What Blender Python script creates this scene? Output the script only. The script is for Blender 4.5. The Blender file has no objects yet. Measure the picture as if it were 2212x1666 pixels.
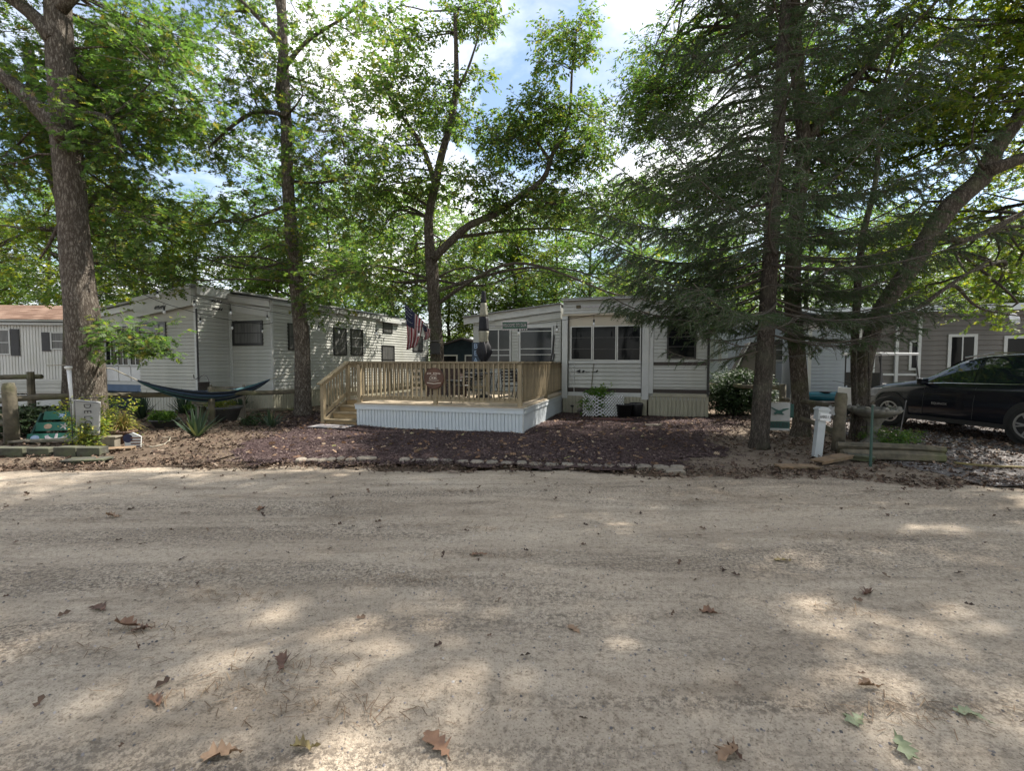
import bpy, math, random
import numpy as np
from mathutils import Vector, Matrix
random.seed(11)
rng = np.random.default_rng(11)
S = bpy.context.scene
COL = S.collection
R = math.radians

# ------------------------------------------------------------------ camera
CAM_H, PITCH, FOC = 1.65, R(2.8), 1024.0
cam_d = bpy.data.cameras.new('camera')
cam = bpy.data.objects.new('camera', cam_d)
COL.objects.link(cam)
cam.location = (0, 0, CAM_H)
cam.rotation_euler = (R(90) - PITCH, 0, 0)
cam_d.sensor_width = 36
cam_d.lens = FOC / 2212 * 36
cam_d.clip_start = 0.05
cam_d.clip_end = 2000
S.camera = cam

# ------------------------------------------------------------------ sky and sun
SUN_AZ, SUN_EL = 58.0, 52.0          # degrees to the right of the view direction, above the horizon
W = bpy.data.worlds.new('World')
S.world = W
W.use_nodes = True
nt = W.node_tree
for n in list(nt.nodes):
    nt.nodes.remove(n)
wo = nt.nodes.new('ShaderNodeOutputWorld')
bg = nt.nodes.new('ShaderNodeBackground')
bg.inputs['Strength'].default_value = 0.06
sky = nt.nodes.new('ShaderNodeTexSky')
sky.sky_type = 'NISHITA'
sky.sun_disc = False
sky.sun_elevation = R(SUN_EL)
sky.sun_rotation = R(SUN_AZ)
sky.air_density = 1.1
sky.dust_density = 0.6
tc = nt.nodes.new('ShaderNodeTexCoord')
sep = nt.nodes.new('ShaderNodeSeparateXYZ')
nt.links.new(tc.outputs['Generated'], sep.inputs[0])
zz = nt.nodes.new('ShaderNodeMath'); zz.operation = 'ADD'; zz.inputs[1].default_value = 0.22
zm = nt.nodes.new('ShaderNodeMath'); zm.operation = 'MAXIMUM'; zm.inputs[1].default_value = 0.12
nt.links.new(sep.outputs['Z'], zm.inputs[0]); nt.links.new(zm.outputs[0], zz.inputs[0])
dx = nt.nodes.new('ShaderNodeMath'); dx.operation = 'DIVIDE'
dy = nt.nodes.new('ShaderNodeMath'); dy.operation = 'DIVIDE'
nt.links.new(sep.outputs['X'], dx.inputs[0]); nt.links.new(zz.outputs[0], dx.inputs[1])
nt.links.new(sep.outputs['Y'], dy.inputs[0]); nt.links.new(zz.outputs[0], dy.inputs[1])
cmb = nt.nodes.new('ShaderNodeCombineXYZ')
nt.links.new(dx.outputs[0], cmb.inputs[0]); nt.links.new(dy.outputs[0], cmb.inputs[1])
mpn = nt.nodes.new('ShaderNodeMapping')
mpn.inputs['Location'].default_value = (3.5, 1.7, 0.0)
nt.links.new(cmb.outputs[0], mpn.inputs['Vector'])
nz = nt.nodes.new('ShaderNodeTexNoise')
nz.inputs['Scale'].default_value = 1.15
nz.inputs['Detail'].default_value = 7
nz.inputs['Roughness'].default_value = 0.58
nz.inputs['Distortion'].default_value = 0.5
nt.links.new(mpn.outputs[0], nz.inputs['Vector'])
cr = nt.nodes.new('ShaderNodeValToRGB')
cr.color_ramp.elements[0].position = 0.40
cr.color_ramp.elements[0].color = (0.02, 0.02, 0.02, 1)
cr.color_ramp.elements[1].position = 0.61
cr.color_ramp.elements[1].color = (0.95, 0.95, 0.95, 1)
nt.links.new(nz.outputs['Fac'], cr.inputs[0])
mx = nt.nodes.new('ShaderNodeMix'); mx.data_type = 'RGBA'
nt.links.new(cr.outputs[0], mx.inputs['Factor'])
nt.links.new(sky.outputs[0], mx.inputs['A'])
nz2 = nt.nodes.new('ShaderNodeTexNoise')
nz2.inputs['Scale'].default_value = 2.3; nz2.inputs['Detail'].default_value = 6; nz2.inputs['Roughness'].default_value = 0.55
nt.links.new(mpn.outputs[0], nz2.inputs['Vector'])
cr2 = nt.nodes.new('ShaderNodeValToRGB')
cr2.color_ramp.elements[0].position = 0.38; cr2.color_ramp.elements[0].color = (0.50, 0.50, 0.54, 1)
cr2.color_ramp.elements[1].position = 0.62; cr2.color_ramp.elements[1].color = (1.0, 0.985, 0.96, 1)
nt.links.new(nz2.outputs['Fac'], cr2.inputs[0])
vm = nt.nodes.new('ShaderNodeVectorMath'); vm.operation = 'SCALE'; vm.inputs['Scale'].default_value = 12.2
nt.links.new(cr2.outputs[0], vm.inputs[0])
nt.links.new(vm.outputs[0], mx.inputs['B'])
nt.links.new(mx.outputs['Result'], bg.inputs['Color'])
nt.links.new(bg.outputs[0], wo.inputs[0])

sd = bpy.data.lights.new('sun', 'SUN')
sd.energy = 3.0
sd.angle = R(0.6)
sd.color = (1.0, 0.94, 0.84)
sun = bpy.data.objects.new('sun', sd)
COL.objects.link(sun)
sdir = Vector((math.sin(R(SUN_AZ)) * math.cos(R(SUN_EL)), math.cos(R(SUN_AZ)) * math.cos(R(SUN_EL)), math.sin(R(SUN_EL))))
sun.rotation_euler = sdir.to_track_quat('Z', 'Y').to_euler()
sun.location = (20, 20, 40)

S.render.engine = 'CYCLES'
S.view_settings.view_transform = 'Standard'
S.view_settings.look = 'None'
S.view_settings.exposure = 1.93
S.view_settings.gamma = 1.0
S.cycles.use_denoising = True
S.cycles.max_bounces = 7
S.cycles.diffuse_bounces = 4
S.cycles.glossy_bounces = 3
S.cycles.transmission_bounces = 5
S.cycles.transparent_max_bounces = 8
S.cycles.sample_clamp_indirect = 6

# ------------------------------------------------------------------ helpers
def ray(px, py):
    x = (px - 1106) / FOC
    y = (833 - py) / FOC
    return Vector((x, math.cos(PITCH) + y * math.sin(PITCH), -math.sin(PITCH) + y * math.cos(PITCH)))
def P(px, py, Y):
    r = ray(px, py)
    return Vector((0, 0, CAM_H)) + r * (Y / r.y)
def G(px, py, z=0.0):
    r = ray(px, py)
    return Vector((0, 0, CAM_H)) + r * ((z - CAM_H) / r.z)

def tag(o, label=None, cat=None, group=None, kind=None):
    if label: o['label'] = label
    if cat: o['category'] = cat
    if group: o['group'] = group
    if kind: o['kind'] = kind
    return o
def thing(name, label, cat, loc=(0, 0, 0), rz=0.0, group=None):
    o = bpy.data.objects.new(name, None)
    o.empty_display_size = 0.2
    COL.objects.link(o)
    o.location = loc
    o.rotation_euler = (0, 0, rz)
    return tag(o, label, cat, group)
def link(name, me, parent=None, loc=None, rot=None):
    o = bpy.data.objects.new(name, me)
    COL.objects.link(o)
    if parent is not None: o.parent = parent
    if loc is not None: o.location = loc
    if rot is not None: o.rotation_euler = rot
    return o
def kids(o): return [c for c in COL.objects if c.parent is o]
def copy_tree(o, parent=None, loc=None, rz=None, scale=None):
    c = o.copy(); COL.objects.link(c); c.parent = parent
    if loc is not None: c.location = loc
    if rz is not None: c.rotation_euler = (0, 0, rz)
    if scale is not None: c.scale = scale
    for ch in kids(o): copy_tree(ch, c)
    return c

class MB:
    def __init__(s):
        s.v = []; s.f = []; s.m = []; s.cur = 0
    def add(s, vs, fs):
        b = len(s.v)
        s.v += [tuple(x) for x in vs]
        s.f += [tuple(i + b for i in f) for f in fs]
        s.m += [s.cur] * len(fs)
        return s
    def box(s, x0, x1, y0, y1, z0, z1):
        return s.add([(x0,y0,z0),(x1,y0,z0),(x1,y1,z0),(x0,y1,z0),(x0,y0,z1),(x1,y0,z1),(x1,y1,z1),(x0,y1,z1)],
                     [(0,3,2,1),(4,5,6,7),(0,1,5,4),(1,2,6,5),(2,3,7,6),(3,0,4,7)])
    def obox(s, c, size, rot=None):
        hx, hy, hz = size[0]/2, size[1]/2, size[2]/2
        vs = [Vector(p) for p in ((-hx,-hy,-hz),(hx,-hy,-hz),(hx,hy,-hz),(-hx,hy,-hz),(-hx,-hy,hz),(hx,-hy,hz),(hx,hy,hz),(-hx,hy,hz))]
        if rot is not None: vs = [rot @ q for q in vs]
        c = Vector(c)
        return s.add([c + q for q in vs], [(0,3,2,1),(4,5,6,7),(0,1,5,4),(1,2,6,5),(2,3,7,6),(3,0,4,7)])
    def beam(s, p0, p1, w, h, up=(0, 0, 1)):
        p0, p1, up = Vector(p0), Vector(p1), Vector(up)
        d = (p1 - p0); L = d.length; d.normalize()
        x = d.cross(up).normalized(); z = x.cross(d)
        M = Matrix((x, d, z)).transposed()
        return s.obox((p0 + p1) / 2, (w, L, h), M)
    def tube(s, pts, rad, n=8, cap=True, jit=0.0):
        pts = [Vector(p) for p in pts]
        if not hasattr(rad, '__len__'): rad = [rad] * len(pts)
        b = []; prev = None; k = len(pts)
        ph = [random.uniform(-1, 1) for _ in range(n)]
        for i, p in enumerate(pts):
            d = (pts[min(i + 1, k - 1)] - pts[max(i - 1, 0)])
            if d.length < 1e-9: d = Vector((0, 0, 1))
            d.normalize()
            if prev is None:
                a = Vector((1, 0, 0)) if abs(d.x) < 0.8 else Vector((0, 1, 0))
                u = (a - d * a.dot(d)).normalized()
            else:
                u = (prev - d * prev.dot(d)).normalized()
            prev = u; w = d.cross(u)
            for j in range(n):
                t = 2 * math.pi * j / n
                r = rad[i]
                if jit: r *= 1 + jit * (0.6 * ph[j] + 0.5 * random.uniform(-1, 1))
                b.append(p + (u * math.cos(t) + w * math.sin(t)) * r)
        fs = []
        for i in range(k - 1):
            for j in range(n):
                a = i * n + j; c = i * n + (j + 1) % n
                fs.append((a, c, c + n, a + n))
        if cap:
            fs.append(tuple(range(n - 1, -1, -1)))
            fs.append(tuple((k - 1) * n + j for j in range(n)))
        return s.add(b, fs)
    def lathe(s, prof, n=20, c=(0, 0, 0), wob=None, cap=True):
        b = []
        for r, z in prof:
            for j in range(n):
                t = 2 * math.pi * j / n
                k = r * (wob(t, r, z) if wob else 1)
                b.append((c[0] + k * math.cos(t), c[1] + k * math.sin(t), c[2] + z))
        fs = []
        for i in range(len(prof) - 1):
            for j in range(n):
                a = i * n + j; d = i * n + (j + 1) % n
                fs.append((a, d, d + n, a + n))
        if cap:
            fs.append(tuple(range(n - 1, -1, -1)))
            fs.append(tuple((len(prof) - 1) * n + j for j in range(n)))
        return s.add(b, fs)
    def prism(s, poly, a, b, axis='y'):
        # polygon in the other two axes, extruded from a to b
        def mk(p, t):
            if axis == 'y': return (p[0], t, p[1])
            if axis == 'x': return (t, p[0], p[1])
            return (p[0], p[1], t)
        n = len(poly)
        vs = [mk(p, a) for p in poly] + [mk(p, b) for p in poly]
        fs = [tuple(range(n - 1, -1, -1)), tuple(range(n, 2 * n))]
        fs += [(i, (i + 1) % n, (i + 1) % n + n, i + n) for i in range(n)]
        return s.add(vs, fs)
    def mesh(s, name, mats, smooth=False):
        me = bpy.data.meshes.new(name)
        me.from_pydata(s.v, [], s.f)
        if not isinstance(mats, (list, tuple)): mats = [mats]
        for m in mats: me.materials.append(m)
        if len(mats) > 1: me.polygons.foreach_set('material_index', s.m)
        if smooth: me.polygons.foreach_set('use_smooth', [True] * len(me.polygons))
        import bmesh
        bm = bmesh.new(); bm.from_mesh(me)
        bmesh.ops.recalc_face_normals(bm, faces=bm.faces)
        bm.to_mesh(me); bm.free()
        me.update()
        return me
    def build(s, name, mats, parent=None, smooth=False, loc=None, rot=None, bevel=0.0):
        o = link(name, s.mesh(name, mats, smooth), parent, loc, rot)
        if bevel:
            m = o.modifiers.new('bevel', 'BEVEL'); m.width = bevel; m.segments = 2; m.limit_method = 'ANGLE'
        return o

def np_mesh(name, V, F, mats, smooth=False):
    V = np.asarray(V, np.float32); F = np.asarray(F, np.int32)
    me = bpy.data.meshes.new(name)
    k = F.shape[1]
    me.vertices.add(len(V)); me.vertices.foreach_set('co', V.ravel())
    me.loops.add(F.size); me.loops.foreach_set('vertex_index', F.ravel())
    me.polygons.add(len(F))
    me.polygons.foreach_set('loop_start', np.arange(0, F.size, k, dtype=np.int32))
    try: me.polygons.foreach_set('loop_total', np.full(len(F), k, np.int32))
    except Exception: pass
    if not isinstance(mats, (list, tuple)): mats = [mats]
    for m in mats: me.materials.append(m)
    if smooth: me.polygons.foreach_set('use_smooth', np.ones(len(F), bool))
    me.update(calc_edges=True)
    me.validate()
    return me

def text_mesh(txt, size, m, name='lettering', parent=None, loc=(0, 0, 0), rot=(0, 0, 0), depth=0.0015, sx=1.0):
    cu = bpy.data.curves.new(name, 'FONT')
    cu.body = txt; cu.size = size; cu.extrude = depth; cu.align_x = 'CENTER'; cu.align_y = 'CENTER'
    cu.resolution_u = 3
    to = bpy.data.objects.new(name, cu); COL.objects.link(to)
    bpy.context.view_layer.update()
    me = bpy.data.meshes.new_from_object(to.evaluated_get(bpy.context.evaluated_depsgraph_get()))
    bpy.data.objects.remove(to); bpy.data.curves.remove(cu)
    me.materials.clear(); me.materials.append(m); me.name = name
    o = link(name, me, parent, loc, rot)
    o.scale = (sx, 1, 1)
    return o

# value noise in 2-D for terrain relief
_g = rng.random((256, 256))
def vnoise(x, y):
    xi = np.floor(x).astype(int); yi = np.floor(y).astype(int)
    fx = x - xi; fy = y - yi
    fx = fx * fx * (3 - 2 * fx); fy = fy * fy * (3 - 2 * fy)
    a = _g[xi % 256, yi % 256]; b = _g[(xi + 1) % 256, yi % 256]
    c = _g[xi % 256, (yi + 1) % 256]; d = _g[(xi + 1) % 256, (yi + 1) % 256]
    return (a * (1 - fx) + b * fx) * (1 - fy) + (c * (1 - fx) + d * fx) * fy

# ------------------------------------------------------------------ materials
def newmat(name):
    m = bpy.data.materials.new(name); m.use_nodes = True
    return m, m.node_tree, m.node_tree.nodes['Principled BSDF']
def setin(b, k, v):
    if k in b.inputs: b.inputs[k].default_value = v
def c4(c): return (c[0], c[1], c[2], 1)
def mat(name, c, c2=None, rough=0.6, scale=6.0, stretch=(1, 1, 1), bump=0.0, bscale=None, metal=0.0, spec=0.5, lo=0.35, hi=0.65, detail=5, dirt=None, dscale=1.3, dlo=0.5, dhi=0.75, objvar=0.0):
    m, t, b = newmat(name)
    L = t.links.new
    setin(b, 'Roughness', rough); setin(b, 'Metallic', metal); setin(b, 'Specular IOR Level', spec)
    co = t.nodes.new('ShaderNodeTexCoord')
    mp = t.nodes.new('ShaderNodeMapping'); mp.inputs['Scale'].default_value = stretch
    L(co.outputs['Object'], mp.inputs[0])
    n = t.nodes.new('ShaderNodeTexNoise')
    n.inputs['Scale'].default_value = scale; n.inputs['Detail'].default_value = detail; n.inputs['Roughness'].default_value = 0.6
    L(mp.outputs[0], n.inputs['Vector'])
    if c2 is None: c2 = tuple(x * 0.82 for x in c)
    r = t.nodes.new('ShaderNodeValToRGB')
    r.color_ramp.elements[0].position = lo; r.color_ramp.elements[0].color = c4(c2)
    r.color_ramp.elements[1].position = hi; r.color_ramp.elements[1].color = c4(c)
    L(n.outputs['Fac'], r.inputs[0])
    out = r.outputs[0]
    if dirt is not None:
        n2 = t.nodes.new('ShaderNodeTexNoise'); n2.inputs['Scale'].default_value = dscale; n2.inputs['Detail'].default_value = 6
        L(co.outputs['Object'], n2.inputs['Vector'])
        r2 = t.nodes.new('ShaderNodeValToRGB')
        r2.color_ramp.elements[0].position = dlo; r2.color_ramp.elements[0].color = (0, 0, 0, 1)
        r2.color_ramp.elements[1].position = dhi; r2.color_ramp.elements[1].color = (0.8, 0.8, 0.8, 1)
        L(n2.outputs['Fac'], r2.inputs[0])
        mxn = t.nodes.new('ShaderNodeMix'); mxn.data_type = 'RGBA'
        L(r2.outputs[0], mxn.inputs['Factor']); L(out, mxn.inputs['A']); mxn.inputs['B'].default_value = c4(dirt)
        out = mxn.outputs['Result']
    if objvar:
        oi = t.nodes.new('ShaderNodeObjectInfo')
        mr = t.nodes.new('ShaderNodeMapRange'); mr.inputs['To Min'].default_value = 1 - objvar; mr.inputs['To Max'].default_value = 1 + objvar
        L(oi.outputs['Random'], mr.inputs['Value'])
        vs_ = t.nodes.new('ShaderNodeVectorMath'); vs_.operation = 'SCALE'
        L(out, vs_.inputs[0]); L(mr.outputs[0], vs_.inputs['Scale']); out = vs_.outputs[0]
    L(out, b.inputs['Base Color'])
    if bump:
        nb = t.nodes.new('ShaderNodeTexNoise'); nb.inputs['Scale'].default_value = bscale or scale * 3; nb.inputs['Detail'].default_value = 4
        L(mp.outputs[0], nb.inputs['Vector'])
        bp = t.nodes.new('ShaderNodeBump'); bp.inputs['Strength'].default_value = bump; bp.inputs['Distance'].default_value = 0.02
        L(nb.outputs['Fac'], bp.inputs['Height']); L(bp.outputs[0], b.inputs['Normal'])
    return m
def island_mat(name, stops, trans=None, rough=0.55, tfac=0.35, spec=0.3):
    # colour picked at random for each loose piece (leaf, chip, stone)
    m, t, b = newmat(name); L = t.links.new
    g = t.nodes.new('ShaderNodeNewGeometry')
    r = t.nodes.new('ShaderNodeValToRGB')
    r.color_ramp.interpolation = 'LINEAR'
    while len(r.color_ramp.elements) < len(stops): r.color_ramp.elements.new(0.5)
    for e, (p, c) in zip(r.color_ramp.elements, stops):
        e.position = p; e.color = c4(c)
    L(g.outputs['Random Per Island'], r.inputs[0])
    L(r.outputs[0], b.inputs['Base Color'])
    setin(b, 'Roughness', rough); setin(b, 'Specular IOR Level', spec)
    if trans:
        tb = t.nodes.new('ShaderNodeBsdfTranslucent')
        hs = t.nodes.new('ShaderNodeMix'); hs.data_type = 'RGBA'; hs.blend_type = 'MULTIPLY'; hs.inputs['Factor'].default_value = 1
        L(r.outputs[0], hs.inputs['A']); hs.inputs['B'].default_value = c4(trans)
        L(hs.outputs['Result'], tb.inputs['Color'])
        ms = t.nodes.new('ShaderNodeMixShader'); ms.inputs[0].default_value = tfac
        L(b.outputs[0], ms.inputs[1]); L(tb.outputs[0], ms.inputs[2])
        L(ms.outputs[0], t.nodes['Material Output'].inputs['Surface'])
    return m
def bark_mat(name, c, c2, scale=7.0, moss=None):
    m, t, b = newmat(name); L = t.links.new
    setin(b, 'Roughness', 0.9); setin(b, 'Specular IOR Level', 0.15)
    co = t.nodes.new('ShaderNodeTexCoord')
    mp = t.nodes.new('ShaderNodeMapping'); mp.inputs['Scale'].default_value = (1, 1, 0.30)
    L(co.outputs['Object'], mp.inputs[0])
    v = t.nodes.new('ShaderNodeTexVoronoi'); v.feature = 'DISTANCE_TO_EDGE'; v.inputs['Scale'].default_value = scale * 1.6
    n = t.nodes.new('ShaderNodeTexNoise'); n.inputs['Scale'].default_value = scale; n.inputs['Detail'].default_value = 7; n.inputs['Roughness'].default_value = 0.68
    L(mp.outputs[0], n.inputs['Vector'])
    va = t.nodes.new('ShaderNodeMix'); va.data_type = 'VECTOR'; va.inputs['Factor'].default_value = 0.14
    L(mp.outputs[0], va.inputs[4]); L(n.outputs['Color'], va.inputs[5])
    L(va.outputs[1], v.inputs['Vector'])
    mu = t.nodes.new('ShaderNodeMath'); mu.operation = 'MULTIPLY_ADD'; mu.inputs[1].default_value = 1.6; mu.inputs[2].default_value = -0.32
    L(v.outputs['Distance'], mu.inputs[0])
    ad = t.nodes.new('ShaderNodeMath'); ad.operation = 'ADD'
    L(mu.outputs[0], ad.inputs[0]); L(n.outputs['Fac'], ad.inputs[1])
    r = t.nodes.new('ShaderNodeValToRGB')
    r.color_ramp.elements[0].position = 0.25; r.color_ramp.elements[0].color = c4(c2)
    r.color_ramp.elements[1].position = 0.75; r.color_ramp.elements[1].color = c4(c)
    L(ad.outputs[0], r.inputs[0])
    out = r.outputs[0]
    if moss:
        n2 = t.nodes.new('ShaderNodeTexNoise'); n2.inputs['Scale'].default_value = 2.0; n2.inputs['Detail'].default_value = 6
        L(co.outputs['Object'], n2.inputs['Vector'])
        r2 = t.nodes.new('ShaderNodeValToRGB')
        r2.color_ramp.elements[0].position = 0.5; r2.color_ramp.elements[0].color = (0, 0, 0, 1)
        r2.color_ramp.elements[1].position = 0.72; r2.color_ramp.elements[1].color = (0.7, 0.7, 0.7, 1)
        L(n2.outputs['Fac'], r2.inputs[0])
        k = t.nodes.new('ShaderNodeMix'); k.data_type = 'RGBA'
        L(r2.outputs[0], k.inputs['Factor']); L(out, k.inputs['A']); k.inputs['B'].default_value = c4(moss)
        out = k.outputs['Result']
    L(out, b.inputs['Base Color'])
    bp = t.nodes.new('ShaderNodeBump'); bp.inputs['Strength'].default_value = 0.9; bp.inputs['Distance'].default_value = 0.03
    L(ad.outputs[0], bp.inputs['Height']); L(bp.outputs[0], b.inputs['Normal'])
    return m
def glass_mat(name, c=(0.01, 0.012, 0.014), rough=0.04, spec=0.6):
    m, t, b = newmat(name)
    b.inputs['Base Color'].default_value = c4(c)
    setin(b, 'Roughness', rough); setin(b, 'Specular IOR Level', spec)
    n = t.nodes.new('ShaderNodeTexNoise'); n.inputs['Scale'].default_value = 1.2
    bp = t.nodes.new('ShaderNodeBump'); bp.inputs['Strength'].default_value = 0.06; bp.inputs['Distance'].default_value = 0.05
    t.links.new(n.outputs['Fac'], bp.inputs['Height']); t.links.new(bp.outputs[0], b.inputs['Normal'])
    return m

M = {}
M['siding'] = mat('vinyl_siding_white', (0.42, 0.42, 0.39), (0.35, 0.355, 0.33), 0.45, 1.2, dirt=(0.27, 0.28, 0.235), dscale=1.1, dlo=0.46, dhi=0.78, objvar=0.06)
M['siding_cream'] = mat('vinyl_siding_cream', (0.39, 0.38, 0.325), (0.335, 0.33, 0.285), 0.5, 1.2, dirt=(0.27, 0.275, 0.22), dscale=1.0, dlo=0.46, objvar=0.06)
M['siding_grey'] = mat('siding_taupe', (0.135, 0.122, 0.108), (0.10, 0.092, 0.082), 0.6, 1.5, objvar=0.06)
M['siding_blue'] = mat('siding_pale_blue', (0.33, 0.365, 0.41), (0.28, 0.31, 0.355), 0.5, 1.5)
M['metal_white'] = mat('painted_metal_white', (0.56, 0.56, 0.54), (0.46, 0.46, 0.44), 0.4, 2.5, (1, 1, 0.4), dirt=(0.46, 0.45, 0.40), dscale=1.5)
M['skirt'] = mat('skirting_vinyl', (0.50, 0.54, 0.57), (0.43, 0.47, 0.50), 0.4, 1.6, dirt=(0.40, 0.42, 0.38), dscale=1.6)
M['skirt_old'] = mat('skirting_weathered', (0.33, 0.31, 0.235), (0.26, 0.25, 0.19), 0.6, 2.0, (1, 1, 0.5), dirt=(0.24, 0.24, 0.17), dscale=1.4, dlo=0.48)
M['trim'] = mat('trim_white', (0.47, 0.48, 0.47), (0.40, 0.41, 0.40), 0.4, 2, dirt=(0.45, 0.45, 0.42), dscale=2)
M['trim_beige'] = mat('trim_beige', (0.45, 0.40, 0.31), (0.39, 0.35, 0.28), 0.6, 2)
M['roof_metal'] = mat('roof_metal', (0.27, 0.275, 0.27), (0.19, 0.195, 0.19), 0.7, 2, dirt=(0.2, 0.2, 0.16))
M['black_trim'] = mat('window_frame_black', (0.018, 0.018, 0.018), rough=0.4)
M['stripe'] = mat('stripe_brown_black', (0.022, 0.014, 0.012), rough=0.4)
M['glass'] = glass_mat('window_glass', (0.005, 0.006, 0.007), 0.05, 0.12)
M['glass_screen'] = glass_mat('screen_glass', (0.018, 0.022, 0.026), 0.12, 0.3)
M['curtain'] = mat('curtain_behind_glass', (0.105, 0.105, 0.10), (0.05, 0.05, 0.05), 0.3, 3, (6, 6, 0.5))
M['wood'] = mat('deck_lumber', (0.262, 0.208, 0.126), (0.198, 0.156, 0.095), 0.7, 5, (2, 2, 0.5), bump=0.15, dirt=(0.20, 0.17, 0.125), dscale=1.8, objvar=0.16)
M['wood_floor'] = mat('deck_boards', (0.40, 0.33, 0.24), (0.31, 0.25, 0.18), 0.75, 4, (0.6, 4, 1), bump=0.1, objvar=0.12)
M['wood_step'] = mat('stair_lumber', (0.33, 0.235, 0.12), (0.26, 0.18, 0.09), 0.7, 4, (0.6, 3, 3))
M['wood_grey'] = mat('weathered_grey_wood', (0.20, 0.175, 0.135), (0.10, 0.088, 0.066), 0.9, 5, (1, 1, 0.25), bump=0.5, dirt=(0.09, 0.10, 0.045), dscale=2.2)
M['wood_log'] = mat('split_rail_log', (0.125, 0.105, 0.072), (0.05, 0.044, 0.03), 0.9, 6, (1, 1, 1), bump=0.5, dirt=(0.10, 0.11, 0.035), dscale=2.0)
M['brown_board'] = mat('brown_stained_board', (0.24, 0.16, 0.095), (0.15, 0.10, 0.06), 0.85, 6, (3, 0.6, 1), bump=0.3, dirt=(0.10, 0.09, 0.06), dscale=3)
M['bark_oak'] = bark_mat('bark_oak', (0.25, 0.22, 0.185), (0.075, 0.060, 0.048), 15.0)
M['bark_oak_dark'] = bark_mat('bark_oak_dark', (0.21, 0.18, 0.15), (0.06, 0.048, 0.038), 16.0, moss=(0.13, 0.14, 0.075))
M['bark_spruce'] = bark_mat('bark_spruce', (0.17, 0.145, 0.12), (0.05, 0.042, 0.036), 20.0, moss=(0.15, 0.155, 0.11))
M['twig'] = mat('twig_bark', (0.10, 0.085, 0.068), (0.06, 0.05, 0.04), 0.9, 8)
M['twig_dead'] = mat('dead_twig_lichen', (0.13, 0.12, 0.10), (0.07, 0.062, 0.05), 0.95, 8)
gr = lambda *a: a
M['leaf_oak'] = island_mat('oak_leaf', [(0.0, (0.052, 0.088, 0.032)), (0.5, (0.082, 0.128, 0.042)), (0.85, (0.12, 0.16, 0.046)), (0.96, (0.19, 0.17, 0.04)), (1.0, (0.20, 0.12, 0.05))], trans=(1.65, 2.05, 0.95), tfac=0.5)
M['leaf_oak2'] = island_mat('oak_leaf_yellowing', [(0.0, (0.056, 0.092, 0.032)), (0.5, (0.09, 0.138, 0.042)), (0.82, (0.15, 0.175, 0.048)), (1.0, (0.22, 0.17, 0.05))], trans=(1.65, 2.0, 0.9), tfac=0.5)
M['leaf_far'] = island_mat('far_leaf', [(0.0, (0.07, 0.12, 0.042)), (0.5, (0.115, 0.175, 0.058)), (1.0, (0.18, 0.225, 0.065))], trans=(1.65, 2.0, 0.85), tfac=0.52)
M['leaf_maple'] = island_mat('maple_leaf', [(0.0, (0.055, 0.10, 0.02)), (0.6, (0.10, 0.15, 0.028)), (1.0, (0.20, 0.20, 0.035))], trans=(2.0, 2.0, 0.7), tfac=0.45)
M['needle'] = island_mat('spruce_needle', [(0.0, (0.036, 0.070, 0.030)), (0.6, (0.058, 0.10, 0.042)), (0.88, (0.085, 0.115, 0.05)), (1.0, (0.12, 0.10, 0.06))], trans=(1.4, 1.8, 0.9), tfac=0.3, rough=0.5)
M['yucca'] = island_mat('yucca_blade', [(0.0, (0.022, 0.042, 0.024)), (0.8, (0.048, 0.078, 0.044)), (1.0, (0.14, 0.14, 0.075))], trans=(1.4, 1.6, 0.8), tfac=0.15)
M['grass_blade'] = island_mat('ornamental_grass', [(0.0, (0.09, 0.12, 0.03)), (0.4, (0.20, 0.19, 0.06)), (0.7, (0.28, 0.19, 0.08)), (1.0, (0.32, 0.22, 0.11))], trans=(1.5, 1.5, 0.8), tfac=0.3)
M['herb'] = island_mat('green_herb', [(0.0, (0.04, 0.10, 0.022)), (0.6, (0.09, 0.17, 0.035)), (1.0, (0.18, 0.23, 0.05))], trans=(1.7, 1.9, 0.7), tfac=0.4)
M['herb_yellow'] = island_mat('yellow_green_herb', [(0.0, (0.07, 0.12, 0.025)), (0.6, (0.16, 0.20, 0.04)), (1.0, (0.42, 0.36, 0.07))], trans=(1.7, 1.8, 0.7), tfac=0.4)
M['shrub_dark'] = island_mat('dark_evergreen_leaf', [(0.0, (0.018, 0.035, 0.014)), (0.8, (0.035, 0.06, 0.022)), (1.0, (0.06, 0.085, 0.035))], trans=(1.3, 1.5, 0.8), tfac=0.2)
M['litter'] = island_mat('dry_leaf', [(0.0, (0.10, 0.055, 0.032)), (0.4, (0.20, 0.115, 0.065)), (0.75, (0.29, 0.19, 0.12)), (0.95, (0.38, 0.30, 0.21)), (1.0, (0.30, 0.30, 0.10))], trans=(1.1, 1.0, 0.8), tfac=0.15, rough=0.75)
M['litter_dark'] = island_mat('leaf_debris', [(0.0, (0.04, 0.026, 0.02)), (0.5, (0.085, 0.054, 0.038)), (0.85, (0.14, 0.095, 0.066)), (1.0, (0.25, 0.195, 0.15))], rough=0.85)
M['mulch'] = island_mat('mulch_chip', [(0.0, (0.034, 0.022, 0.024)), (0.5, (0.062, 0.040, 0.041)), (0.85, (0.11, 0.078, 0.074)), (1.0, (0.22, 0.17, 0.15))], rough=0.9)
M['gravel'] = island_mat('gravel_stone', [(0.0, (0.08, 0.075, 0.075)), (0.5, (0.17, 0.155, 0.15)), (0.85, (0.28, 0.25, 0.24)), (1.0, (0.46, 0.43, 0.41))], rough=0.85)
M['pneedle'] = island_mat('fallen_needle', [(0.0, (0.10, 0.065, 0.04)), (0.6, (0.19, 0.13, 0.085)), (1.0, (0.30, 0.22, 0.14))], rough=0.85)
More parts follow.
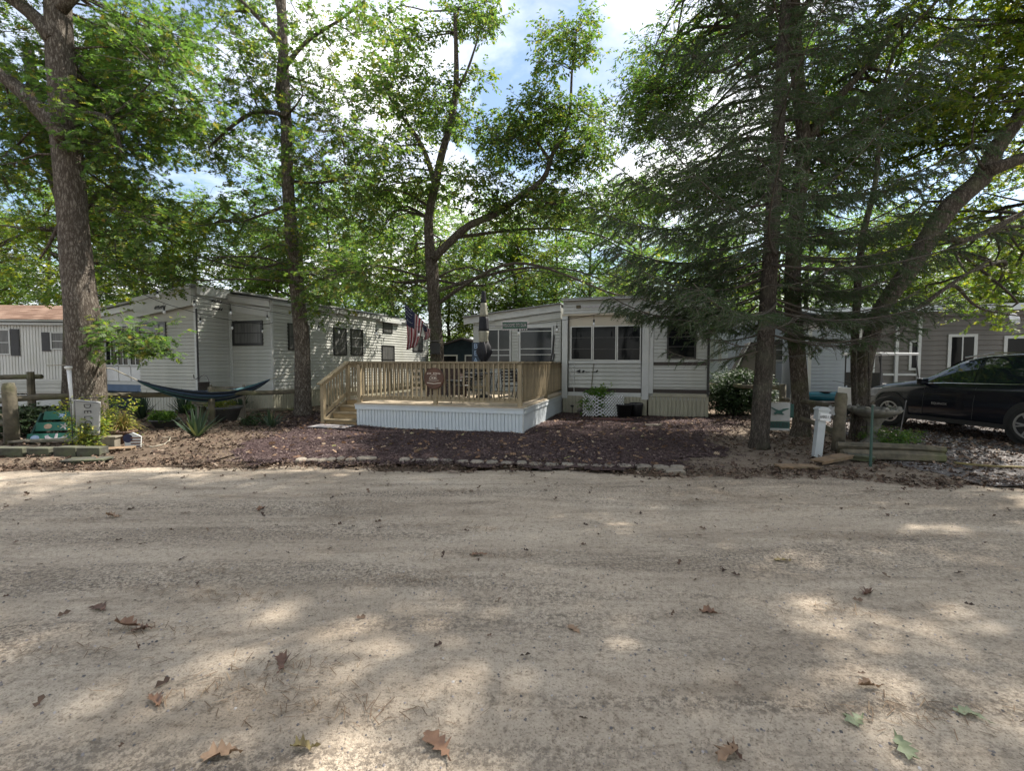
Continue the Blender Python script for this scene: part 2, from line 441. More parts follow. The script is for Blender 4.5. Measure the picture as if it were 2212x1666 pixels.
M['stone'] = mat('paver_stone', (0.24, 0.205, 0.165), (0.155, 0.135, 0.11), 0.9, 7, bump=0.4, bscale=30, dirt=(0.20, 0.165, 0.125), dscale=4, objvar=0.22)
M['concrete'] = mat('old_concrete', (0.20, 0.19, 0.165), (0.11, 0.105, 0.09), 0.95, 6, bump=0.5, bscale=25, dirt=(0.12, 0.125, 0.075), dscale=3.5)
M['block'] = mat('mossy_block', (0.085, 0.08, 0.066), (0.04, 0.039, 0.03), 0.95, 5, bump=0.5, bscale=25, dirt=(0.075, 0.09, 0.03), dscale=3, dlo=0.4)
M['pvc'] = mat('white_plastic', (0.58, 0.58, 0.58), (0.52, 0.52, 0.52), 0.35, 3)
M['pvc_grey'] = mat('white_post_paint', (0.40, 0.42, 0.43), (0.33, 0.35, 0.36), 0.5, 3, dirt=(0.36, 0.37, 0.33), dscale=3)
M['black_metal'] = mat('black_metal', (0.014, 0.014, 0.016), rough=0.45)
M['wire'] = mat('black_wire', (0.008, 0.008, 0.008), rough=0.6)
M['bulb'] = mat('clear_bulb', (0.55, 0.56, 0.55), (0.45, 0.46, 0.45), 0.08, spec=0.8)
M['wicker'] = mat('dark_brown_wicker', (0.055, 0.030, 0.024), (0.022, 0.013, 0.011), 0.7, 40, (1, 1, 3), bump=0.5, bscale=60)
M['black_fabric'] = mat('black_canvas', (0.013, 0.013, 0.018), (0.008, 0.008, 0.012), 0.8, 12)
M['white_fabric'] = mat('cream_canvas', (0.27, 0.26, 0.205), (0.20, 0.195, 0.155), 0.85, 10)
M['text_dark'] = mat('dark_lettering', (0.012, 0.012, 0.013), rough=0.6)
M['text_light'] = mat('cream_lettering', (0.52, 0.44, 0.36), rough=0.7)
M['flag_white'] = mat('flag_white', (0.50, 0.51, 0.50), (0.43, 0.44, 0.43), 0.85, 6)
M['flag_grey'] = mat('flag_offwhite', (0.30, 0.30, 0.29), (0.25, 0.25, 0.24), 0.85, 6)
M['flag_red'] = mat('flag_red', (0.24, 0.03, 0.04), (0.19, 0.025, 0.035), 0.85, 6)
M['flag_pink'] = mat('flag_worn_white', (0.50, 0.42, 0.41), (0.43, 0.36, 0.35), 0.85, 6)
M['flag_blue'] = mat('flag_blue', (0.014, 0.018, 0.05), (0.010, 0.013, 0.04), 0.85, 6)
M['green_dark'] = mat('dark_green', (0.010, 0.055, 0.042), (0.008, 0.042, 0.034), 0.7, 6)
M['green_teal'] = mat('painted_green_board', (0.012, 0.135, 0.085), (0.010, 0.10, 0.075), 0.6, 8, dirt=(0.03, 0.08, 0.06), dscale=5)
M['shell'] = mat('painted_shell', (0.55, 0.50, 0.46), (0.38, 0.34, 0.40), 0.7, 25)
M['shell_blue'] = mat('painted_shell_blue', (0.34, 0.45, 0.60), (0.25, 0.33, 0.50), 0.7, 25)
M['shell_tan'] = mat('painted_shell_tan', (0.50, 0.37, 0.24), (0.36, 0.22, 0.16), 0.7, 25)
M['sign_brown'] = mat('carved_brown_wood', (0.090, 0.034, 0.016), (0.055, 0.022, 0.012), 0.5, 6, (1, 1, 5))
M['sign_green'] = mat('green_sign', (0.05, 0.10, 0.07), (0.035, 0.07, 0.055), 0.7, 8)
M['sign_blue'] = mat('faded_blue_board', (0.05, 0.075, 0.11), (0.03, 0.045, 0.07), 0.7, 10)
M['terracotta'] = mat('brown_pot', (0.13, 0.075, 0.05), (0.08, 0.05, 0.035), 0.8, 8)
M['pot_grey'] = mat('grey_pot', (0.10, 0.10, 0.10), (0.055, 0.055, 0.055), 0.75, 8)
M['pot_black'] = mat('black_pot', (0.014, 0.014, 0.015), (0.008, 0.008, 0.009), 0.55, 8)
M['soil'] = mat('potting_soil', (0.045, 0.03, 0.02), (0.02, 0.014, 0.01), 1.0, 30)
M['galv'] = mat('galvanised_metal', (0.16, 0.15, 0.145), (0.085, 0.08, 0.08), 0.55, 6, metal=0.3)
M['ham_navy'] = mat('hammock_navy', (0.016, 0.026, 0.045), (0.012, 0.020, 0.036), 0.85, 14)
M['ham_teal'] = mat('hammock_teal', (0.035, 0.105, 0.115), (0.028, 0.085, 0.095), 0.85, 14)
M['ham_light'] = mat('hammock_pale_blue', (0.25, 0.33, 0.35), (0.2, 0.27, 0.29), 0.85, 14)
M['ham_blue'] = mat('hammock_blue', (0.03, 0.06, 0.105), (0.025, 0.048, 0.085), 0.85, 14)
M['rope'] = mat('pale_rope', (0.34, 0.31, 0.25), (0.25, 0.23, 0.18), 0.9, 30)
M['shingle'] = island_mat('brown_shingle', [(0.0, (0.13, 0.075, 0.052)), (0.5, (0.19, 0.118, 0.085)), (1.0, (0.26, 0.175, 0.13))], rough=0.95)
M['shingle_dark'] = island_mat('dark_shingle', [(0.0, (0.035, 0.03, 0.03)), (1.0, (0.075, 0.065, 0.062))], rough=0.95)
M['shutter'] = mat('dark_shutter', (0.045, 0.045, 0.048), rough=0.6)
M['shed_dark'] = mat('shed_dark_blue', (0.022, 0.035, 0.045), (0.016, 0.026, 0.034), 0.85, 3, spec=0.15)
M['blue_board'] = mat('blue_band', (0.075, 0.12, 0.20), (0.06, 0.10, 0.17), 0.6, 3)
M['kayak'] = mat('teal_plastic', (0.010, 0.12, 0.17), (0.008, 0.09, 0.13), 0.3, 3)
M['red_deck'] = mat('reddish_boards', (0.13, 0.055, 0.05), (0.085, 0.04, 0.036), 0.8, 5)
M['paint_car'] = mat('black_car_paint', (0.006, 0.008, 0.014), (0.005, 0.006, 0.010), 0.16, spec=0.35)
setin(M['paint_car'].node_tree.nodes['Principled BSDF'], 'Coat Weight', 0.35)
setin(M['paint_car'].node_tree.nodes['Principled BSDF'], 'Coat Roughness', 0.04)
M['car_glass'] = glass_mat('car_glass', (0.008, 0.014, 0.016), 0.03, 0.9)
M['rubber'] = mat('tyre_rubber', (0.012, 0.012, 0.012), (0.008, 0.008, 0.008), 0.85, 12)
M['alloy'] = mat('alloy_rim', (0.42, 0.41, 0.40), (0.34, 0.33, 0.32), 0.35, 5, metal=0.6)
M['chrome'] = mat('chrome', (0.6, 0.6, 0.6), rough=0.15, metal=1.0)
M['lamp_lens'] = mat('headlight_lens', (0.35, 0.36, 0.38), (0.2, 0.2, 0.22), 0.1, 5)
M['plastic_black'] = mat('black_plastic', (0.015, 0.015, 0.016), rough=0.6)
M['mat_rug'] = mat('door_mat', (0.30, 0.285, 0.28), (0.19, 0.18, 0.19), 0.95, 5, dirt=(0.16, 0.10, 0.10), dscale=4)
M['coat_blue'] = mat('blue_enamel', (0.010, 0.025, 0.22), (0.008, 0.02, 0.16), 0.4, 6)
M['rust'] = mat('rusty_metal', (0.15, 0.07, 0.045), (0.09, 0.045, 0.03), 0.8, 10)
M['orange'] = mat('orange_beak', (0.45, 0.16, 0.03), rough=0.6)
M['yellow'] = mat('yellow_strap', (0.20, 0.155, 0.05), (0.14, 0.11, 0.045), 0.8, 6)
M['green_metal'] = mat('green_stake', (0.02, 0.06, 0.045), rough=0.5)
M['lattice'] = mat('white_lattice', (0.60, 0.61, 0.62), (0.5, 0.51, 0.52), 0.5, 5)
M['plaque'] = mat('brown_plaque', (0.07, 0.05, 0.02), rough=0.5)
M['faint_text'] = mat('faded_lettering', (0.42, 0.40, 0.42), rough=0.6)

# ================================================================== GROUND
def ground_mat(name, cols, streak=None, speck=0.5, bump=0.5, bscale=45.0, wet=None, bands=False):
    # cols: (dark, mid, light); streak: stretched noise for wheel tracks
    m, t, b = newmat(name); L = t.links.new
    setin(b, 'Roughness', 0.95); setin(b, 'Specular IOR Level', 0.15)
    co = t.nodes.new('ShaderNodeTexCoord')
    def noise(scale, detail=5, stretch=(1, 1, 1), rough=0.6, rot=0.0, dist=0.0):
        mp = t.nodes.new('ShaderNodeMapping'); mp.inputs['Scale'].default_value = stretch; mp.inputs['Rotation'].default_value = (0, 0, rot)
        L(co.outputs['Object'], mp.inputs[0])
        n = t.nodes.new('ShaderNodeTexNoise'); n.inputs['Scale'].default_value = scale; n.inputs['Detail'].default_value = detail
        n.inputs['Roughness'].default_value = rough; n.inputs['Distortion'].default_value = dist
        L(mp.outputs[0], n.inputs['Vector'])
        return n
    def ramp(src, stops):
        r = t.nodes.new('ShaderNodeValToRGB')
        while len(r.color_ramp.elements) < len(stops): r.color_ramp.elements.new(0.5)
        for e, (p, c) in zip(r.color_ramp.elements, stops): e.position = p; e.color = c4(c)
        L(src, r.inputs[0]); return r.outputs[0]
    def mixc(f, a, bb, mode='MIX', fac=None):
        k = t.nodes.new('ShaderNodeMix'); k.data_type = 'RGBA'; k.blend_type = mode
        if fac is not None: k.inputs['Factor'].default_value = fac
        if f is not None: L(f, k.inputs['Factor'])
        L(a, k.inputs['A'])
        if isinstance(bb, tuple): k.inputs['B'].default_value = c4(bb)
        else: L(bb, k.inputs['B'])
        return k.outputs['Result']
    base = ramp(noise(0.9, 6, (0.6, 1.2, 1)).outputs['Fac'], [(0.3, cols[0]), (0.5, cols[1]), (0.72, cols[2])])
    if streak:
        st = ramp(noise(1.0, 7, (0.42, 1.9, 1), 0.72, R(4), 1.2).outputs['Fac'], [(0.50, (0, 0, 0)), (0.66, (0.85, 0.85, 0.85))])
        base = mixc(st, base, streak)
        st2 = ramp(noise(2.6, 7, (0.22, 2.6, 1), 0.75, R(-5), 0.9).outputs['Fac'], [(0.54, (0, 0, 0)), (0.68, (0.5, 0.5, 0.5))])
        base = mixc(st2, base, tuple(x * 0.75 for x in cols[0]))
    if wet:
        w = ramp(noise(0.55, 7, (1, 1, 1), 0.7, 0.6, 0.8).outputs['Fac'], [(0.53, (0, 0, 0)), (0.70, (0.8, 0.8, 0.8))])
        base = mixc(w, base, wet)
    g1 = noise(95, 3, rough=0.7)
    sp = ramp(g1.outputs['Fac'], [(0.34, (0.45, 0.43, 0.40)), (0.46, (1, 1, 1)), (0.62, (1.0, 1.0, 1.0)), (0.74, (1.35, 1.33, 1.3))])
    base = mixc(None, base, sp, 'MULTIPLY', speck)
    g2 = noise(24, 4, rough=0.7)
    sp2 = ramp(g2.outputs['Fac'], [(0.33, (0.5, 0.48, 0.46)), (0.48, (1, 1, 1))])
    base = mixc(None, base, sp2, 'MULTIPLY', speck * 0.8)
    if bands:
        bm_ = ramp(noise(0.8, 6, (0.20, 1.5, 1), 0.62, R(3), 0.8).outputs['Fac'], [(0.47, (0.12, 0.12, 0.12)), (0.60, (1, 1, 1))])
        gs_ = ramp(noise(38, 5, rough=0.8).outputs['Fac'], [(0.44, (1, 1, 1)), (0.54, (0, 0, 0))])
        k_ = t.nodes.new('ShaderNodeMix'); k_.data_type = 'RGBA'; k_.blend_type = 'MULTIPLY'; k_.inputs['Factor'].default_value = 1
        L(bm_, k_.inputs['A']); L(gs_, k_.inputs['B'])
        base = mixc(k_.outputs['Result'], base, (0.16, 0.132, 0.105))
    L(base, b.inputs['Base Color'])
    nb = noise(bscale, 5, rough=0.75)
    bp = t.nodes.new('ShaderNodeBump'); bp.inputs['Strength'].default_value = bump; bp.inputs['Distance'].default_value = 0.03
    L(nb.outputs['Fac'], bp.inputs['Height'])
    nb2 = noise(7, 4, (0.5, 1.5, 1), rough=0.6)
    bp2 = t.nodes.new('ShaderNodeBump'); bp2.inputs['Strength'].default_value = bump * 0.7; bp2.inputs['Distance'].default_value = 0.06
    L(nb2.outputs['Fac'], bp2.inputs['Height']); L(bp.outputs[0], bp2.inputs['Normal'])
    L(bp2.outputs[0], b.inputs['Normal'])
    return m

M['sand'] = ground_mat('sand_road', ((0.41, 0.335, 0.258), (0.50, 0.418, 0.328), (0.575, 0.49, 0.392)), streak=(0.31, 0.252, 0.192), speck=1.0, bump=0.8, wet=(0.34, 0.285, 0.222), bands=True)
M['dirt'] = ground_mat('forest_dirt', ((0.085, 0.062, 0.045), (0.13, 0.098, 0.072), (0.20, 0.155, 0.115)), speck=0.8, bump=0.8, bscale=22)
M['mulch_soil'] = ground_mat('mulch_ground', ((0.042, 0.028, 0.028), (0.066, 0.043, 0.042), (0.10, 0.07, 0.066)), speck=0.9, bump=1.0, bscale=28)
M['drive'] = ground_mat('gravel_drive', ((0.11, 0.10, 0.098), (0.155, 0.142, 0.138), (0.21, 0.19, 0.18)), speck=0.9, bump=0.9, bscale=30)
M['path_dirt'] = ground_mat('bare_dirt', ((0.16, 0.125, 0.095), (0.22, 0.175, 0.135), (0.29, 0.235, 0.18)), streak=(0.12, 0.09, 0.068), speck=0.8, bump=0.7, bscale=30)

def sheet(name, x0, x1, y0, y1, step, zf, m, inside=None, label=None):
    nx = int((x1 - x0) / step) + 1; ny = int((y1 - y0) / step) + 1
    X, Y = np.meshgrid(np.linspace(x0, x1, nx), np.linspace(y0, y1, ny))
    Z = zf(X, Y)
    V = np.stack([X.ravel(), Y.ravel(), Z.ravel()], 1)
    i = np.arange(nx * ny).reshape(ny, nx)
    F = np.stack([i[:-1, :-1].ravel(), i[:-1, 1:].ravel(), i[1:, 1:].ravel(), i[1:, :-1].ravel()], 1)
    if inside is not None:
        k = inside(X, Y).ravel()
        F = F[k[F].any(1)]
        used = np.unique(F); mp = -np.ones(len(V), int); mp[used] = np.arange(len(used))
        V = V[used]; F = mp[F]
    me = np_mesh(name, V, F, m, True)
    o = link(name, me); o['kind'] = 'structure'
    if label: o['label'] = label
    return o

gm = MB(); gm.add([(-300, -60, -0.03), (300, -60, -0.03), (300, 500, -0.03), (-300, 500, -0.03)], [(0, 1, 2, 3)])
g_o = gm.build('ground', M['dirt']); tag(g_o, 'brown forest floor of dirt and old leaves under the trees', kind='structure')

XE = [-20, -13, -9, -6, -3.5, 0, 2.5, 4.2, 6.5, 9, 12, 20]
YE = [6.6, 6.9, 7.05, 7.35, 7.5, 7.2, 6.95, 6.75, 6.2, 5.9, 6.2, 6.6]
def yedge(x): return np.interp(x, XE, YE) + 0.35 * (vnoise(x * 1.1 + 9, x * 0 + 3) - 0.5) + 0.22 * (vnoise(x * 4.0, x * 0 + 7) - 0.5)
def road_z(X, Y):
    rut = vnoise(X * 0.12 + 5, Y * 1.7 + X * 0.06) * 0.06 + vnoise(X * 0.3 + 50, Y * 3.1 - X * 0.1) * 0.02 + vnoise(X * 0.5, Y * 5) * 0.012 + vnoise(X * 3.3, Y * 3.7) * 0.012 + vnoise(X * 9, Y * 9) * 0.006
    e = yedge(X)
    fall = np.clip((e - Y) / 0.6, -0.6, 1)
    return np.where(Y > e - 0.6, -0.035 + 0.065 * fall, 0.03) + rut - 0.035
sheet('sand_road', -16, 16, -3, 8.2, 0.085, road_z, M['sand'], lambda X, Y: Y < yedge(X) + 0.15, 'pale sandy road with faint wheel tracks across the foreground')

def bed_inside(px, py):
    px = np.array(px); py = np.array(py)
    def f(X, Y):
        ins = np.zeros(X.shape, bool); n = len(px)
        j = n - 1
        for i in range(n):
            c = ((py[i] > Y) != (py[j] > Y)) & (X < (px[j] - px[i]) * (Y - py[i]) / (py[j] - py[i] + 1e-9) + px[i])
            ins ^= c; j = i
        return ins
    return f
mulch_in = bed_inside([-4.3, -5.2, -6.6, -4.6, 6.2, 6.4, 4.4, 3.3, 2.6, -1, -3.6], [7.55, 10, 15.2, 19, 15.2, 13.0, 10.6, 8.2, 7.15, 7.35, 7.7])
mulch_raw = mulch_in
def rough_edge(f, a):
    return lambda X, Y: f(X + a * (vnoise(X * 1.4 + 3, Y * 1.4) - 0.5) + 0.5 * a * (vnoise(X * 6, Y * 6 + 9) - 0.5), Y + 0.5 * a * (vnoise(X * 2.1 + 40, Y * 2.1) - 0.5))
mulch_in = rough_edge(mulch_raw, 1.3)
gard_in = bed_inside([-13, -13, -9, -6.0, -4.7, -3.9, -7.5], [7.0, 14, 17.5, 17.5, 12, 7.6, 7.2])
drive_in = bed_inside([6.4, 6.2, 7.2, 8.6, 22, 22, 12], [6.2, 7.6, 8.4, 17, 17, 6.4, 6.0])
path_in = bed_inside([2.4, 3.4, 4.6, 6.5, 9, 9, 6.6, 5.6], [6.6, 8.5, 11, 15, 15, 8, 6.6, 6.3])
zm_ = lambda a: (lambda X, Y: a + 0.05 * vnoise(X * 0.7, Y * 0.7) + 0.02 * vnoise(X * 3, Y * 3) + 0.012 * vnoise(X * 11, Y * 11))
sheet('bare_dirt_path', 2.2, 9.2, 6.2, 15.4, 0.12, zm_(-0.035), M['path_dirt'], path_in, 'trampled bare dirt between mulch bed and driveway')
sheet('garden_soil', -13.5, -5, 6.9, 18, 0.12, zm_(-0.03), M['dirt'], gard_in, 'dark garden soil around the left fence and hammock')
sheet('mulch_bed', -7.5, 6.6, 7, 19.2, 0.1, zm_(-0.022), M['mulch_soil'], mulch_in, 'purple brown mulch bed in front of the deck')
sheet('gravel_driveway', 6, 22, 5.9, 17.2, 0.14, zm_(-0.028), M['drive'], drive_in, 'grey gravel driveway under the black car')

# ---- leaf templates: (verts, tris), length 1 along +y
def lobed(n=3, w=0.34, notch=0.13, fold=0.10, droop=0.12):
    ys = np.linspace(0.06, 0.84, n + 1)
    vs = [(0, 0, 0)]
    fs = []
    mids = []
    for y in ys:
        mids.append(len(vs)); vs.append((0, y, -droop * y * y))
    tip = len(vs); vs.append((0, 1.0, -droop))
    for s in (-1, 1):
        for i in range(n):
            y0, y1 = ys[i], ys[i + 1]
            ww = w * (0.72 + 0.5 * math.sin(math.pi * (i + 0.8) / (n + 0.4)))
            a = len(vs); yt = y0 + (y1 - y0) * 0.95
            vs.append((s * ww, yt, fold - droop * yt * yt))
            fs.append((mids[i], a, mids[i + 1]) if s > 0 else (mids[i], mids[i + 1], a))
        a = len(vs); vs.append((s * w * 0.42, 0.90, fold * 0.6 - droop))
        fs.append((mids[-1], a, tip) if s > 0 else (mids[-1], tip, a))
    return np.array(vs), np.array(fs)
LEAF_OAK = lobed(3, 0.36)
LEAF_MID = lobed(2, 0.36)
LEAF_SIMPLE = (np.array([(0, 0, 0), (0.27, 0.45, 0.06), (0, 1, -0.1), (-0.27, 0.5, 0.06)]), np.array([(0, 1, 2), (0, 2, 3)]))
LEAF_NARROW = (np.array([(0, 0, 0), (0.14, 0.45, 0.03), (0, 1, -0.15), (-0.14, 0.5, 0.03)]), np.array([(0, 1, 2), (0, 2, 3)]))
NEEDLE = (np.array([(-0.07, 0, 0), (0.07, 0, 0), (0, 1, -0.05)]), np.array([(0, 1, 2)]))
def oak_detail():
    half = [(0.02, 0.0), (0.03, 0.10), (0.13, 0.20), (0.09, 0.27), (0.26, 0.36), (0.13, 0.44), (0.38, 0.60), (0.16, 0.66), (0.30, 0.82), (0.11, 0.84), (0.06, 0.97)]
    vs = [(0, -0.16, 0.0)] + [(0, y, 0.0) for _, y in half] + [(0, 1.0, 0)]
    n = len(half); fs = []
    for s in (1, -1):
        b = len(vs)
        for x, y in half: vs.append((s * x, y, 0.0))
        fs.append((0, b, 1) if s > 0 else (0, 1, b))
        for i in range(n - 1):
            q = [(1 + i, b + i, b + i + 1), (1 + i, b + i + 1, 2 + i)]
            fs += q if s > 0 else [(a, c, d) for a, d, c in q]
        fs.append((n, b + n - 1, n + 1) if s > 0 else (n, n + 1, b + n - 1))
    return np.array(vs, float), np.array(fs)
LEAF_DETAIL = oak_detail()

def leaf_arrays(pos, d, up, size, tpl):
    tv, tf = tpl
    pos = np.asarray(pos, float); d = np.asarray(d, float); up = np.asarray(up, float)
    size = np.broadcast_to(np.asarray(size, float), (len(pos),))
    d = d / (np.linalg.norm(d, axis=1, keepdims=True) + 1e-9)
    x = np.cross(d, up); x /= (np.linalg.norm(x, axis=1, keepdims=True) + 1e-9)
    z = np.cross(x, d)
    V = pos[:, None, :] + size[:, None, None] * (tv[None, :, 0:1] * x[:, None, :] + tv[None, :, 1:2] * d[:, None, :] + tv[None, :, 2:3] * z[:, None, :])
    F = tf[None] + (np.arange(len(pos)) * len(tv))[:, None, None]
    return V.reshape(-1, 3), F.reshape(-1, 3)
def unit_rand(n):
    v = rng.normal(size=(n, 3)); return v / np.linalg.norm(v, axis=1, keepdims=True)

def litter(name, n, sampler, size, tpl, m, label, cat, zf=None, tilt=0.35, lift=0.012):
    XY = sampler(n); n = len(XY)
    a = rng.uniform(0, 2 * np.pi, n)
    d = np.stack([np.cos(a), np.sin(a), rng.normal(0, tilt * 0.6, n)], 1)
    up = np.stack([rng.normal(0, tilt, n), rng.normal(0, tilt, n), np.ones(n)], 1)
    z = (zf(XY[:, 0], XY[:, 1]) if zf is not None else np.zeros(n)) + lift
    s = rng.uniform(size[0], size[1], n)
    V, F = leaf_arrays(np.stack([XY[:, 0], XY[:, 1], z], 1), d, up, s, tpl)
    o = link(name, np_mesh(name, V, F, m)); tag(o, label, cat, kind='stuff')
    return o
def samp(inside, x0, x1, y0, y1, dens=None):
    def f(n):
        out = []
        while sum(map(len, out)) < n:
            k = n * 3
            X = rng.uniform(x0, x1, k); Y = rng.uniform(y0, y1, k)
            ok = inside(X, Y)
            if dens is not None: ok &= rng.random(k) < dens(X, Y)
            out.append(np.stack([X[ok], Y[ok]], 1))
        return np.concatenate(out)[:n]
    return f
CRUMPLE = (np.array([(0, 0, 0.02), (0.26, 0.18, 0.16), (0.12, 0.42, 0.02), (0.34, 0.66, 0.2), (0.02, 1.0, 0.1), (-0.2, 0.7, 0.22), (-0.08, 0.45, 0.0), (-0.3, 0.25, 0.12)]), np.array([(0, 1, 2), (0, 2, 6), (0, 6, 7), (2, 3, 4), (2, 4, 6), (6, 4, 5)]))
CHIP = (np.array([(-0.17, 0, 0), (0.14, 0.05, 0.03), (0.17, 0.95, 0.0), (-0.12, 1, 0.05)]), np.array([(0, 1, 2), (0, 2, 3)]))
mul_z = zm_(-0.022)
litter('mulch_chips', 60000, samp(mulch_in, -7.2, 6.4, 7.1, 17, lambda X, Y: np.clip(1.25 - (Y - 7) / 11, 0.25, 1)), (0.015, 0.05), CHIP, M['mulch'], 'purple brown wood chips covering the mulch bed', 'mulch', mul_z, 0.5, 0.012)
_far = lambda X, Y: mulch_raw(X + rng.normal(0, 0.55, X.shape), Y + rng.normal(0, 0.12, X.shape)) & (Y > yedge(X) + 0.1)
litter('mulch_spill', 9000, samp(lambda X, Y: _far(X, Y) & ~mulch_in(X, Y), -7.5, 7.5, 7.2, 15), (0.015, 0.05), CHIP, M['mulch'], 'wood chips strayed from the mulch bed onto the dirt', 'mulch', zm_(-0.02), 0.5, 0.012)
litter('mulch_leaves', 900, samp(mulch_in, -6.6, 6.2, 7.2, 14), (0.05, 0.13), LEAF_OAK, M['litter'], 'scattered dry leaves lying on the mulch bed', 'leaves', mul_z, 0.45, 0.03)
litter('garden_leaves', 5200, samp(gard_in, -13, -5.2, 7, 17), (0.04, 0.12), CRUMPLE, M['litter_dark'], 'dead leaves and debris over the left garden soil', 'leaves', zm_(-0.03), 0.5, 0.02)
right_in = lambda X, Y: (path_in(X, Y) | drive_in(X, Y)) & (X < 15)
litter('driveway_leaves', 9000, samp(right_in, 3.2, 15, 6.1, 15, lambda X, Y: np.clip((X - 3.0) / 3, 0.15, 1) * np.clip((Y - 5.6) / 2.0, 0.2, 1)), (0.04, 0.12), CRUMPLE, M['litter_dark'], 'dead leaves strewn over the dirt and driveway on the right', 'leaves', zm_(-0.033), 0.5, 0.02)
STONE = (np.array([(0, 0, 0), (0.5, 0.05, 0.1), (0.55, 0.6, 0.05), (0.1, 0.7, 0.08), (0.28, 0.33, 0.42)]), np.array([(0, 1, 4), (1, 2, 4), (2, 3, 4), (3, 0, 4)]))
litter('driveway_gravel', 9000, samp(drive_in, 6.2, 14, 6.1, 13), (0.025, 0.06), STONE, M['gravel'], 'grey gravel stones covering the driveway', 'gravel', zm_(-0.028), 0.2, 0.0)
edge_in = lambda X, Y: (np.abs(Y - yedge(X) - 0.12) < 0.45)
litter('road_edge_debris', 5200, samp(edge_in, -11, 9, 5.4, 8.4, lambda X, Y: np.clip(1.1 - np.abs(Y - yedge(X) - 0.15) * 2, 0.05, 1)), (0.025, 0.085), CRUMPLE, M['litter_dark'], 'leaf debris gathered along the far edge of the sandy road', 'leaves', None, 0.5, 0.02)
road_in = lambda X, Y: (Y < yedge(X)) & (np.abs(X) < Y * 1.15 + 0.3)
litter('road_leaves', 360, samp(road_in, -9, 9, 1.9, 7.4, lambda X, Y: np.clip((Y - 1.0) / 5, 0.12, 1)), (0.015, 0.075), CRUMPLE, M['litter_dark'], 'small dry leaves scattered over the sandy road', 'leaves', road_z, 0.5, 0.014)
# pine needle and twig crumbs in drifts
def drift(n):
    cx = rng.uniform(-6.5, 7.5, 46); cy = 2.0 + 5.2 * rng.random(46) ** 0.7
    for i_, q_ in enumerate([(520, 1303), (605, 1475), (300, 1380), (1050, 1215), (120, 1440), (500, 1520), (330, 1290), (730, 1560), (1100, 1030), (1500, 1090), (1680, 1110), (1860, 1085)]): g_ = G(*q_); cx[i_] = g_.x; cy[i_] = g_.y
    k = rng.integers(0, 46, n)
    X = cx[k] + rng.normal(0, 0.16, n) * (1 + 1.3 * rng.random(n)); Y = cy[k] + rng.normal(0, 0.05, n)
    return np.stack([X, Y], 1)
litter('needle_drifts', 3800, drift, (0.03, 0.075), (np.array([(-0.03, 0, 0), (0.03, 0, 0), (0.03, 1, 0.05), (-0.03, 1, 0.05)]), np.array([(0, 1, 2), (0, 2, 3)])), M['pneedle'], 'drifts of fallen pine needles on the sandy road', 'needles', road_z, 0.15, 0.010)
PEB = (np.array([(-.4, -.4, 0), (.4, -.45, 0), (.5, .3, 0), (-.3, .5, 0), (-.2, -.2, .5), (.25, -.2, .5), (.2, .25, .45), (-.2, .25, .5)]), np.array([(0, 1, 5), (0, 5, 4), (1, 2, 6), (1, 6, 5), (2, 3, 7), (2, 7, 6), (3, 0, 4), (3, 4, 7), (4, 5, 6), (4, 6, 7)]))
litter('road_pebbles', 2600, samp(road_in, -8, 8, 1.7, 6.5, lambda X, Y: np.clip(1.4 - Y / 5, 0.08, 1)), (0.006, 0.017), PEB, M['gravel'], 'tiny pebbles in the sandy road', 'pebbles', road_z, 0.2, -0.002)

# ---- single fallen leaves that stand out on the road
def fallen_leaf(px, py, size, colr, label, yaw, curl=0.25):
    g = G(px, py)
    tv, tf = LEAF_DETAIL
    v = tv.copy(); v[:, 1] -= 0.45
    v[:, 2] = curl * (np.abs(v[:, 0]) * 1.1 + 0.45 * v[:, 1] ** 2) + 0.06 * np.sin(v[:, 1] * 9 + px) * (np.abs(v[:, 0]) + 0.1)
    nzr = np.random.default_rng(int(px))
    v[:, 2] += nzr.normal(0, 0.035 + 0.05 * curl, len(v)) * (np.abs(v[:, 0]) > 0.01)
    v[:, 0] *= nzr.uniform(0.7, 1.25, len(v)) * (1 - 0.45 * curl); v[:, 0] += 0.10 * np.sin(v[:, 1] * 3 + px)
    v *= size * 0.88
    v[:, 2] -= v[:, 2].min()
    me = np_mesh('fallen_leaf', v, tf, colr)
    z = float(road_z(np.array([g.x]), np.array([g.y]))[0])
    o = link('fallen_leaf', me, None, (g.x, g.y, z + 0.004), (random.uniform(-0.12, 0.12), random.uniform(-0.12, 0.12), yaw))
    tag(o, label, 'leaf', 'fallen leaves on the sandy road')
lc = {'brown': mat('brown_oak_leaf', (0.21, 0.115, 0.066), (0.11, 0.06, 0.038), 0.7, 14), 'dark': mat('dark_brown_leaf', (0.14, 0.075, 0.05), (0.08, 0.045, 0.032), 0.75, 9),
      'tan': mat('tan_leaf', (0.30, 0.195, 0.12), (0.18, 0.115, 0.07), 0.7, 14), 'green': mat('pale_green_leaf', (0.205, 0.235, 0.135), (0.13, 0.155, 0.085), 0.6, 10), 'yellow': mat('yellow_leaf', (0.27, 0.215, 0.085), (0.16, 0.115, 0.05), 0.7, 14)}
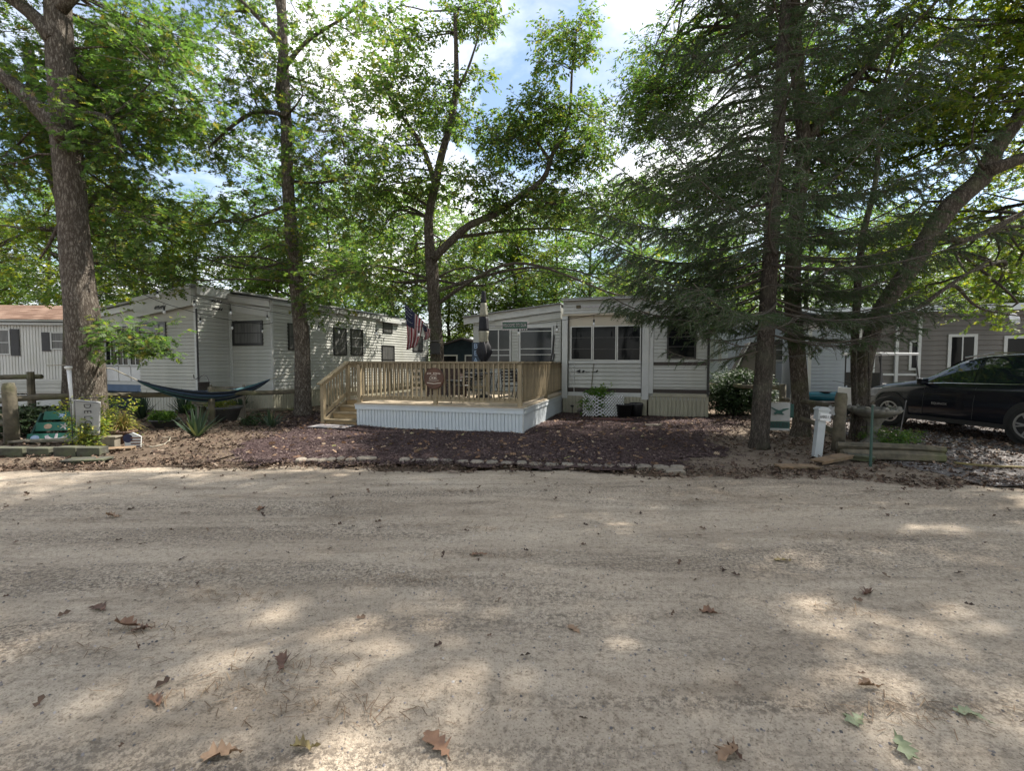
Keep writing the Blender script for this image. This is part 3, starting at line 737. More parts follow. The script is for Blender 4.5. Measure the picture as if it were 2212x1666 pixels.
for a in [
    (945, 1640, 0.20, 'brown', 'large brown oak leaf at the bottom edge, left of centre', 0.6),
    (1845, 1582, 0.15, 'green', 'pale green oak leaf lying flat with its lobes pointing down', 1.9),
    (2100, 1578, 0.14, 'green', 'pale green oak leaf nearest the right edge of the road', 0.9),
    (1945, 1640, 0.16, 'green', 'pale green oak leaf nearest the bottom right corner', 2.6),
    (1870, 1298, 0.17, 'dark', 'curled dark brown leaf alone on the right of the road', 2.2, 0.6),
    (1535, 1340, 0.14, 'brown', 'crumpled brown leaf in the dark wheel track right of centre', 1.0, 0.6),
    (1033, 1214, 0.15, 'brown', 'reddish brown oak leaf in the middle of the road', 1.5),
    (605, 1470, 0.17, 'dark', 'dark brown leaf on a pile of needles, left of centre', 0.3, 0.5),
    (280, 1378, 0.20, 'brown', 'long curled brown leaf on the left with a smaller one beside it', 1.4, 0.6),
    (310, 1383, 0.12, 'dark', 'small dark leaf touching the long curled brown leaf on the left', 2.0, 0.5),
    (215, 1335, 0.17, 'dark', 'flat dark leaf with pointed lobes near the left edge', 1.2),
    (335, 1545, 0.15, 'brown', 'crumpled brown leaf near the lower left of the road', 0.8, 0.6),
    (660, 1640, 0.13, 'yellow', 'dry yellowish leaf standing on edge at the bottom left', 1.7, 0.7),
    (480, 1660, 0.17, 'tan', 'tan leaf cut by the bottom edge on the left', 1.5, 0.4),
    (1570, 1655, 0.17, 'tan', 'pale bark like leaf at the bottom edge, right of centre', 2.5, 0.5),
    (1880, 1520, 0.13, 'tan', 'rolled tan leaf above the pale green leaves', 1.6, 0.8),
    (1690, 1228, 0.14, 'yellow', 'yellowish leaf in a sunny patch on the right', 1.7),
    (560, 1110, 0.18, 'brown', 'brown oak leaf farther back on the left half of the road', 0.4, 0.4),
    (245, 1128, 0.18, 'tan', 'tan curled leaf far back near the left edge of the road', 1.7, 0.5),
    (1240, 1378, 0.12, 'tan', 'small pinkish tan leaf in the middle of the road', 0.5, 0.3),
    (1590, 1655, 0.10, 'dark', 'dark shrivelled leaf beside the pale bark like leaf', 0.5, 0.8)]:
    fallen_leaf(a[0], a[1], a[2], lc[a[3]], a[4], a[5], a[6] if len(a) > 6 else 0.25)

# ---- row of rough stones edging the mulch
edge = thing('stone_edging', 'broken row of flat rough stones along the front of the mulch bed', 'edging', G(1050, 1004))
eo = edge.location
xs = [(640, 662), (663, 686), (688, 706), (707, 725), (728, 744), (746, 768), (772, 812), (862, 886), (888, 918), (921, 948), (951, 981), (983, 1012), (1016, 1046), (1049, 1076), (1079, 1112), (1115, 1138), (1140, 1172), (1176, 1208), (1211, 1240), (1245, 1272), (1275, 1302), (1305, 1328), (1331, 1365), (1369, 1406), (1410, 1446), (1449, 1478)]
for i, (a, c) in enumerate(xs):
    mid = (a + c) / 2
    py = np.interp(mid, [640, 810, 862, 1100, 1290, 1446, 1478], [998, 995, 998, 1005, 1011, 1013, 1016])
    g = G(mid, py) - eo; g.z = 0
    w = (c - a) / 1024 * (g.y + eo.y) * 0.97; d = random.uniform(0.16, 0.24)
    poly = []
    for k in range(7):
        t = 2 * math.pi * (k + 0.5) / 7
        q = (abs(math.cos(t)) ** 4 + abs(math.sin(t)) ** 4) ** -0.25
        poly.append((w / 2 * q * math.cos(t) * random.uniform(0.92, 1.08), d / 2 * q * math.sin(t) * random.uniform(0.88, 1.1)))
    mb = MB()
    n = 7; h = random.uniform(0.028, 0.05)
    vs = [(x * 1.05, y * 1.05, -0.03) for x, y in poly] + [(x * 1.03, y * 1.03, h - 0.018) for x, y in poly] + [(x * 0.9, y * 0.88, h) for x, y in poly]
    fs = [tuple(range(n - 1, -1, -1)), tuple(range(2 * n, 3 * n))]
    for r_ in range(2):
        fs += [(r_ * n + j, r_ * n + (j + 1) % n, (r_ + 1) * n + (j + 1) % n, (r_ + 1) * n + j) for j in range(n)]
    mb.add(vs, fs)
    mb.build('edging_stone', M['stone'], edge, False, (g.x, g.y, 0.014), (random.uniform(-.06, .06), random.uniform(-.05, .05), random.uniform(-.1, .1)))
ls = MB(); ls.prism([(-0.15, -0.10), (0.14, -0.12), (0.17, 0.08), (-0.12, 0.11)], -0.01, 0.05, 'z')
o = ls.build('loose_paver', M['stone'], None, False, tuple(G(1454, 1022)), (0.05, 0, 0.1)); tag(o, 'loose pale flat stone in front of the right end of the stone row', 'stone')

# ================================================================== BUILDINGS
class Wall:
    # a wall in a thing's frame: x along the wall, outward is -y, z up
    def __init__(s, root, o, ang, w):
        s.root = root; s.o = Vector((o[0], o[1], 0)); s.ang = ang; s.w = w
        rz = root.rotation_euler.z
        c, n = math.cos(rz), math.sin(rz)
        L = root.location
        s.wo = Vector((L.x + c * o[0] - n * o[1], L.y + n * o[0] + c * o[1]))
        s.wd = Vector((math.cos(rz + ang), math.sin(rz + ang)))
    def t(s, px):
        k = (px - 1106) / FOC * 0.9988
        return (k * s.wo.y - s.wo.x) / (s.wd.x - k * s.wd.y)
    def z(s, px, py):
        t = s.t(px); return P(px, py, s.wo.y + t * s.wd.y).z - s.root.location.z
    def put(s, mb, name, m, parent=None, smooth=False, z=0.0, x=0.0, y=0.0):
        o = mb.build(name, m, parent or s.root, smooth)
        if parent is None:
            p = s.o + Vector((math.cos(s.ang) * x - math.sin(s.ang) * y, math.sin(s.ang) * x + math.cos(s.ang) * y, z))
            o.location = p; o.rotation_euler = (0, 0, s.ang)
        return o
    def core(s, z0, z1, m, th=0.12, name='wall', top=None):
        mb = MB()
        if top is None: mb.box(0, s.w, 0.012, th, z0, z1)
        else: mb.prism([(0, z0), (s.w, z0), (s.w, top[1]), (0, top[0])], 0.012, th)
        return s.put(mb, name, m)
    def siding(s, z0, z1, lap, m, x0=None, x1=None, name='siding_board'):
        x0 = 0 if x0 is None else x0; x1 = s.w if x1 is None else x1
        mb = MB()
        mb.prism([(-0.030, 0.0), (-0.027, -0.004), (0.011, 0.012), (0.011, lap - 0.002), (-0.004, lap - 0.002)], x0, x1, 'x')
        me = mb.mesh(name, m)
        n = int(round((z1 - z0) / lap))
        for i in range(n):
            o = link(name, me, s.root, s.o + Vector((0, 0, z0 + i * lap)), (0, 0, s.ang))
    def ribs(s, z0, z1, m, pw=0.42, nr=4, x0=None, x1=None, name='skirt_panel', depth=0.012):
        x0 = 0 if x0 is None else x0; x1 = s.w if x1 is None else x1
        n = max(1, int(round((x1 - x0) / pw))); w = (x1 - x0) / n
        poly = [(0, 0.011)]
        for k in range(nr):
            a = w * k / nr; b = w * (k + 1) / nr
            poly += [(a + 0.002, 0.004), (a + (b - a) * 0.16, 0.004), (a + (b - a) * 0.22, -depth), (b - (b - a) * 0.06, -depth)]
        poly += [(w - 0.001, 0.011)]
        mb = MB(); mb.prism(poly, z0, z1, 'z'); me = mb.mesh(name, m)
        for i in range(n):
            a = s.o + Vector((math.cos(s.ang), math.sin(s.ang), 0)) * (x0 + i * w)
            link(name, me, s.root, a, (0, 0, s.ang))
    def bar(s, x0, x1, z0, z1, m, name='trim', d=0.03, y1=0.011):
        d = max(d, 0.036) if y1 == 0.011 else d
        mb = MB(); mb.box(x0, x1, -d, y1, z0, z1); return s.put(mb, name, m)
    def slope(s, za, zb, h, m, name='fascia', d=0.05, x0=None, x1=None, y1=0.011):
        x0 = 0 if x0 is None else x0; x1 = s.w if x1 is None else x1
        mb = MB(); mb.prism([(x0, za - h), (x1, zb - h), (x1, zb), (x0, za)], -d, y1); return s.put(mb, name, m)
    def window(s, x0, x1, z0, z1, fm, gm, fw=0.05, hb=(), vb=(), d=0.055, barm=None, name='window', sill=None):
        if x1 < x0: x0, x1 = x1, x0
        mb = MB()
        mb.box(x0, x0 + fw, -d, 0.01, z0, z1).box(x1 - fw, x1, -d, 0.01, z0, z1)
        mb.box(x0 + fw, x1 - fw, -d + 0.002, 0.01, z0, z0 + fw).box(x0 + fw, x1 - fw, -d + 0.002, 0.01, z1 - fw, z1)
        fr = s.put(mb, name, fm)
        g = MB(); g.box(x0 + fw * 0.9, x1 - fw * 0.9, -0.036, 0.008, z0 + fw * 0.9, z1 - fw * 0.9); g.build('pane', gm, fr)
        for f in hb:
            zc = z0 + (z1 - z0) * f
            b = MB(); b.box(x0 + fw, x1 - fw, -d + 0.005, -0.034, zc - 0.014, zc + 0.014); b.build('glazing_bar', barm or fm, fr)
        for f in vb:
            xc = x0 + (x1 - x0) * f
            b = MB(); b.box(xc - 0.02, xc + 0.02, -d + 0.004, -0.034, z0 + fw, z1 - fw); b.build('mullion', barm or fm, fr)
        if sill is not None:
            b = MB(); b.box(x0 - 0.04, x1 + 0.04, -d - 0.03, 0.0, z0 - 0.05, z0); b.build('sill', sill, fr)
        return fr
    def win_px(s, ax, ay, bx, by, fm, gm, **k):
        x0, x1 = s.t(ax), s.t(bx)
        mx_ = (ax + bx) / 2
        return s.window(x0, x1, s.z(mx_, by), s.z(mx_, ay), fm, gm, **k)

# ---------------------------------------------------------------- right trailer (behind the deck corner)
LOT = R(-17)
tr = thing('travel_trailer', 'pale trailer with a three pane front window and dark stripes beside the deck', 'trailer', (1.64, 15.30, 0), LOT)
b = MB(); b.box(0.02, 2.62, 0.10, 9.0, 0.5, 3.62); b.box(2.64, 4.38, 0.05, 9.0, 0.5, 3.46); b.build('body', M['siding'], tr)
b = MB(); b.box(-0.04, 2.68, -0.16, 9.05, 3.622, 3.68); b.box(2.69, 4.44, -0.02, 9.05, 3.462, 3.53); b.build('roof', M['roof_metal'], tr)
w1 = Wall(tr, (0.0, 0.0), 0, 2.62)
# hood and side pilasters of the bay
w1.siding(3.20, 3.62, 0.105, M['siding'], 0.02, 2.62, 'hood_board')
b = MB(); b.box(0.0, 2.66, 0.012, 0.10, 3.16, 3.62); w1.put(b, 'hood', M['siding'])
w1.bar(-0.02, 2.68, 3.13, 3.19, M['trim_beige'], 'hood_lip', 0.03, 0.10)
w1.bar(-0.03, 0.15, 0.5, 3.13, M['trim'], 'pilaster', 0.02, 0.1)
w1.bar(2.46, 2.66, 0.5, 3.13, M['trim'], 'pilaster', 0.02, 0.1)
for x in (0.16, 2.44):
    w1.bar(x, x + 0.015, 0.6, 3.12, M['black_trim'], 'seam', 0.006, 0.06)
wi = Wall(tr, (0.0, 0.085), 0, 2.62)
b = MB(); b.box(0.17, 2.44, 0.0, 0.02, 2.80, 3.13); wi.put(b, 'upper_panel', M['trim_beige'])
wi.window(0.24, 0.93, 1.72, 2.80, M['metal_white'], M['glass'], 0.03, (0.33, 0.66), (), 0.06, M['black_trim'])
wi.window(0.95, 1.68, 1.70, 2.80, M['metal_white'], M['glass'], 0.03, (0.33, 0.66), (), 0.06, M['black_trim'])
wi.window(1.70, 2.42, 1.69, 2.80, M['metal_white'], M['glass'], 0.03, (0.33, 0.66), (), 0.06, M['black_trim'])
wi.bar(0.17, 2.45, 1.62, 1.69, M['trim'], 'window_sill', 0.06)
wi.siding(0.84, 1.61, 0.128, M['siding'], 0.165, 2.445)
wi.bar(0.165, 2.445, 0.70, 0.835, M['stripe'], 'stripe', 0.02)
w1.bar(0.0, 2.5, 0.58, 0.70, M['trim'], 'lower_trim', 0.0, 0.085)
w1.ribs(0.0, 0.58, M['skirt_old'], 0.5, 5, 0.0, 2.62)
w2 = Wall(tr, (2.66, 0.05), 0, 1.72)
w2.siding(0.90, 3.42, 0.105, M['siding'], 0.14, 1.66)
w2.bar(0.0, 0.13, 0.62, 3.44, M['trim'], 'corner_post', 0.03)
w2.bar(1.665, 1.73, 0.62, 3.44, M['black_trim'], 'corner_post', 0.02)
w2.bar(0.14, 1.66, 0.72, 0.83, M['stripe'], 'stripe', 0.022)
w2.bar(0.14, 1.66, 1.56, 1.66, M['stripe'], 'stripe', 0.022)
w2.bar(0.0, 1.72, 0.60, 0.70, M['skirt_old'], 'lower_trim', 0.02)
w2.ribs(0.0, 0.60, M['skirt_old'], 0.5, 5)
w2.win_px(1440, 696, 1503, 775, M['black_trim'], M['glass'], hb=(0.33, 0.6))
wr = Wall(tr, (4.38, 0.05), R(90), 8.9)
wr.siding(0.7, 3.42, 0.21, M['siding'])
wr.ribs(0.0, 0.62, M['skirt_old'], 0.9, 5)
# small markings on the bay
b = MB(); b.box(0.43, 0.57, -0.045, -0.004, 3.36, 3.46); w1.put(b, 'number_plate', M['plaque'])
b = MB()
for k in range(9): b.box(0.62 + k * 0.15, 0.73 + k * 0.15, -0.040, -0.02, 3.37, 3.43)
w1.put(b, 'faded_lettering', M['faint_text'])
b = MB(); b.prism([(0.42, 1.36), (0.56, 1.31), (0.56, 1.43)], -0.042, -0.03); b.prism([(0.60, 1.32), (0.68, 1.32), (0.70, 1.39), (0.64, 1.40)], -0.042, -0.03); b.box(0.72, 0.86, -0.022, -0.012, 1.33, 1.37); b.box(0.92, 1.08, -0.022, -0.012, 1.325, 1.37); b.prism([(1.04, 1.33), (1.09, 1.33), (1.13, 1.41), (1.08, 1.41)], -0.042, -0.03)
wi.put(b, 'emblem', M['text_dark'])
b = MB(); b.tube([(1.0, -0.045, 1.66), (0.97, -0.045, 1.5), (0.95, -0.045, 1.2), (0.91, -0.045, 0.85)], 0.012, 5); wi.put(b, 'cable', M['wood_grey'])
b = MB(); b.tube([(0.36, -0.045, 1.60), (0.36, -0.045, 0.70)], 0.012, 5); wi.put(b, 'white_conduit', M['trim'])
b = MB()
for k in range(24): b.box(0.05 + k * 0.108, 0.075 + k * 0.108, -0.19, -0.17, 3.60, 3.625)
b.box(-0.02, 2.66, -0.172, -0.165, 3.60, 3.62)
w1.put(b, 'icicle_light_strip', M['trim'])

# ---------------------------------------------------------------- screened porch between the deck and the trailer
sp = thing('screen_porch', 'white screened porch with a sloping roof behind the deck', 'porch', (-1.46, 17.48, 0), LOT)
ws = Wall(sp, (0, 0), 0, 3.3)
b = MB(); b.prism([(0.05, 0.5), (3.3, 0.5), (3.3, 3.56), (0.05, 3.18)], 0.012, 4.0); b.build('wall', M['siding'], sp)
ws.siding(0.62, 1.5, 0.11, M['siding'], 0.05, 3.3)
ws.siding(1.5, 2.94, 0.11, M['siding'], 0.05, 0.42); ws.siding(1.5, 2.94, 0.11, M['siding'], 1.52, 1.78); ws.siding(1.5, 2.94, 0.11, M['siding'], 3.06, 3.3)
ws.slope(3.18, 3.28, 0.16, M['siding'], 'siding_board', 0.032, 0.05, 0.9); ws.slope(3.10, 3.38, 0.2, M['siding'], 'siding_board', 0.034, 0.9, 3.3)
ws.slope(2.98, 2.98, 0.07, M['trim'], 'window_head', 0.03, 0.05, 3.3)
ws.slope(3.28, 3.66, 0.24, M['trim'], 'fascia', 0.09, -0.3, 3.3)
b = MB(); b.prism([(-0.32, 3.285), (3.32, 3.665), (3.32, 3.70), (-0.32, 3.32)], -0.2, 4.1); b.build('roof', M['roof_metal'], sp)
ws.window(0.46, 1.50, 1.45, 2.86, M['trim'], M['glass_screen'], 0.05, (0.32, 0.46), (0.55,), 0.06)
ws.window(1.80, 3.04, 1.45, 2.92, M['trim'], M['glass_screen'], 0.06, (0.32, 0.46, 0.88), (), 0.06)
b = MB(); b.tube([(2.94, -0.06, 1.5), (3.02, -0.06, 2.0), (3.06, -0.06, 2.6)], 0.028, 6); ws.put(b, 'folded_awning_arm', M['black_metal'])
b = MB(); b.tube([(2.98, -0.07, 1.55), (3.1, -0.07, 1.95)], 0.018, 6); ws.put(b, 'awning_strut', M['black_metal'])
b = MB()
for k in range(26): b.tube([(0.35 + k * 0.115, -0.05, 3.04 + k * 0.0135), (0.36 + k * 0.115, -0.05, 3.01 + k * 0.0135)], 0.008, 4)
b.tube([(0.3, -0.05, 3.045), (3.25, -0.05, 3.39)], 0.005, 4)
ws.put(b, 'icicle_lights', M['bulb'])
# vertical board that reads BEACH
bs = thing('beach_sign', 'tall faded blue board reading BEACH at the left end of the porch', 'sign', P(1028, 783, 17.2), LOT)
b = MB(); b.box(-0.14, 0.14, -0.02, 0.02, -0.55, 0.72); b.build('board', M['sign_blue'], bs)
for k, ch in enumerate('BEACH'):
    text_mesh(ch, 0.26, M['shell_blue'], 'letter', bs, (0, -0.022, 0.58 - k * 0.26), (R(90), 0, 0))

# ---------------------------------------------------------------- left trailer home
LT = R(-20)
lt = thing('trailer_home', 'long white sided trailer home stepped at the front behind the hammock', 'trailer', (-8.11, 16.04, 0), LT)
b = MB()
b.box(-1.88, -0.02, 0.012, 10.4, 0.45, 3.62); b.build('addition_body', M['siding'], lt)
b = MB(); b.box(-4.7, -1.92, -1.18, 10.4, 0.45, 3.75); b.build('body', M['siding_cream'], lt)
b = MB(); b.prism([(-1.95, 3.98), (0.09, 3.70), (0.09, 3.76), (-1.95, 4.05)], -0.10, 10.5); b.prism([(-4.8, 3.80), (-1.85, 4.13), (-1.85, 4.19), (-4.8, 3.86)], -1.34, 10.5); b.build('roof', M['roof_metal'], lt)
lw = Wall(lt, (0, 0), R(90), 10.4)
lw.siding(0.74, 3.62, 0.12, M['siding'])
lw.bar(-0.02, 10.4, 3.60, 3.74, M['trim'], 'fascia', 0.09)
lw.bar(-0.02, 0.06, 0.6, 3.6, M['trim'], 'corner_post', 0.022)
lw.bar(0.0, 10.4, 0.62, 0.735, M['siding_cream'], 'lower_trim', 0.03)
lw.ribs(0.0, 0.62, M['skirt_old'], 0.55, 5)
bt = M['black_trim']
lw.win_px(622, 700, 668, 757, bt, M['curtain'], hb=(0.5,))
lw.win_px(720, 708, 748, 768, bt, M['curtain'], hb=(0.33, 0.66), barm=M['shutter'])
lw.win_px(757, 711, 783, 768, bt, M['curtain'], hb=(0.33, 0.66), barm=M['trim'])
lw.win_px(827, 696, 847, 720, bt, M['curtain'], hb=(0.4,))
lw.win_px(824, 746, 851, 790, bt, M['curtain'], hb=(0.3,))
lw.win_px(891, 725, 912, 760, bt, M['curtain'], hb=(0.5,))
b = MB(); xx = lw.t(830); b.box(xx - 0.5, xx + 1.2, -0.18, 0.0, 3.5, 3.63); lw.put(b, 'awning_box', M['trim'])
lf = Wall(lt, (-1.9, 0), 0, 1.9)
lf.core(0.5, 3.7, M['siding'], top=(4.0, 3.72), name='gable_wall')
lf.siding(0.66, 3.42, 0.12, M['siding'], 0.12, 1.9)
lf.slope(3.72, 3.45, 0.28, M['trim'], 'gable_panel', 0.036)
lf.slope(4.02, 3.74, 0.24, M['trim'], 'fascia', 0.08)
lf.bar(-0.02, 0.12, 0.5, 3.75, M['trim'], 'corner_post', 0.02)
lf.ribs(0.0, 0.66, M['skirt_old'], 0.6, 5)
lf.win_px(506, 693, 571, 747, bt, M['curtain'], fw=0.09, hb=(0.5,), barm=bt)
ls_ = Wall(lt, (-1.9, -1.2), R(90), 1.2)
ls_.siding(0.5, 3.86, 0.12, M['siding'])
ls_.ribs(0.0, 0.5, M['skirt_old'], 0.6, 5)
ls_.bar(0.0, 1.2, 3.86, 4.13, M['trim'], 'fascia', 0.07)
lm = Wall(lt, (-4.7, -1.2), 0, 2.8)
lm.core(0.5, 3.7, M['siding_cream'], top=(3.78, 4.1), name='front_wall')
lm.siding(0.5, 3.2, 0.115, M['siding_cream'], 0.0, 2.8)
lm.slope(3.80, 4.12, 0.62, M['siding'], 'front_hood', 0.16)
lm.slope(3.84, 4.16, 0.12, M['trim'], 'fascia', 0.20)
lm.bar(2.72, 2.82, 0.5, 3.45, M['trim'], 'corner_post', 0.03)
lm.bar(2.815, 2.835, 0.55, 3.4, M['black_trim'], 'drain_pipe', 0.04)
lm.ribs(0.0, 0.5, M['siding_cream'], 0.6, 4)
lm.win_px(304, 697, 363, 758, bt, M['curtain'], fw=0.08, vb=(0.75,), barm=bt)
b = MB()
for k in range(7): b.prism([(1.05 + k * 0.075, 3.47 + 0.03 * (k % 3)), (1.13 + k * 0.075, 3.44), (1.17 + k * 0.075, 3.55 - 0.02 * (k % 2))], -0.172, -0.16)
b.box(1.05, 1.6, -0.172, -0.16, 3.425, 3.44)
lm.put(b, 'script_emblem', M['text_dark'])
b = MB()
for k in range(4): b.prism([(0.55 + k * 0.09, 3.45), (0.62 + k * 0.09, 3.42), (0.66 + k * 0.09, 3.52)], -0.044, -0.03)
ls_.put(b, 'script_emblem', M['text_dark'])
b = MB()
for k in range(5): b.prism([(0.5 + k * 0.08, 3.72 + 0.03 * (k % 2)), (0.57 + k * 0.08, 3.68), (0.6 + k * 0.08, 3.78)], -0.044, -0.03)
ls_.put(b, 'script_emblem', M['text_dark'])
# sun room on its left
sr = thing('sun_room', 'white sun room with tall framed windows and a blue base behind the big left oak', 'porch', (-13.05, 16.65, 0), LT)
b = MB(); b.prism([(-3.2, 0.3), (0.2, 0.3), (0.2, 3.72), (-3.2, 3.35)], 0.012, 5); b.build('wall', M['siding_cream'], sr)
b = MB(); b.prism([(-3.35, 3.38), (0.25, 3.77), (0.25, 3.84), (-3.35, 3.45)], -0.15, 5.1); b.build('roof', M['roof_metal'], sr)
wsr = Wall(sr, (-3.2, 0), 0, 3.4)
wsr.slope(3.36, 3.74, 0.20, M['trim'], 'fascia', 0.06)
for i in range(5):
    x = 0.1 + i * 0.66
    wsr.window(x, x + 0.62, 1.52, 2.98, M['trim'], M['glass'], 0.05, (), (0.5,), 0.06)
    b = MB(); b.box(x + 0.01, x + 0.63, -0.02, 0.01, 0.98, 1.49); wsr.put(b, 'lower_panel', M['pvc'])
wsr.bar(0, 3.4, 0.86, 0.96, M['trim'], 'base_rail', 0.04)
wsr.bar(0, 3.4, 0.62, 0.855, M['blue_board'], 'blue_band', 0.03)
wsr.bar(0, 3.4, 0.0, 0.61, M['shed_dark'], 'dark_base', 0.0, 0.1)

# ---------------------------------------------------------------- far left trailer
fl = thing('mobile_home', 'white ribbed mobile home with brown shingle roof and dark shutters at the left edge', 'trailer', (-21.5, 16.3, 0), R(6))
fw_ = Wall(fl, (0, 0), 0, 5.9)
b = MB(); b.box(0.02, 5.88, 0.012, 6, 0.55, 3.0); b.build('body', M['metal_white'], fl)
fw_.ribs(1.05, 2.98, M['metal_white'], 0.6, 6, name='ribbed_panel')
for z in (0.60, 0.74, 0.88): fw_.bar(0, 5.9, z, z + 0.125, M['siding'], 'siding_board', 0.02)
fw_.bar(0, 5.9, 0.1, 0.5, M['trim'], 'skirt_board', 0.0, 0.05)
fw_.bar(-0.1, 6.0, 2.96, 3.08, M['trim'], 'fascia', 0.16)
fw_.bar(-0.1, 6.0, 3.08, 3.14, M['siding'], 'gutter', 0.22)
def shingles(root, x0, x1, y0, z0, y1, z1, mt, rows, w=0.32, name='shingle'):
    n = max(1, int((x1 - x0) / w)); hh = math.hypot(y1 - y0, z1 - z0) / rows
    sl = math.atan2(z1 - z0, y1 - y0)
    vs, fs = [], []
    mb = MB()
    for r_ in range(rows):
        for k in range(n + 1):
            a = x0 + (k - 0.5 * (r_ % 2)) * w; c = min(a + w * 0.97, x1); a = max(a, x0)
            if c - a < 0.03: continue
            t0, t1 = r_ / rows, (r_ + 1.05) / rows
            p = lambda x, t, up: (x, y0 + (y1 - y0) * t - math.sin(sl) * up, z0 + (z1 - z0) * t + math.cos(sl) * up)
            mb.add([p(a, t0, 0.022), p(c, t0, 0.022), p(c, t1, 0.012), p(a, t1, 0.012), p(a, t0, 0.0), p(c, t0, 0.0)], [(0, 1, 2, 3), (4, 5, 1, 0)])
    o = mb.build(name, mt, root); o['kind'] = 'stuff'
    return o
b = MB(); b.prism([(-0.2, 3.12), (3.0, 3.95), (6.2, 3.12), (6.2, 3.05), (-0.2, 3.05)], -0.1, 6.0, 'x'); b.build('roof', M['shed_dark'], fl)
shingles(fl, -0.1, 6.0, -0.22, 3.135, 3.0, 3.965, M['shingle'], 12, 0.34, 'roof_shingles')
for (ax, ay, bx, by) in ((-30, 711, 27, 767), (113, 717, 160, 756)):
    fw_.win_px(ax, ay, bx, by, M['trim'], M['curtain'], hb=(0.48,))
for (ax, ay, bx, by) in ((28, 711, 46, 769), (94, 718, 112, 759)):
    x0, x1 = fw_.t(ax), fw_.t(bx)
    b = MB(); z0, z1 = fw_.z((ax + bx) / 2, by), fw_.z((ax + bx) / 2, ay)
    b.box(x0, x1, -0.045, -0.012, z0, z1)
    sh = fw_.put(b, 'shutter', M['shutter'])
    lb = MB()
    k = 0
    while z0 + 0.06 + k * 0.05 < z1 - 0.05:
        lb.box(x0 + 0.03, x1 - 0.03, -0.052, -0.046, z0 + 0.05 + k * 0.05, z0 + 0.08 + k * 0.05); k += 1
    lb.build('louvre', M['shutter'], sh)
fw_.bar(5.82, 5.92, 0.5, 2.96, M['trim'], 'corner_post', 0.03)
ac = thing('roof_vent_box', 'white air conditioner box on the brown shingle roof at far left', 'air conditioner', P(128, 690, 19.0), R(6))
b = MB(); b.prism([(-0.5, 0.0), (0.5, 0.0), (0.44, 0.28), (-0.3, 0.34), (-0.5, 0.22)], -0.35, 0.35); b.build('housing', M['pvc'], ac)
b = MB()
for k in range(6): b.box(-0.3 + k * 0.11, -0.24 + k * 0.11, -0.36, -0.352, 0.04, 0.2)
b.build('grille', M['shutter'], ac)

# ---------------------------------------------------------------- dark shed behind the deck tree
sh = thing('garden_shed', 'dark blue shed with white framed windows behind the deck tree', 'shed', (-4.2, 25.5, 0), R(-12))
b = MB(); b.prism([(0, 0), (3.4, 0), (3.4, 2.35), (1.6, 2.85), (0, 2.35)], 0.0, 3.0); b.build('wall', M['shed_dark'], sh)
wsh = Wall(sh, (0, 0), 0, 3.4)
b = MB(); b.prism([(-0.2, 2.33), (1.6, 2.86), (3.6, 2.31), (3.6, 2.40), (1.6, 2.96), (-0.2, 2.42)], -0.2, 3.2); b.build('roof', M['shingle_dark'], sh)
wsh.window(0.5, 1.35, 1.1, 2.05, M['trim'], M['glass'], 0.07)
wsh.window(1.75, 2.75, 1.1, 2.05, M['trim'], M['glass'], 0.07)
wsh.bar(-0.02, 0.1, 0, 2.3, M['shed_dark'], 'corner_board', 0.03)

# ---------------------------------------------------------------- right background homes
rb = thing('mobile_home', 'pale blue grey mobile home seen between the trailer and the spruce trunk', 'trailer', (10.2, 22.4, 0), R(-14))
b = MB(); b.prism([(0, 0.5), (4.4, 0.5), (4.4, 3.35), (2.2, 3.85), (0, 3.35)], 0.012, 9); b.build('wall', M['siding_blue'], rb)
wrb = Wall(rb, (0, 0), 0, 4.4)
wrb.siding(0.6, 3.3, 0.15, M['siding_blue'])
wrb.slope(3.38, 3.88, 0.14, M['trim'], 'barge_board', 0.10, -0.1, 2.2); wrb.slope(3.88, 3.38, 0.14, M['trim'], 'barge_board', 0.10, 2.2, 4.5)
b = MB(); b.prism([(-0.15, 3.36), (2.2, 3.89), (4.55, 3.36), (4.55, 3.42), (2.2, 3.96), (-0.15, 3.42)], -0.2, 9.2); b.build('roof', M['roof_metal'], rb)
wrb.window(1.9, 2.5, 1.7, 2.75, M['trim'], M['curtain'], 0.06, (0.5,))
for x in (1.68, 2.54): wrb.bar(x, x + 0.2, 1.7, 2.75, M['pvc'], 'shutter', 0.03)
wrl = Wall(rb, (0, 9), R(-90), 9)
wrl.siding(0.6, 3.3, 0.15, M['siding_blue'])
for x in (2.0, 4.2, 6.6): wrl.window(x, x + 0.9, 1.6, 2.8, M['trim'], M['curtain'], 0.06, (0.5,), (0.5,))
wrb.ribs(0.0, 0.58, M['skirt'], 0.6, 4)

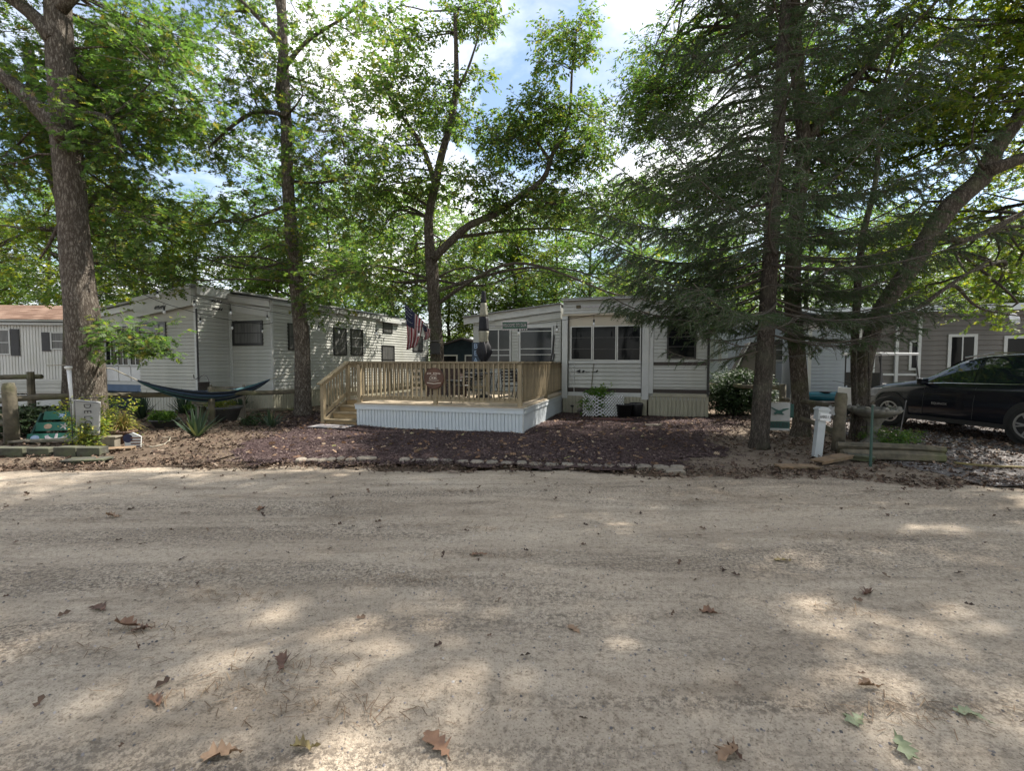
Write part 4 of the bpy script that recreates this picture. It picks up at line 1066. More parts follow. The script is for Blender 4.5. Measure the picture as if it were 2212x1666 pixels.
ds = thing('well_house', 'small shed with a steep dark shingled roof beside the spruce trunk', 'shed', (9.1, 18.2, 0), R(-20))
b = MB(); b.prism([(-0.6, 0.0), (0.9, 0.0), (0.9, 2.3), (0.05, 2.3), (-0.6, 0.9)], 0, 1.4); b.build('wall', M['siding_grey'], ds)
b = MB(); b.prism([(-0.75, 0.78), (0.0, 2.42), (1.0, 2.42), (1.0, 2.35), (0.05, 2.34), (-0.66, 0.78)], -0.12, 1.5); b.build('roof', M['shingle_dark'], ds)
mb = MB()
for r_ in range(11):
    t0, t1 = r_ / 11, (r_ + 1) / 11
    for k in range(5):
        y0 = -0.12 + k * 0.32; y1 = min(y0 + 0.31, 1.49)
        mb.add([(-0.755 + 0.75 * t0 - 0.02, y0, 0.78 + 1.64 * t0), (-0.755 + 0.75 * t0 - 0.02, y1, 0.78 + 1.64 * t0), (-0.755 + 0.75 * t1 - 0.006, y1, 0.78 + 1.64 * t1), (-0.755 + 0.75 * t1 - 0.006, y0, 0.78 + 1.64 * t1)], [(0, 1, 2, 3)])
o = mb.build('roof_shingles', M['shingle_dark'], ds); o['kind'] = 'stuff'
b = MB(); b.beam((-0.78, -0.14, 0.74), (0.0, -0.14, 2.42), 0.03, 0.1, (0, 1, 0)); b.build('barge_board', M['trim'], ds)

ks = thing('storage_shed', 'white sided shed with a rounded gable behind the leaning fence posts', 'shed', (10.15, 16.2, 0), R(-14))
b = MB(); b.prism([(0, 0.0), (1.5, 0.0), (1.5, 2.75), (1.1, 2.9), (0.4, 2.9), (0, 2.75)], 0.012, 3.0); b.build('wall', M['siding_blue'], ks)
wk = Wall(ks, (0, 0), 0, 1.5)
wk.siding(0.3, 2.7, 0.12, M['siding_blue'])
wk.slope(2.82, 2.96, 0.10, M['trim'], 'barge_board', 0.06, -0.05, 0.75); wk.slope(2.96, 2.82, 0.10, M['trim'], 'barge_board', 0.06, 0.75, 1.55)
wk.bar(1.44, 1.52, 0, 2.76, M['trim'], 'corner_post', 0.02); wk.bar(-0.04, 0.05, 0, 2.76, M['trim'], 'corner_post', 0.02)
b = MB(); b.prism([(-0.1, 2.78), (0.75, 2.965), (1.6, 2.78), (1.6, 2.83), (0.75, 3.02), (-0.1, 2.83)], -0.1, 3.1); b.build('roof', M['shingle_dark'], ks)

rt = thing('trailer_home', 'taupe sided trailer home with white trim behind the black car', 'trailer', (12.0, 18.6, 0), R(-16))
b = MB(); b.box(0, 13, 0.012, 5, 0.3, 3.4); b.build('wall', M['siding_grey'], rt)
wt = Wall(rt, (0, 0), 0, 13)
wt.siding(0.3, 3.36, 0.18, M['siding_grey'])
wt.bar(-0.1, 13, 3.34, 3.5, M['siding_grey'], 'fascia', 0.15)
b = MB(); b.prism([(-0.3, 3.5), (5.2, 3.5), (2.5, 4.0)], -0.2, 13.2, 'x'); b.build('roof', M['shed_dark'], rt)
for x in (0.05, 1.05, 1.75, 2.5, 3.2):
    wt.bar(x, x + 0.1, 0.4, 3.34, M['trim'], 'porch_post', 0.12)
wt.bar(0.1, 3.2, 1.15, 1.23, M['trim'], 'porch_rail', 0.10)
wt.win_px(2045, 722, 2108, 800, M['trim'], M['glass'], fw=0.1, vb=(0.5,))
wt.win_px(1962, 735, 1985, 800, M['trim'], M['glass'], fw=0.08)
wt.win_px(2165, 725, 2260, 800, M['trim'], M['glass'], fw=0.1)
ml = thing('satellite_dish', 'white satellite dish on the taupe trailer wall above the car', 'dish', P(2187, 690, 16.55), R(-16))
b = MB(); b.lathe([(0.02, 0.0), (0.12, 0.02), (0.2, 0.07), (0.205, 0.075), (0.12, 0.035), (0.02, 0.015)], 14); o = b.build('reflector', M['pvc'], ml, True); o.rotation_euler = (R(70), 0, R(20))
b = MB(); b.tube([(0, 0.0, 0.0), (0, 0.15, -0.1), (0.02, 0.36, -0.1)], 0.02, 6); b.build('bracket', M['galv'], ml)

# ================================================================== DECK
dk = thing('wooden_deck', 'raised wooden deck with railing, steps and white ribbed skirting', 'deck', (-3.99, 12.12, 0), R(-16.5))
DX, DY, DZ = 4.42, 5.6, 0.62
# frame and floor boards
b = MB(); b.box(0.04, DX - 0.04, 0.04, DY, 0.02, 0.58); b.box(-1.0, 0.04, 1.02, DY, 0.02, 0.58); b.build('frame', M['wood_step'], dk)
me1 = MB().box(0, DX, 0, 0.136, 0, 0.03).mesh('deck_board', M['wood_floor'])
me2 = MB().box(-1.05, DX, 0, 0.136, 0, 0.03).mesh('deck_board', M['wood_floor'])
n = int(DY / 0.142)
for i in range(n):
    y = -0.05 + i * 0.142
    link('deck_board', me1 if y < 0.95 else me2, dk, (0, y, 0.585 + random.uniform(-0.001, 0.001)))
# skirt
def skirt(o, ang, w):
    wl = Wall(dk, o, ang, w)
    wl.ribs(0.02, 0.47, M['skirt'], 0.44, 5)
    wl.bar(-0.02, w + 0.02, 0.455, 0.58, M['skirt'], 'skirt_cap', 0.03)
    wl.bar(-0.03, w + 0.03, 0.555, 0.584, M['trim'], 'skirt_lip', 0.05)
    wl.bar(-0.01, w + 0.01, 0.0, 0.03, M['trim'], 'skirt_track', 0.028)
    return wl
skirt((0, 0), 0, DX); skirt((DX, 0), R(90), DY)
b = MB(); b.tube([(0, 0, 0), (0, 0, 0.58)], 0.02, 8); b.build('skirt_corner', M['trim'], dk, False, (DX + 0.01, -0.01, 0))
# railings
post = MB().box(-0.045, 0.045, -0.045, 0.045, 0, 1.01).mesh('post', M['wood'])
bal = MB().box(-0.0175, 0.0175, -0.0175, 0.0175, 0, 0.86).mesh('baluster', M['wood'])
def railing(a, c, posts=(), balspace=0.125, side=1, z0=DZ, zb=0.06):
    a = Vector((a[0], a[1], 0)); c = Vector((c[0], c[1], 0)); d = (c - a); L = d.length; d.normalize(); n_ = Vector((d.y, -d.x, 0)) * side
    mb = MB(); mb.beam(a + Vector((0, 0, z0 + 1.03)), c + Vector((0, 0, z0 + 1.03)), 0.14, 0.036); mb.build('top_rail', M['wood'], dk)
    mb = MB(); mb.beam(a + Vector((0, 0, z0 + 0.945)), c + Vector((0, 0, z0 + 0.945)), 0.038, 0.13); mb.build('upper_rail', M['wood'], dk)
    mb = MB(); mb.beam(a + Vector((0, 0, z0 + 0.13)), c + Vector((0, 0, z0 + 0.13)), 0.038, 0.11); mb.build('lower_rail', M['wood'], dk)
    for t in posts:
        p = a + d * (L * t); link('post', post, dk, p + Vector((0, 0, z0 - 0.04)) + n_ * 0.012, (0, 0, math.atan2(d.y, d.x)))
    k = int(L / balspace)
    for i in range(1, k):
        s = i * L / k
        if any(abs(s - L * t) < 0.06 for t in posts): continue
        p = a + d * s + n_ * 0.038
        link('baluster', bal, dk, p + Vector((0, 0, z0 + 0.14 + random.uniform(-.006, .004))) + d * random.uniform(-.007, .007), (random.uniform(-.004, .004), random.uniform(-.008, .008), math.atan2(d.y, d.x) + random.uniform(-.06, .06)))
railing((0.05, 0.09), (DX - 0.09, 0.09), (0.0, 0.5, 1.0))
railing((DX - 0.09, 0.13), (DX - 0.09, DY - 0.1), (0.5, 1.0))
railing((-0.99, DY - 0.1), (1.6, DY - 0.1), (0.0, 0.5, 1.0), side=-1)
railing((-0.99, 1.06), (-0.99, DY - 0.14), (0.0, 0.5), side=-1)
# steps
for k in range(3):
    zt = 0.155 * (k + 1); y0 = 0.02 + 0.30 * k
    b = MB(); b.box(-0.96, -0.02, y0 - 0.03, y0 + 0.31, zt - 0.036, zt); b.build('tread', M['wood'], dk)
    b = MB(); b.box(-0.95, -0.02, y0, y0 + 0.025, zt - 0.16 if k else 0.0, zt - 0.037); b.build('riser', M['wood_step'], dk)
b = MB(); b.box(-0.95, -0.02, 0.925, 0.95, 0.43, 0.584); b.build('riser', M['wood_step'], dk)
b = MB(); b.prism([(-0.02, 0.0), (0.98, 0.0), (0.98, 0.60), (0.90, 0.60), (-0.02, 0.16)], -1.0, -0.962, 'x'); b.build('stringer', M['wood'], dk)
b = MB(); b.box(-0.045, 0.045, -0.045, 0.045, 0, 1.12); b.build('post', M['wood'], dk, False, (-1.03, 0.02, 0))
b = MB(); b.beam((-1.03, -0.12, 1.08), (-1.03, 1.08, 1.67), 0.14, 0.036); b.build('stair_rail', M['wood'], dk)
b = MB(); b.beam((-1.03, 0.05, 1.09), (-1.03, 1.02, 1.57), 0.038, 0.12); b.build('stair_upper_rail', M['wood'], dk)
b = MB(); b.beam((-1.03, 0.05, 0.28), (-1.03, 1.02, 0.76), 0.038, 0.10); b.build('stair_lower_rail', M['wood'], dk)
for i in range(1, 8):
    y = 0.05 + i * 0.121
    b = MB(); b.box(-0.0175, 0.0175, -0.0175, 0.0175, 0, 0.80); b.build('baluster', M['wood'], dk, False, (-1.07, y, 0.30 + (y - 0.05) * 0.495))

def dloc(x, y, z=DZ):
    a = R(-16.5); return Vector((-3.99 + x * math.cos(a) - y * math.sin(a), 12.12 + x * math.sin(a) + y * math.cos(a), z))

# round carved sign on the middle post
rs = thing('round_sign', 'round brown wooden sign with carved lettering on the middle deck post', 'sign', dloc(2.195, -0.01, 1.26), R(-16.5))
b = MB(); b.lathe([(0.0, -0.02), (0.25, -0.02), (0.262, -0.012), (0.262, 0.012), (0.25, 0.02), (0.0, 0.02)], 30); o = b.build('disc', M['sign_brown'], rs); o.rotation_euler = (R(90), 0, 0)
b = MB(); b.tube([(0.245 * math.cos(t * math.pi / 14), -0.021, 0.245 * math.sin(t * math.pi / 14)) for t in range(29)], 0.006, 5); b.build('rim', M['sign_brown'], rs)
def arcmark(pts, r=0.006): return MB().tube([(x, -0.023, z) for x, z in pts], r, 5)
b = MB()
for k, w in enumerate((0.035, 0.028, 0.03, 0.0, 0.04, 0.03, 0.032, 0.028, 0.03)):
    if w: b.obox((-0.16 + k * 0.04, -0.0225, 0.125 - 0.35 * abs(-0.16 + k * 0.04) ** 2), (w * 0.8, 0.005, 0.032))
for k in range(11):
    b.obox((-0.17 + k * 0.034, -0.0225, -0.125 + 0.10 * abs(-0.17 + k * 0.034)), (0.024, 0.005, 0.026))
b.build('lettering', M['text_light'], rs)
b = arcmark([(-0.08, 0.06), (-0.04, 0.085), (0.02, 0.09), (0.08, 0.07)], 0.007)
b.tube([(x, -0.023, z) for x, z in ((-0.12, -0.01), (-0.1, 0.03), (-0.06, 0.035), (0.06, 0.035), (0.08, 0.02), (0.09, -0.01), (-0.09, -0.02), (-0.12, -0.01))], 0.007, 5)
b.tube([(-0.13, -0.023, -0.05), (0.0, -0.023, -0.06), (0.14, -0.023, -0.045)], 0.006, 5)
b.obox((-0.04, -0.0225, 0.01), (0.03, 0.005, 0.025)); b.obox((0.03, -0.0225, 0.01), (0.04, 0.005, 0.025))
b.build('camper_emblem', M['text_light'], rs)

# dark wicker cabinet on the deck
wc = thing('wicker_cabinet', 'dark brown wicker storage cabinet behind the deck railing', 'cabinet', dloc(0.95, 2.1), R(-16.5))
b = MB()
for x in (0.0, 1.0):
    for y in (0.0, 0.5): b.box(x - 0.03, x + 0.03, y - 0.03, y + 0.03, 0, 0.86)
b.build('frame', M['wicker'], wc)
for z in np.arange(0.08, 0.82, 0.06):
    b = MB(); b.box(0.03, 0.97, -0.018, 0.518, z, z + 0.05); b.build('woven_band', M['wicker'], wc)
b = MB(); b.box(-0.05, 1.05, -0.05, 0.55, 0.86, 0.90); b.build('top', M['wicker'], wc)
b = MB(); b.box(0.49, 0.51, -0.024, -0.019, 0.08, 0.82); b.build('door_gap', M['black_trim'], wc)
lv = thing('folded_chair', 'tan folded chair leaning on the wicker cabinet on the deck', 'chair', dloc(0.62, 2.0), R(-16.5))
b = MB()
for x in (-0.16, 0.16): b.tube([(x, 0.0, 0.0), (x, 0.12, 0.95)], 0.018, 6)
b.build('frame', M['wood'], lv)
for z in (0.28, 0.44, 0.60, 0.78, 0.9):
    b = MB(); b.obox((0, 0.125 * z / 0.95 + 0.0, z), (0.34, 0.016, 0.07)); b.build('slat', M['wood_floor'], lv)

# patio table, chairs, umbrella
tb = thing('patio_table', 'round black metal patio table on the deck under the closed umbrella', 'table', dloc(2.62, 2.35), R(-16.5))
b = MB(); b.tube([(0.56 * math.cos(t * math.pi / 16), 0.56 * math.sin(t * math.pi / 16), 0.715) for t in range(33)], 0.016, 6); b.build('rim', M['black_metal'], tb)
b = MB(); b.lathe([(0.035, 0.712), (0.55, 0.712), (0.55, 0.722), (0.035, 0.722)], 28); b.build('glass_top', M['glass_screen'], tb)
for k in range(4):
    a = math.pi / 4 + k * math.pi / 2
    b = MB(); b.tube([(0.50 * math.cos(a), 0.50 * math.sin(a), 0.71), (0.40 * math.cos(a), 0.40 * math.sin(a), 0.35), (0.52 * math.cos(a), 0.52 * math.sin(a), 0.0)], 0.016, 6); b.build('leg', M['black_metal'], tb)
um = thing('patio_umbrella', 'closed black and cream striped patio umbrella standing on the deck', 'umbrella', dloc(2.62, 2.35), R(-16.5))
um.rotation_euler = (0, 0, R(-16.5))
b = MB(); b.tube([(0, 0, 0), (0, 0, 3.0)], 0.02, 8); b.build('pole', M['black_metal'], um)
b = MB(); b.lathe([(0.24, 0.0), (0.24, 0.05), (0.2, 0.08), (0.05, 0.11), (0.045, 0.32)], 18); b.build('base', M['black_metal'], um)
ripple = lambda t, r, z: 1 + 0.10 * math.sin(8 * t + z * 3) + 0.04 * math.sin(13 * t)
def band(z0, z1, r0, r1, m):
    mb = MB(); k = 5; r0 *= 0.74; r1 *= 0.74
    mb.lathe([(r0 + (r1 - r0) * i / k, z0 + (z1 - z0) * i / k) for i in range(k + 1)], 32, wob=ripple); return mb.build('canopy_stripe', m, um, True)
band(2.72, 3.06, 0.115, 0.07, M['black_fabric']); band(2.33, 2.72, 0.165, 0.115, M['white_fabric']); band(1.92, 2.33, 0.185, 0.165, M['black_fabric']); band(1.64, 1.92, 0.155, 0.185, M['white_fabric'])
mb = MB(); mb.lathe([(0.025, 1.0), (0.075, 1.06), (0.16, 1.22), (0.20, 1.32), (0.155, 1.50), (0.10, 1.64)], 32, wob=lambda t, r, z: 1 + 0.22 * math.sin(5 * t + 1) + 0.08 * math.sin(11 * t)); mb.build('canopy_skirt', M['black_fabric'], um, True)
b = MB(); b.lathe([(0.10, 1.60), (0.13, 1.62), (0.128, 1.66), (0.10, 1.68)], 20, wob=ripple); b.build('tie_strap', M['white_fabric'], um)

def patio_chair(label, x, y, ang, kind=0):
    t = thing('patio_chair', label, 'chair', dloc(x, y), ang + R(-16.5), 'black patio chairs around the table')
    bm_ = M['black_metal']
    for sx in (-0.24, 0.24):
        b = MB(); b.tube([(sx, 0.26, 0.0), (sx, 0.24, 0.42), (sx, 0.22, 0.62), (sx * 1.08, 0.0, 0.64), (sx * 1.08, -0.22, 0.62)], 0.014, 6); b.build('arm', bm_, t)
        b = MB(); b.tube([(sx, 0.24, 0.40), (sx * 1.0, -0.22, 0.40), (sx, -0.30, 0.0)], 0.014, 6); b.build('leg', bm_, t)
        b = MB(); b.tube([(sx, -0.22, 0.40), (sx, -0.32, 0.75), (sx * 0.8, -0.38, 0.96)], 0.014, 6); b.build('back_post', bm_, t)
    b = MB(); b.tube([(-0.19, -0.38, 0.96), (0.0, -0.4, 1.0), (0.19, -0.38, 0.96)], 0.014, 6); b.build('back_rail', bm_, t)
    for k in range(5):
        z = 0.52 + k * 0.085
        b = MB(); b.obox((0, -0.255 - k * 0.026, z), (0.46, 0.01, 0.05)); b.build('back_slat', bm_, t)
    for k in range(6):
        b = MB(); b.obox((0, -0.19 + k * 0.08, 0.41), (0.48, 0.055, 0.012)); b.build('seat_slat', bm_, t)
    return t
patio_chair('black metal patio chair just right of the round deck sign', 2.2, 1.6, R(150))
patio_chair('black metal patio chair between the round sign and the umbrella pole', 2.0, 3.1, R(60))
patio_chair('black metal patio chair nearest the right front deck corner', 3.75, 1.55, R(-140))
patio_chair('black metal patio chair behind the table by the trailer', 3.6, 3.1, R(-60))
fp = thing('fire_pit_table', 'small black tripod stand behind the railing right of the round sign', 'stand', dloc(2.42, 0.72), R(-16.5))
b = MB(); b.lathe([(0.20, 0.50), (0.22, 0.52), (0.22, 0.56), (0.20, 0.58)], 18); b.build('bowl', M['black_metal'], fp)
b = MB(); b.tube([(0.21 * math.cos(t * math.pi / 10), 0.21 * math.sin(t * math.pi / 10), 0.43) for t in range(21)], 0.01, 5); b.build('ring', M['black_metal'], fp)
for k in range(3):
    a = 0.5 + k * 2.094
    b = MB(); b.tube([(0.2 * math.cos(a), 0.2 * math.sin(a), 0.52), (0.06 * math.cos(a), 0.06 * math.sin(a), 0.22), (0.22 * math.cos(a), 0.22 * math.sin(a), 0.0)], 0.012, 5); b.build('leg', M['black_metal'], fp)

# hanging welcome sign
wg = thing('welcome_sign', 'green WELCOME sign with a scalloped white border hanging in front of the porch', 'sign', P(1112, 703, 13.9), R(-14))
b = MB(); b.box(-0.37, 0.37, -0.012, 0.012, -0.10, 0.10); b.build('board', M['sign_green'], wg)
for i in range(12):
    for z in (-0.115, 0.115):
        b = MB(); b.lathe([(0.0, -0.008), (0.024, -0.008), (0.024, 0.008), (0.0, 0.008)], 10); o = b.build('bead', M['shell'], wg, False, (-0.352 + i * 0.064, 0, z)); o.rotation_euler = (R(90), 0, 0)
for z in (-0.06, 0.0, 0.06):
    for x in (-0.385, 0.385):
        b = MB(); b.lathe([(0.0, -0.008), (0.024, -0.008), (0.024, 0.008), (0.0, 0.008)], 10); o = b.build('bead', M['shell'], wg, False, (x, 0, z)); o.rotation_euler = (R(90), 0, 0)
text_mesh('WELCOME TO OUR', 0.125, M['shell'], 'lettering', wg, (-0.02, -0.0145, 0.0), (R(90), 0, 0), sx=0.66)

# door mat at the foot of the steps
b = MB(); b.box(-0.5, 0.5, -0.26, 0.26, 0, 0.014)
o = b.build('door_mat', M['mat_rug'], None, False, G(716, 926) + Vector((0, 0, 0.05)), (0, 0, R(-12)), 0.004); tag(o, 'pale worn door mat on the mulch at the foot of the deck steps', 'mat')

# ================================================================== TREES
def interp_path(pts, rad, step=0.35):
    pts = [Vector(p) for p in pts]
    out, rr = [], []
    for i in range(len(pts) - 1):
        p0 = pts[max(i - 1, 0)]; p1 = pts[i]; p2 = pts[i + 1]; p3 = pts[min(i + 2, len(pts) - 1)]
        k = max(2, int((p2 - p1).length / step))
        for j in range(k):
            t = j / k
            q = 0.5 * ((2 * p1) + (p2 - p0) * t + (2 * p0 - 5 * p1 + 4 * p2 - p3) * t * t + (3 * p1 - p0 - 3 * p2 + p3) * t ** 3)
            out.append(q); rr.append(rad[i] + (rad[i + 1] - rad[i]) * t)
    out.append(pts[-1]); rr.append(rad[-1])
    return out, rr

def foliage(blobs, leaf, tpl, per_spray=10, flat=0.62, spray_len=0.42, droop=0.25):
    # blobs: (centre, radius, sprays). returns leaf arrays and twig segments
    PV, DV, UV, SV, tw = [], [], [], [], []
    for c, rad, ns in blobs:
        ns = int(ns)
        if ns < 1: continue
        u = unit_rand(ns) * (rng.random((ns, 1)) ** 0.42)
        off = u * np.array([rad, rad, rad * flat])
        base = np.array(c)[None] + off
        d = off / (rad + 1e-6) + rng.normal(0, 0.55, (ns, 3)); d[:, 2] = d[:, 2] * 0.5 - droop * 0.5
        d /= np.linalg.norm(d, axis=1, keepdims=True)
        ln = spray_len * rng.uniform(0.6, 1.25, ns)
        inner = np.array(c)[None] + off * 0.35
        for i in range(ns):
            if rng.random() < 0.55: tw.append((inner[i], base[i], base[i] + d[i] * ln[i]))
        for k in range(per_spray):
            t = (k + 0.6) / per_spray
            p = base + d * (ln * t)[:, None] + rng.normal(0, 0.03, (ns, 3))
            sd_ = np.cross(d, np.array([0, 0, 1.0])); sd_ /= (np.linalg.norm(sd_, axis=1, keepdims=True) + 1e-6)
            sgn = (1 if k % 2 else -1) * rng.uniform(0.5, 1.3, (ns, 1))
            ld = d * rng.uniform(0.4, 1.0, (ns, 1)) + sd_ * sgn + rng.normal(0, 0.25, (ns, 3)); ld[:, 2] -= droop * rng.uniform(0.3, 1.8, ns)
            up = rng.normal(0, 0.45, (ns, 3)); up[:, 2] += 1.0
            PV.append(p); DV.append(ld); UV.append(up); SV.append(leaf * rng.uniform(0.65, 1.2, ns))
    return leaf_arrays(np.concatenate(PV), np.concatenate(DV), np.concatenate(UV), np.concatenate(SV), tpl), tw

def seg_tubes(segs, r0, r1, n=3):
    # thin tubes through three points each
    S_ = np.array(segs); k = len(S_)
    V = []; F = []
    ang = 2 * np.pi * np.arange(n) / n
    rs_ = [r0, (r0 + r1) / 2, r1]
    d = S_[:, 2] - S_[:, 0]; d /= (np.linalg.norm(d, axis=1, keepdims=True) + 1e-9)
    a = np.where(np.abs(d[:, 2:3]) > 0.8, np.array([[1.0, 0, 0]]), np.array([[0, 0, 1.0]]))
    u = np.cross(d, a); u /= np.linalg.norm(u, axis=1, keepdims=True); w = np.cross(d, u)
    ring = []
    for i in range(3):
        ring.append(S_[:, i][:, None] + rs_[i] * (np.cos(ang)[None, :, None] * u[:, None] + np.sin(ang)[None, :, None] * w[:, None]))
    V = np.stack(ring, 1).reshape(-1, 3)
    base = np.arange(k) * 3 * n
    for i in range(2):
        for j in range(n):
            q = np.stack([base + i * n + j, base + i * n + (j + 1) % n, base + (i + 1) * n + (j + 1) % n, base + (i + 1) * n + j], 1)
            F.append(q)
    return V, np.concatenate(F)

def make_tree(name, label, trunk, limbs, blobs, bark, leafm, leaf=0.15, tpl=LEAF_OAK, per_spray=10, group=None, droop=0.25, spray_len=0.42, nseg=16, connect=True, flat=0.62):
    """trunk: [(Vector, r)...]; limbs: list of the same; blobs: (Vector, radius, sprays)"""
    base = Vector(trunk[0][0]); base.z = 0
    root = thing(name, label, 'tree', base, 0, group)
    sk = []
    p, r = interp_path([q for q, _ in trunk], [a for _, a in trunk])
    mb = MB(); mb.tube([q - base for q in p], r, nseg, True, 0.05); mb.build('trunk', bark, root, True)
    sk += list(zip(p, r))
    for lb in limbs:
        p, r = interp_path([q for q, _ in lb], [a for _, a in lb], 0.25)
        mb = MB(); mb.tube([q - base for q in p], r, 9, True, 0.06); mb.build('limb', bark, root, True)
        sk += list(zip(p, r))
    br = MB()
    if connect:
        for c, rad, ns in blobs:
            c = Vector(c)
            best = min(sk, key=lambda s: (s[0] - c).length + 3.0 * max(0, s[0].z - c.z - 0.2))
            a, ra = best
            L = (c - a).length
            if L < 0.3: continue
            mid = a.lerp(c, 0.38) + Vector((random.uniform(-.13, .13) * L, random.uniform(-.13, .13) * L, random.uniform(-0.04, 0.16) * L)); mid2 = a.lerp(c, 0.72) + Vector((random.uniform(-.13, .13) * L, random.uniform(-.13, .13) * L, random.uniform(-0.06, 0.12) * L))
            pp, rr = interp_path([a, mid, mid2, c, c + (c - mid2).normalized() * rad * 0.6], [min(ra * 0.6, 0.02 + 0.008 * L), 0.014 + 0.005 * L, 0.011 + 0.003 * L, 0.010, 0.005], 0.4)
            br.tube([q - base for q in pp], rr, 5)
        if br.v: br.build('branches', bark, root, True)['kind'] = 'stuff'
    (V, F), tw = foliage([((Vector(c) - base), rad, ns) for c, rad, ns in blobs], leaf, tpl, per_spray, flat, spray_len, droop)
    me = np_mesh('crown', V, F, leafm); link('crown', me, root)['kind'] = 'stuff'
    if tw:
        V, F = seg_tubes(tw, 0.009, 0.003); link('twigs', np_mesh('twigs', V, F, M['twig']), root)['kind'] = 'stuff'
    return root

def TP(lst, Y):   # [(px, py, r)] at depth Y (or own Y as 4th)
    return [(P(a[0], a[1], a[3] if len(a) > 3 else Y), a[2]) for a in lst]
def scat(n, x0, x1, y0, y1, Y0, Y1, r0=0.8, r1=1.3, dens=60):
    out = []
    for _ in range(n):
        rad = random.uniform(r0, r1)
        out.append((P(random.uniform(x0, x1), random.uniform(y0, y1), random.uniform(Y0, Y1)), rad, 0.95 * dens * rad * rad))
    return out
def ground_start(px, Y, r):  # trunk foot on the ground at that pixel column
    p = P(px, 900, Y); return [(Vector((p.x, Y, -0.1)), r * 1.45), (Vector((p.x, Y, 0.12)), r * 1.18), (Vector((p.x, Y, 0.45)), r)]

def added_shade(xa, xb, n=86):
    # unseen leaf clumps added across the sun's path to dapple the road
    out = []; st = random.getstate(); random.seed(5)
    for gx in np.arange(0.0, 18.5, 1.4):
        for gy in np.arange(5.3, 13.2, 1.5):
            x = gx + random.uniform(-.45, .45); y = gy + random.uniform(-.45, .45); z = max(12.0 + random.uniform(-0.6, 1.0), 4.0 + 0.80 * y)
            if xa <= gx < xb: out.append((Vector((x, y, z)), random.uniform(0.8, 1.05), n * (1.1 if gy < 8.6 else 0.34) * random.uniform(0.6, 1.2)))
    random.setstate(st)
    return out
# --- T1: big oak on the left
Y1 = 10.3
t1 = make_tree('oak_tree', 'big oak with thick rough trunk at the left behind the green painted stand',
    ground_start(193, Y1, 0.335) + TP([(180, 700, 0.305), (168, 590, 0.28), (158, 480, 0.26), (150, 380, 0.265), (142, 290, 0.265), (134, 180, 0.24), (127, 60, 0.235), (120, -90, 0.21), (112, -300, 0.2), (118, -600, 0.14)], Y1),
    [TP([(145, 300, 0.20), (110, 262, 0.17), (55, 205, 0.15), (0, 158, 0.13), (-80, 100, 0.09), (-160, 30, 0.05)], 10.1),
     TP([(118, 90, 0.17), (85, 45, 0.14), (40, 8, 0.12), (-30, -40, 0.08), (-90, -120, 0.05)], 10.2),
     TP([(166, 255, 0.075), (200, 245, 0.065), (232, 258, 0.055), (252, 290, 0.05), (262, 330, 0.03)], 10.2),
     TP([(130, 20, 0.12), (190, -40, 0.1), (270, -90, 0.08), (350, -130, 0.05)], 10.2),
     TP([(160, 440, 0.05), (130, 480, 0.04), (105, 530, 0.03), (85, 560, 0.015)], 10.4)],
    scat(10, 190, 350, 60, 330, 10.0, 12.5, 0.7, 1.05, 62) + scat(9, 20, 330, 30, 330, 11.6, 13, 0.8, 1.15, 58) + scat(10, 180, 400, 20, 280, 10.6, 13, 0.7, 1.1, 58) + scat(9, -60, 90, 60, 480, 10.0, 12.5, 0.7, 1.1, 58) + scat(8, 200, 360, 300, 600, 11, 13, 0.7, 1.0, 52)
    + [(P(265, 735, 9.9), 0.5, 26), (P(310, 745, 9.9), 0.42, 20), (P(340, 720, 9.9), 0.35, 12), (P(235, 715, 10), 0.4, 15), (P(290, 760, 9.9), 0.32, 12)]
    + scat(9, -150, 420, -420, -40, 9, 13.5, 1.0, 1.5, 34),
    M['bark_oak'], M['leaf_oak'], 0.138)
# --- second trunk right behind it
t1b = make_tree('oak_tree', 'slimmer dark oak trunk directly behind the big left oak',
    ground_start(158, 13.2, 0.25) + TP([(160, 750, 0.24), (158, 650, 0.22), (150, 480, 0.19), (90, 300, 0.15), (60, 100, 0.12)], 13.2),
    [TP([(152, 500, 0.09), (210, 420, 0.07), (280, 390, 0.04)], 13.4)],
    scat(16, -60, 250, 330, 630, 12.8, 16, 0.9, 1.4, 32) + scat(12, 160, 420, 360, 600, 13.2, 16, 0.8, 1.2, 32) + scat(6, 0, 260, 100, 330, 13, 16, 1.0, 1.4, 46),
    M['bark_oak_dark'], M['leaf_maple'], 0.14, LEAF_MID)
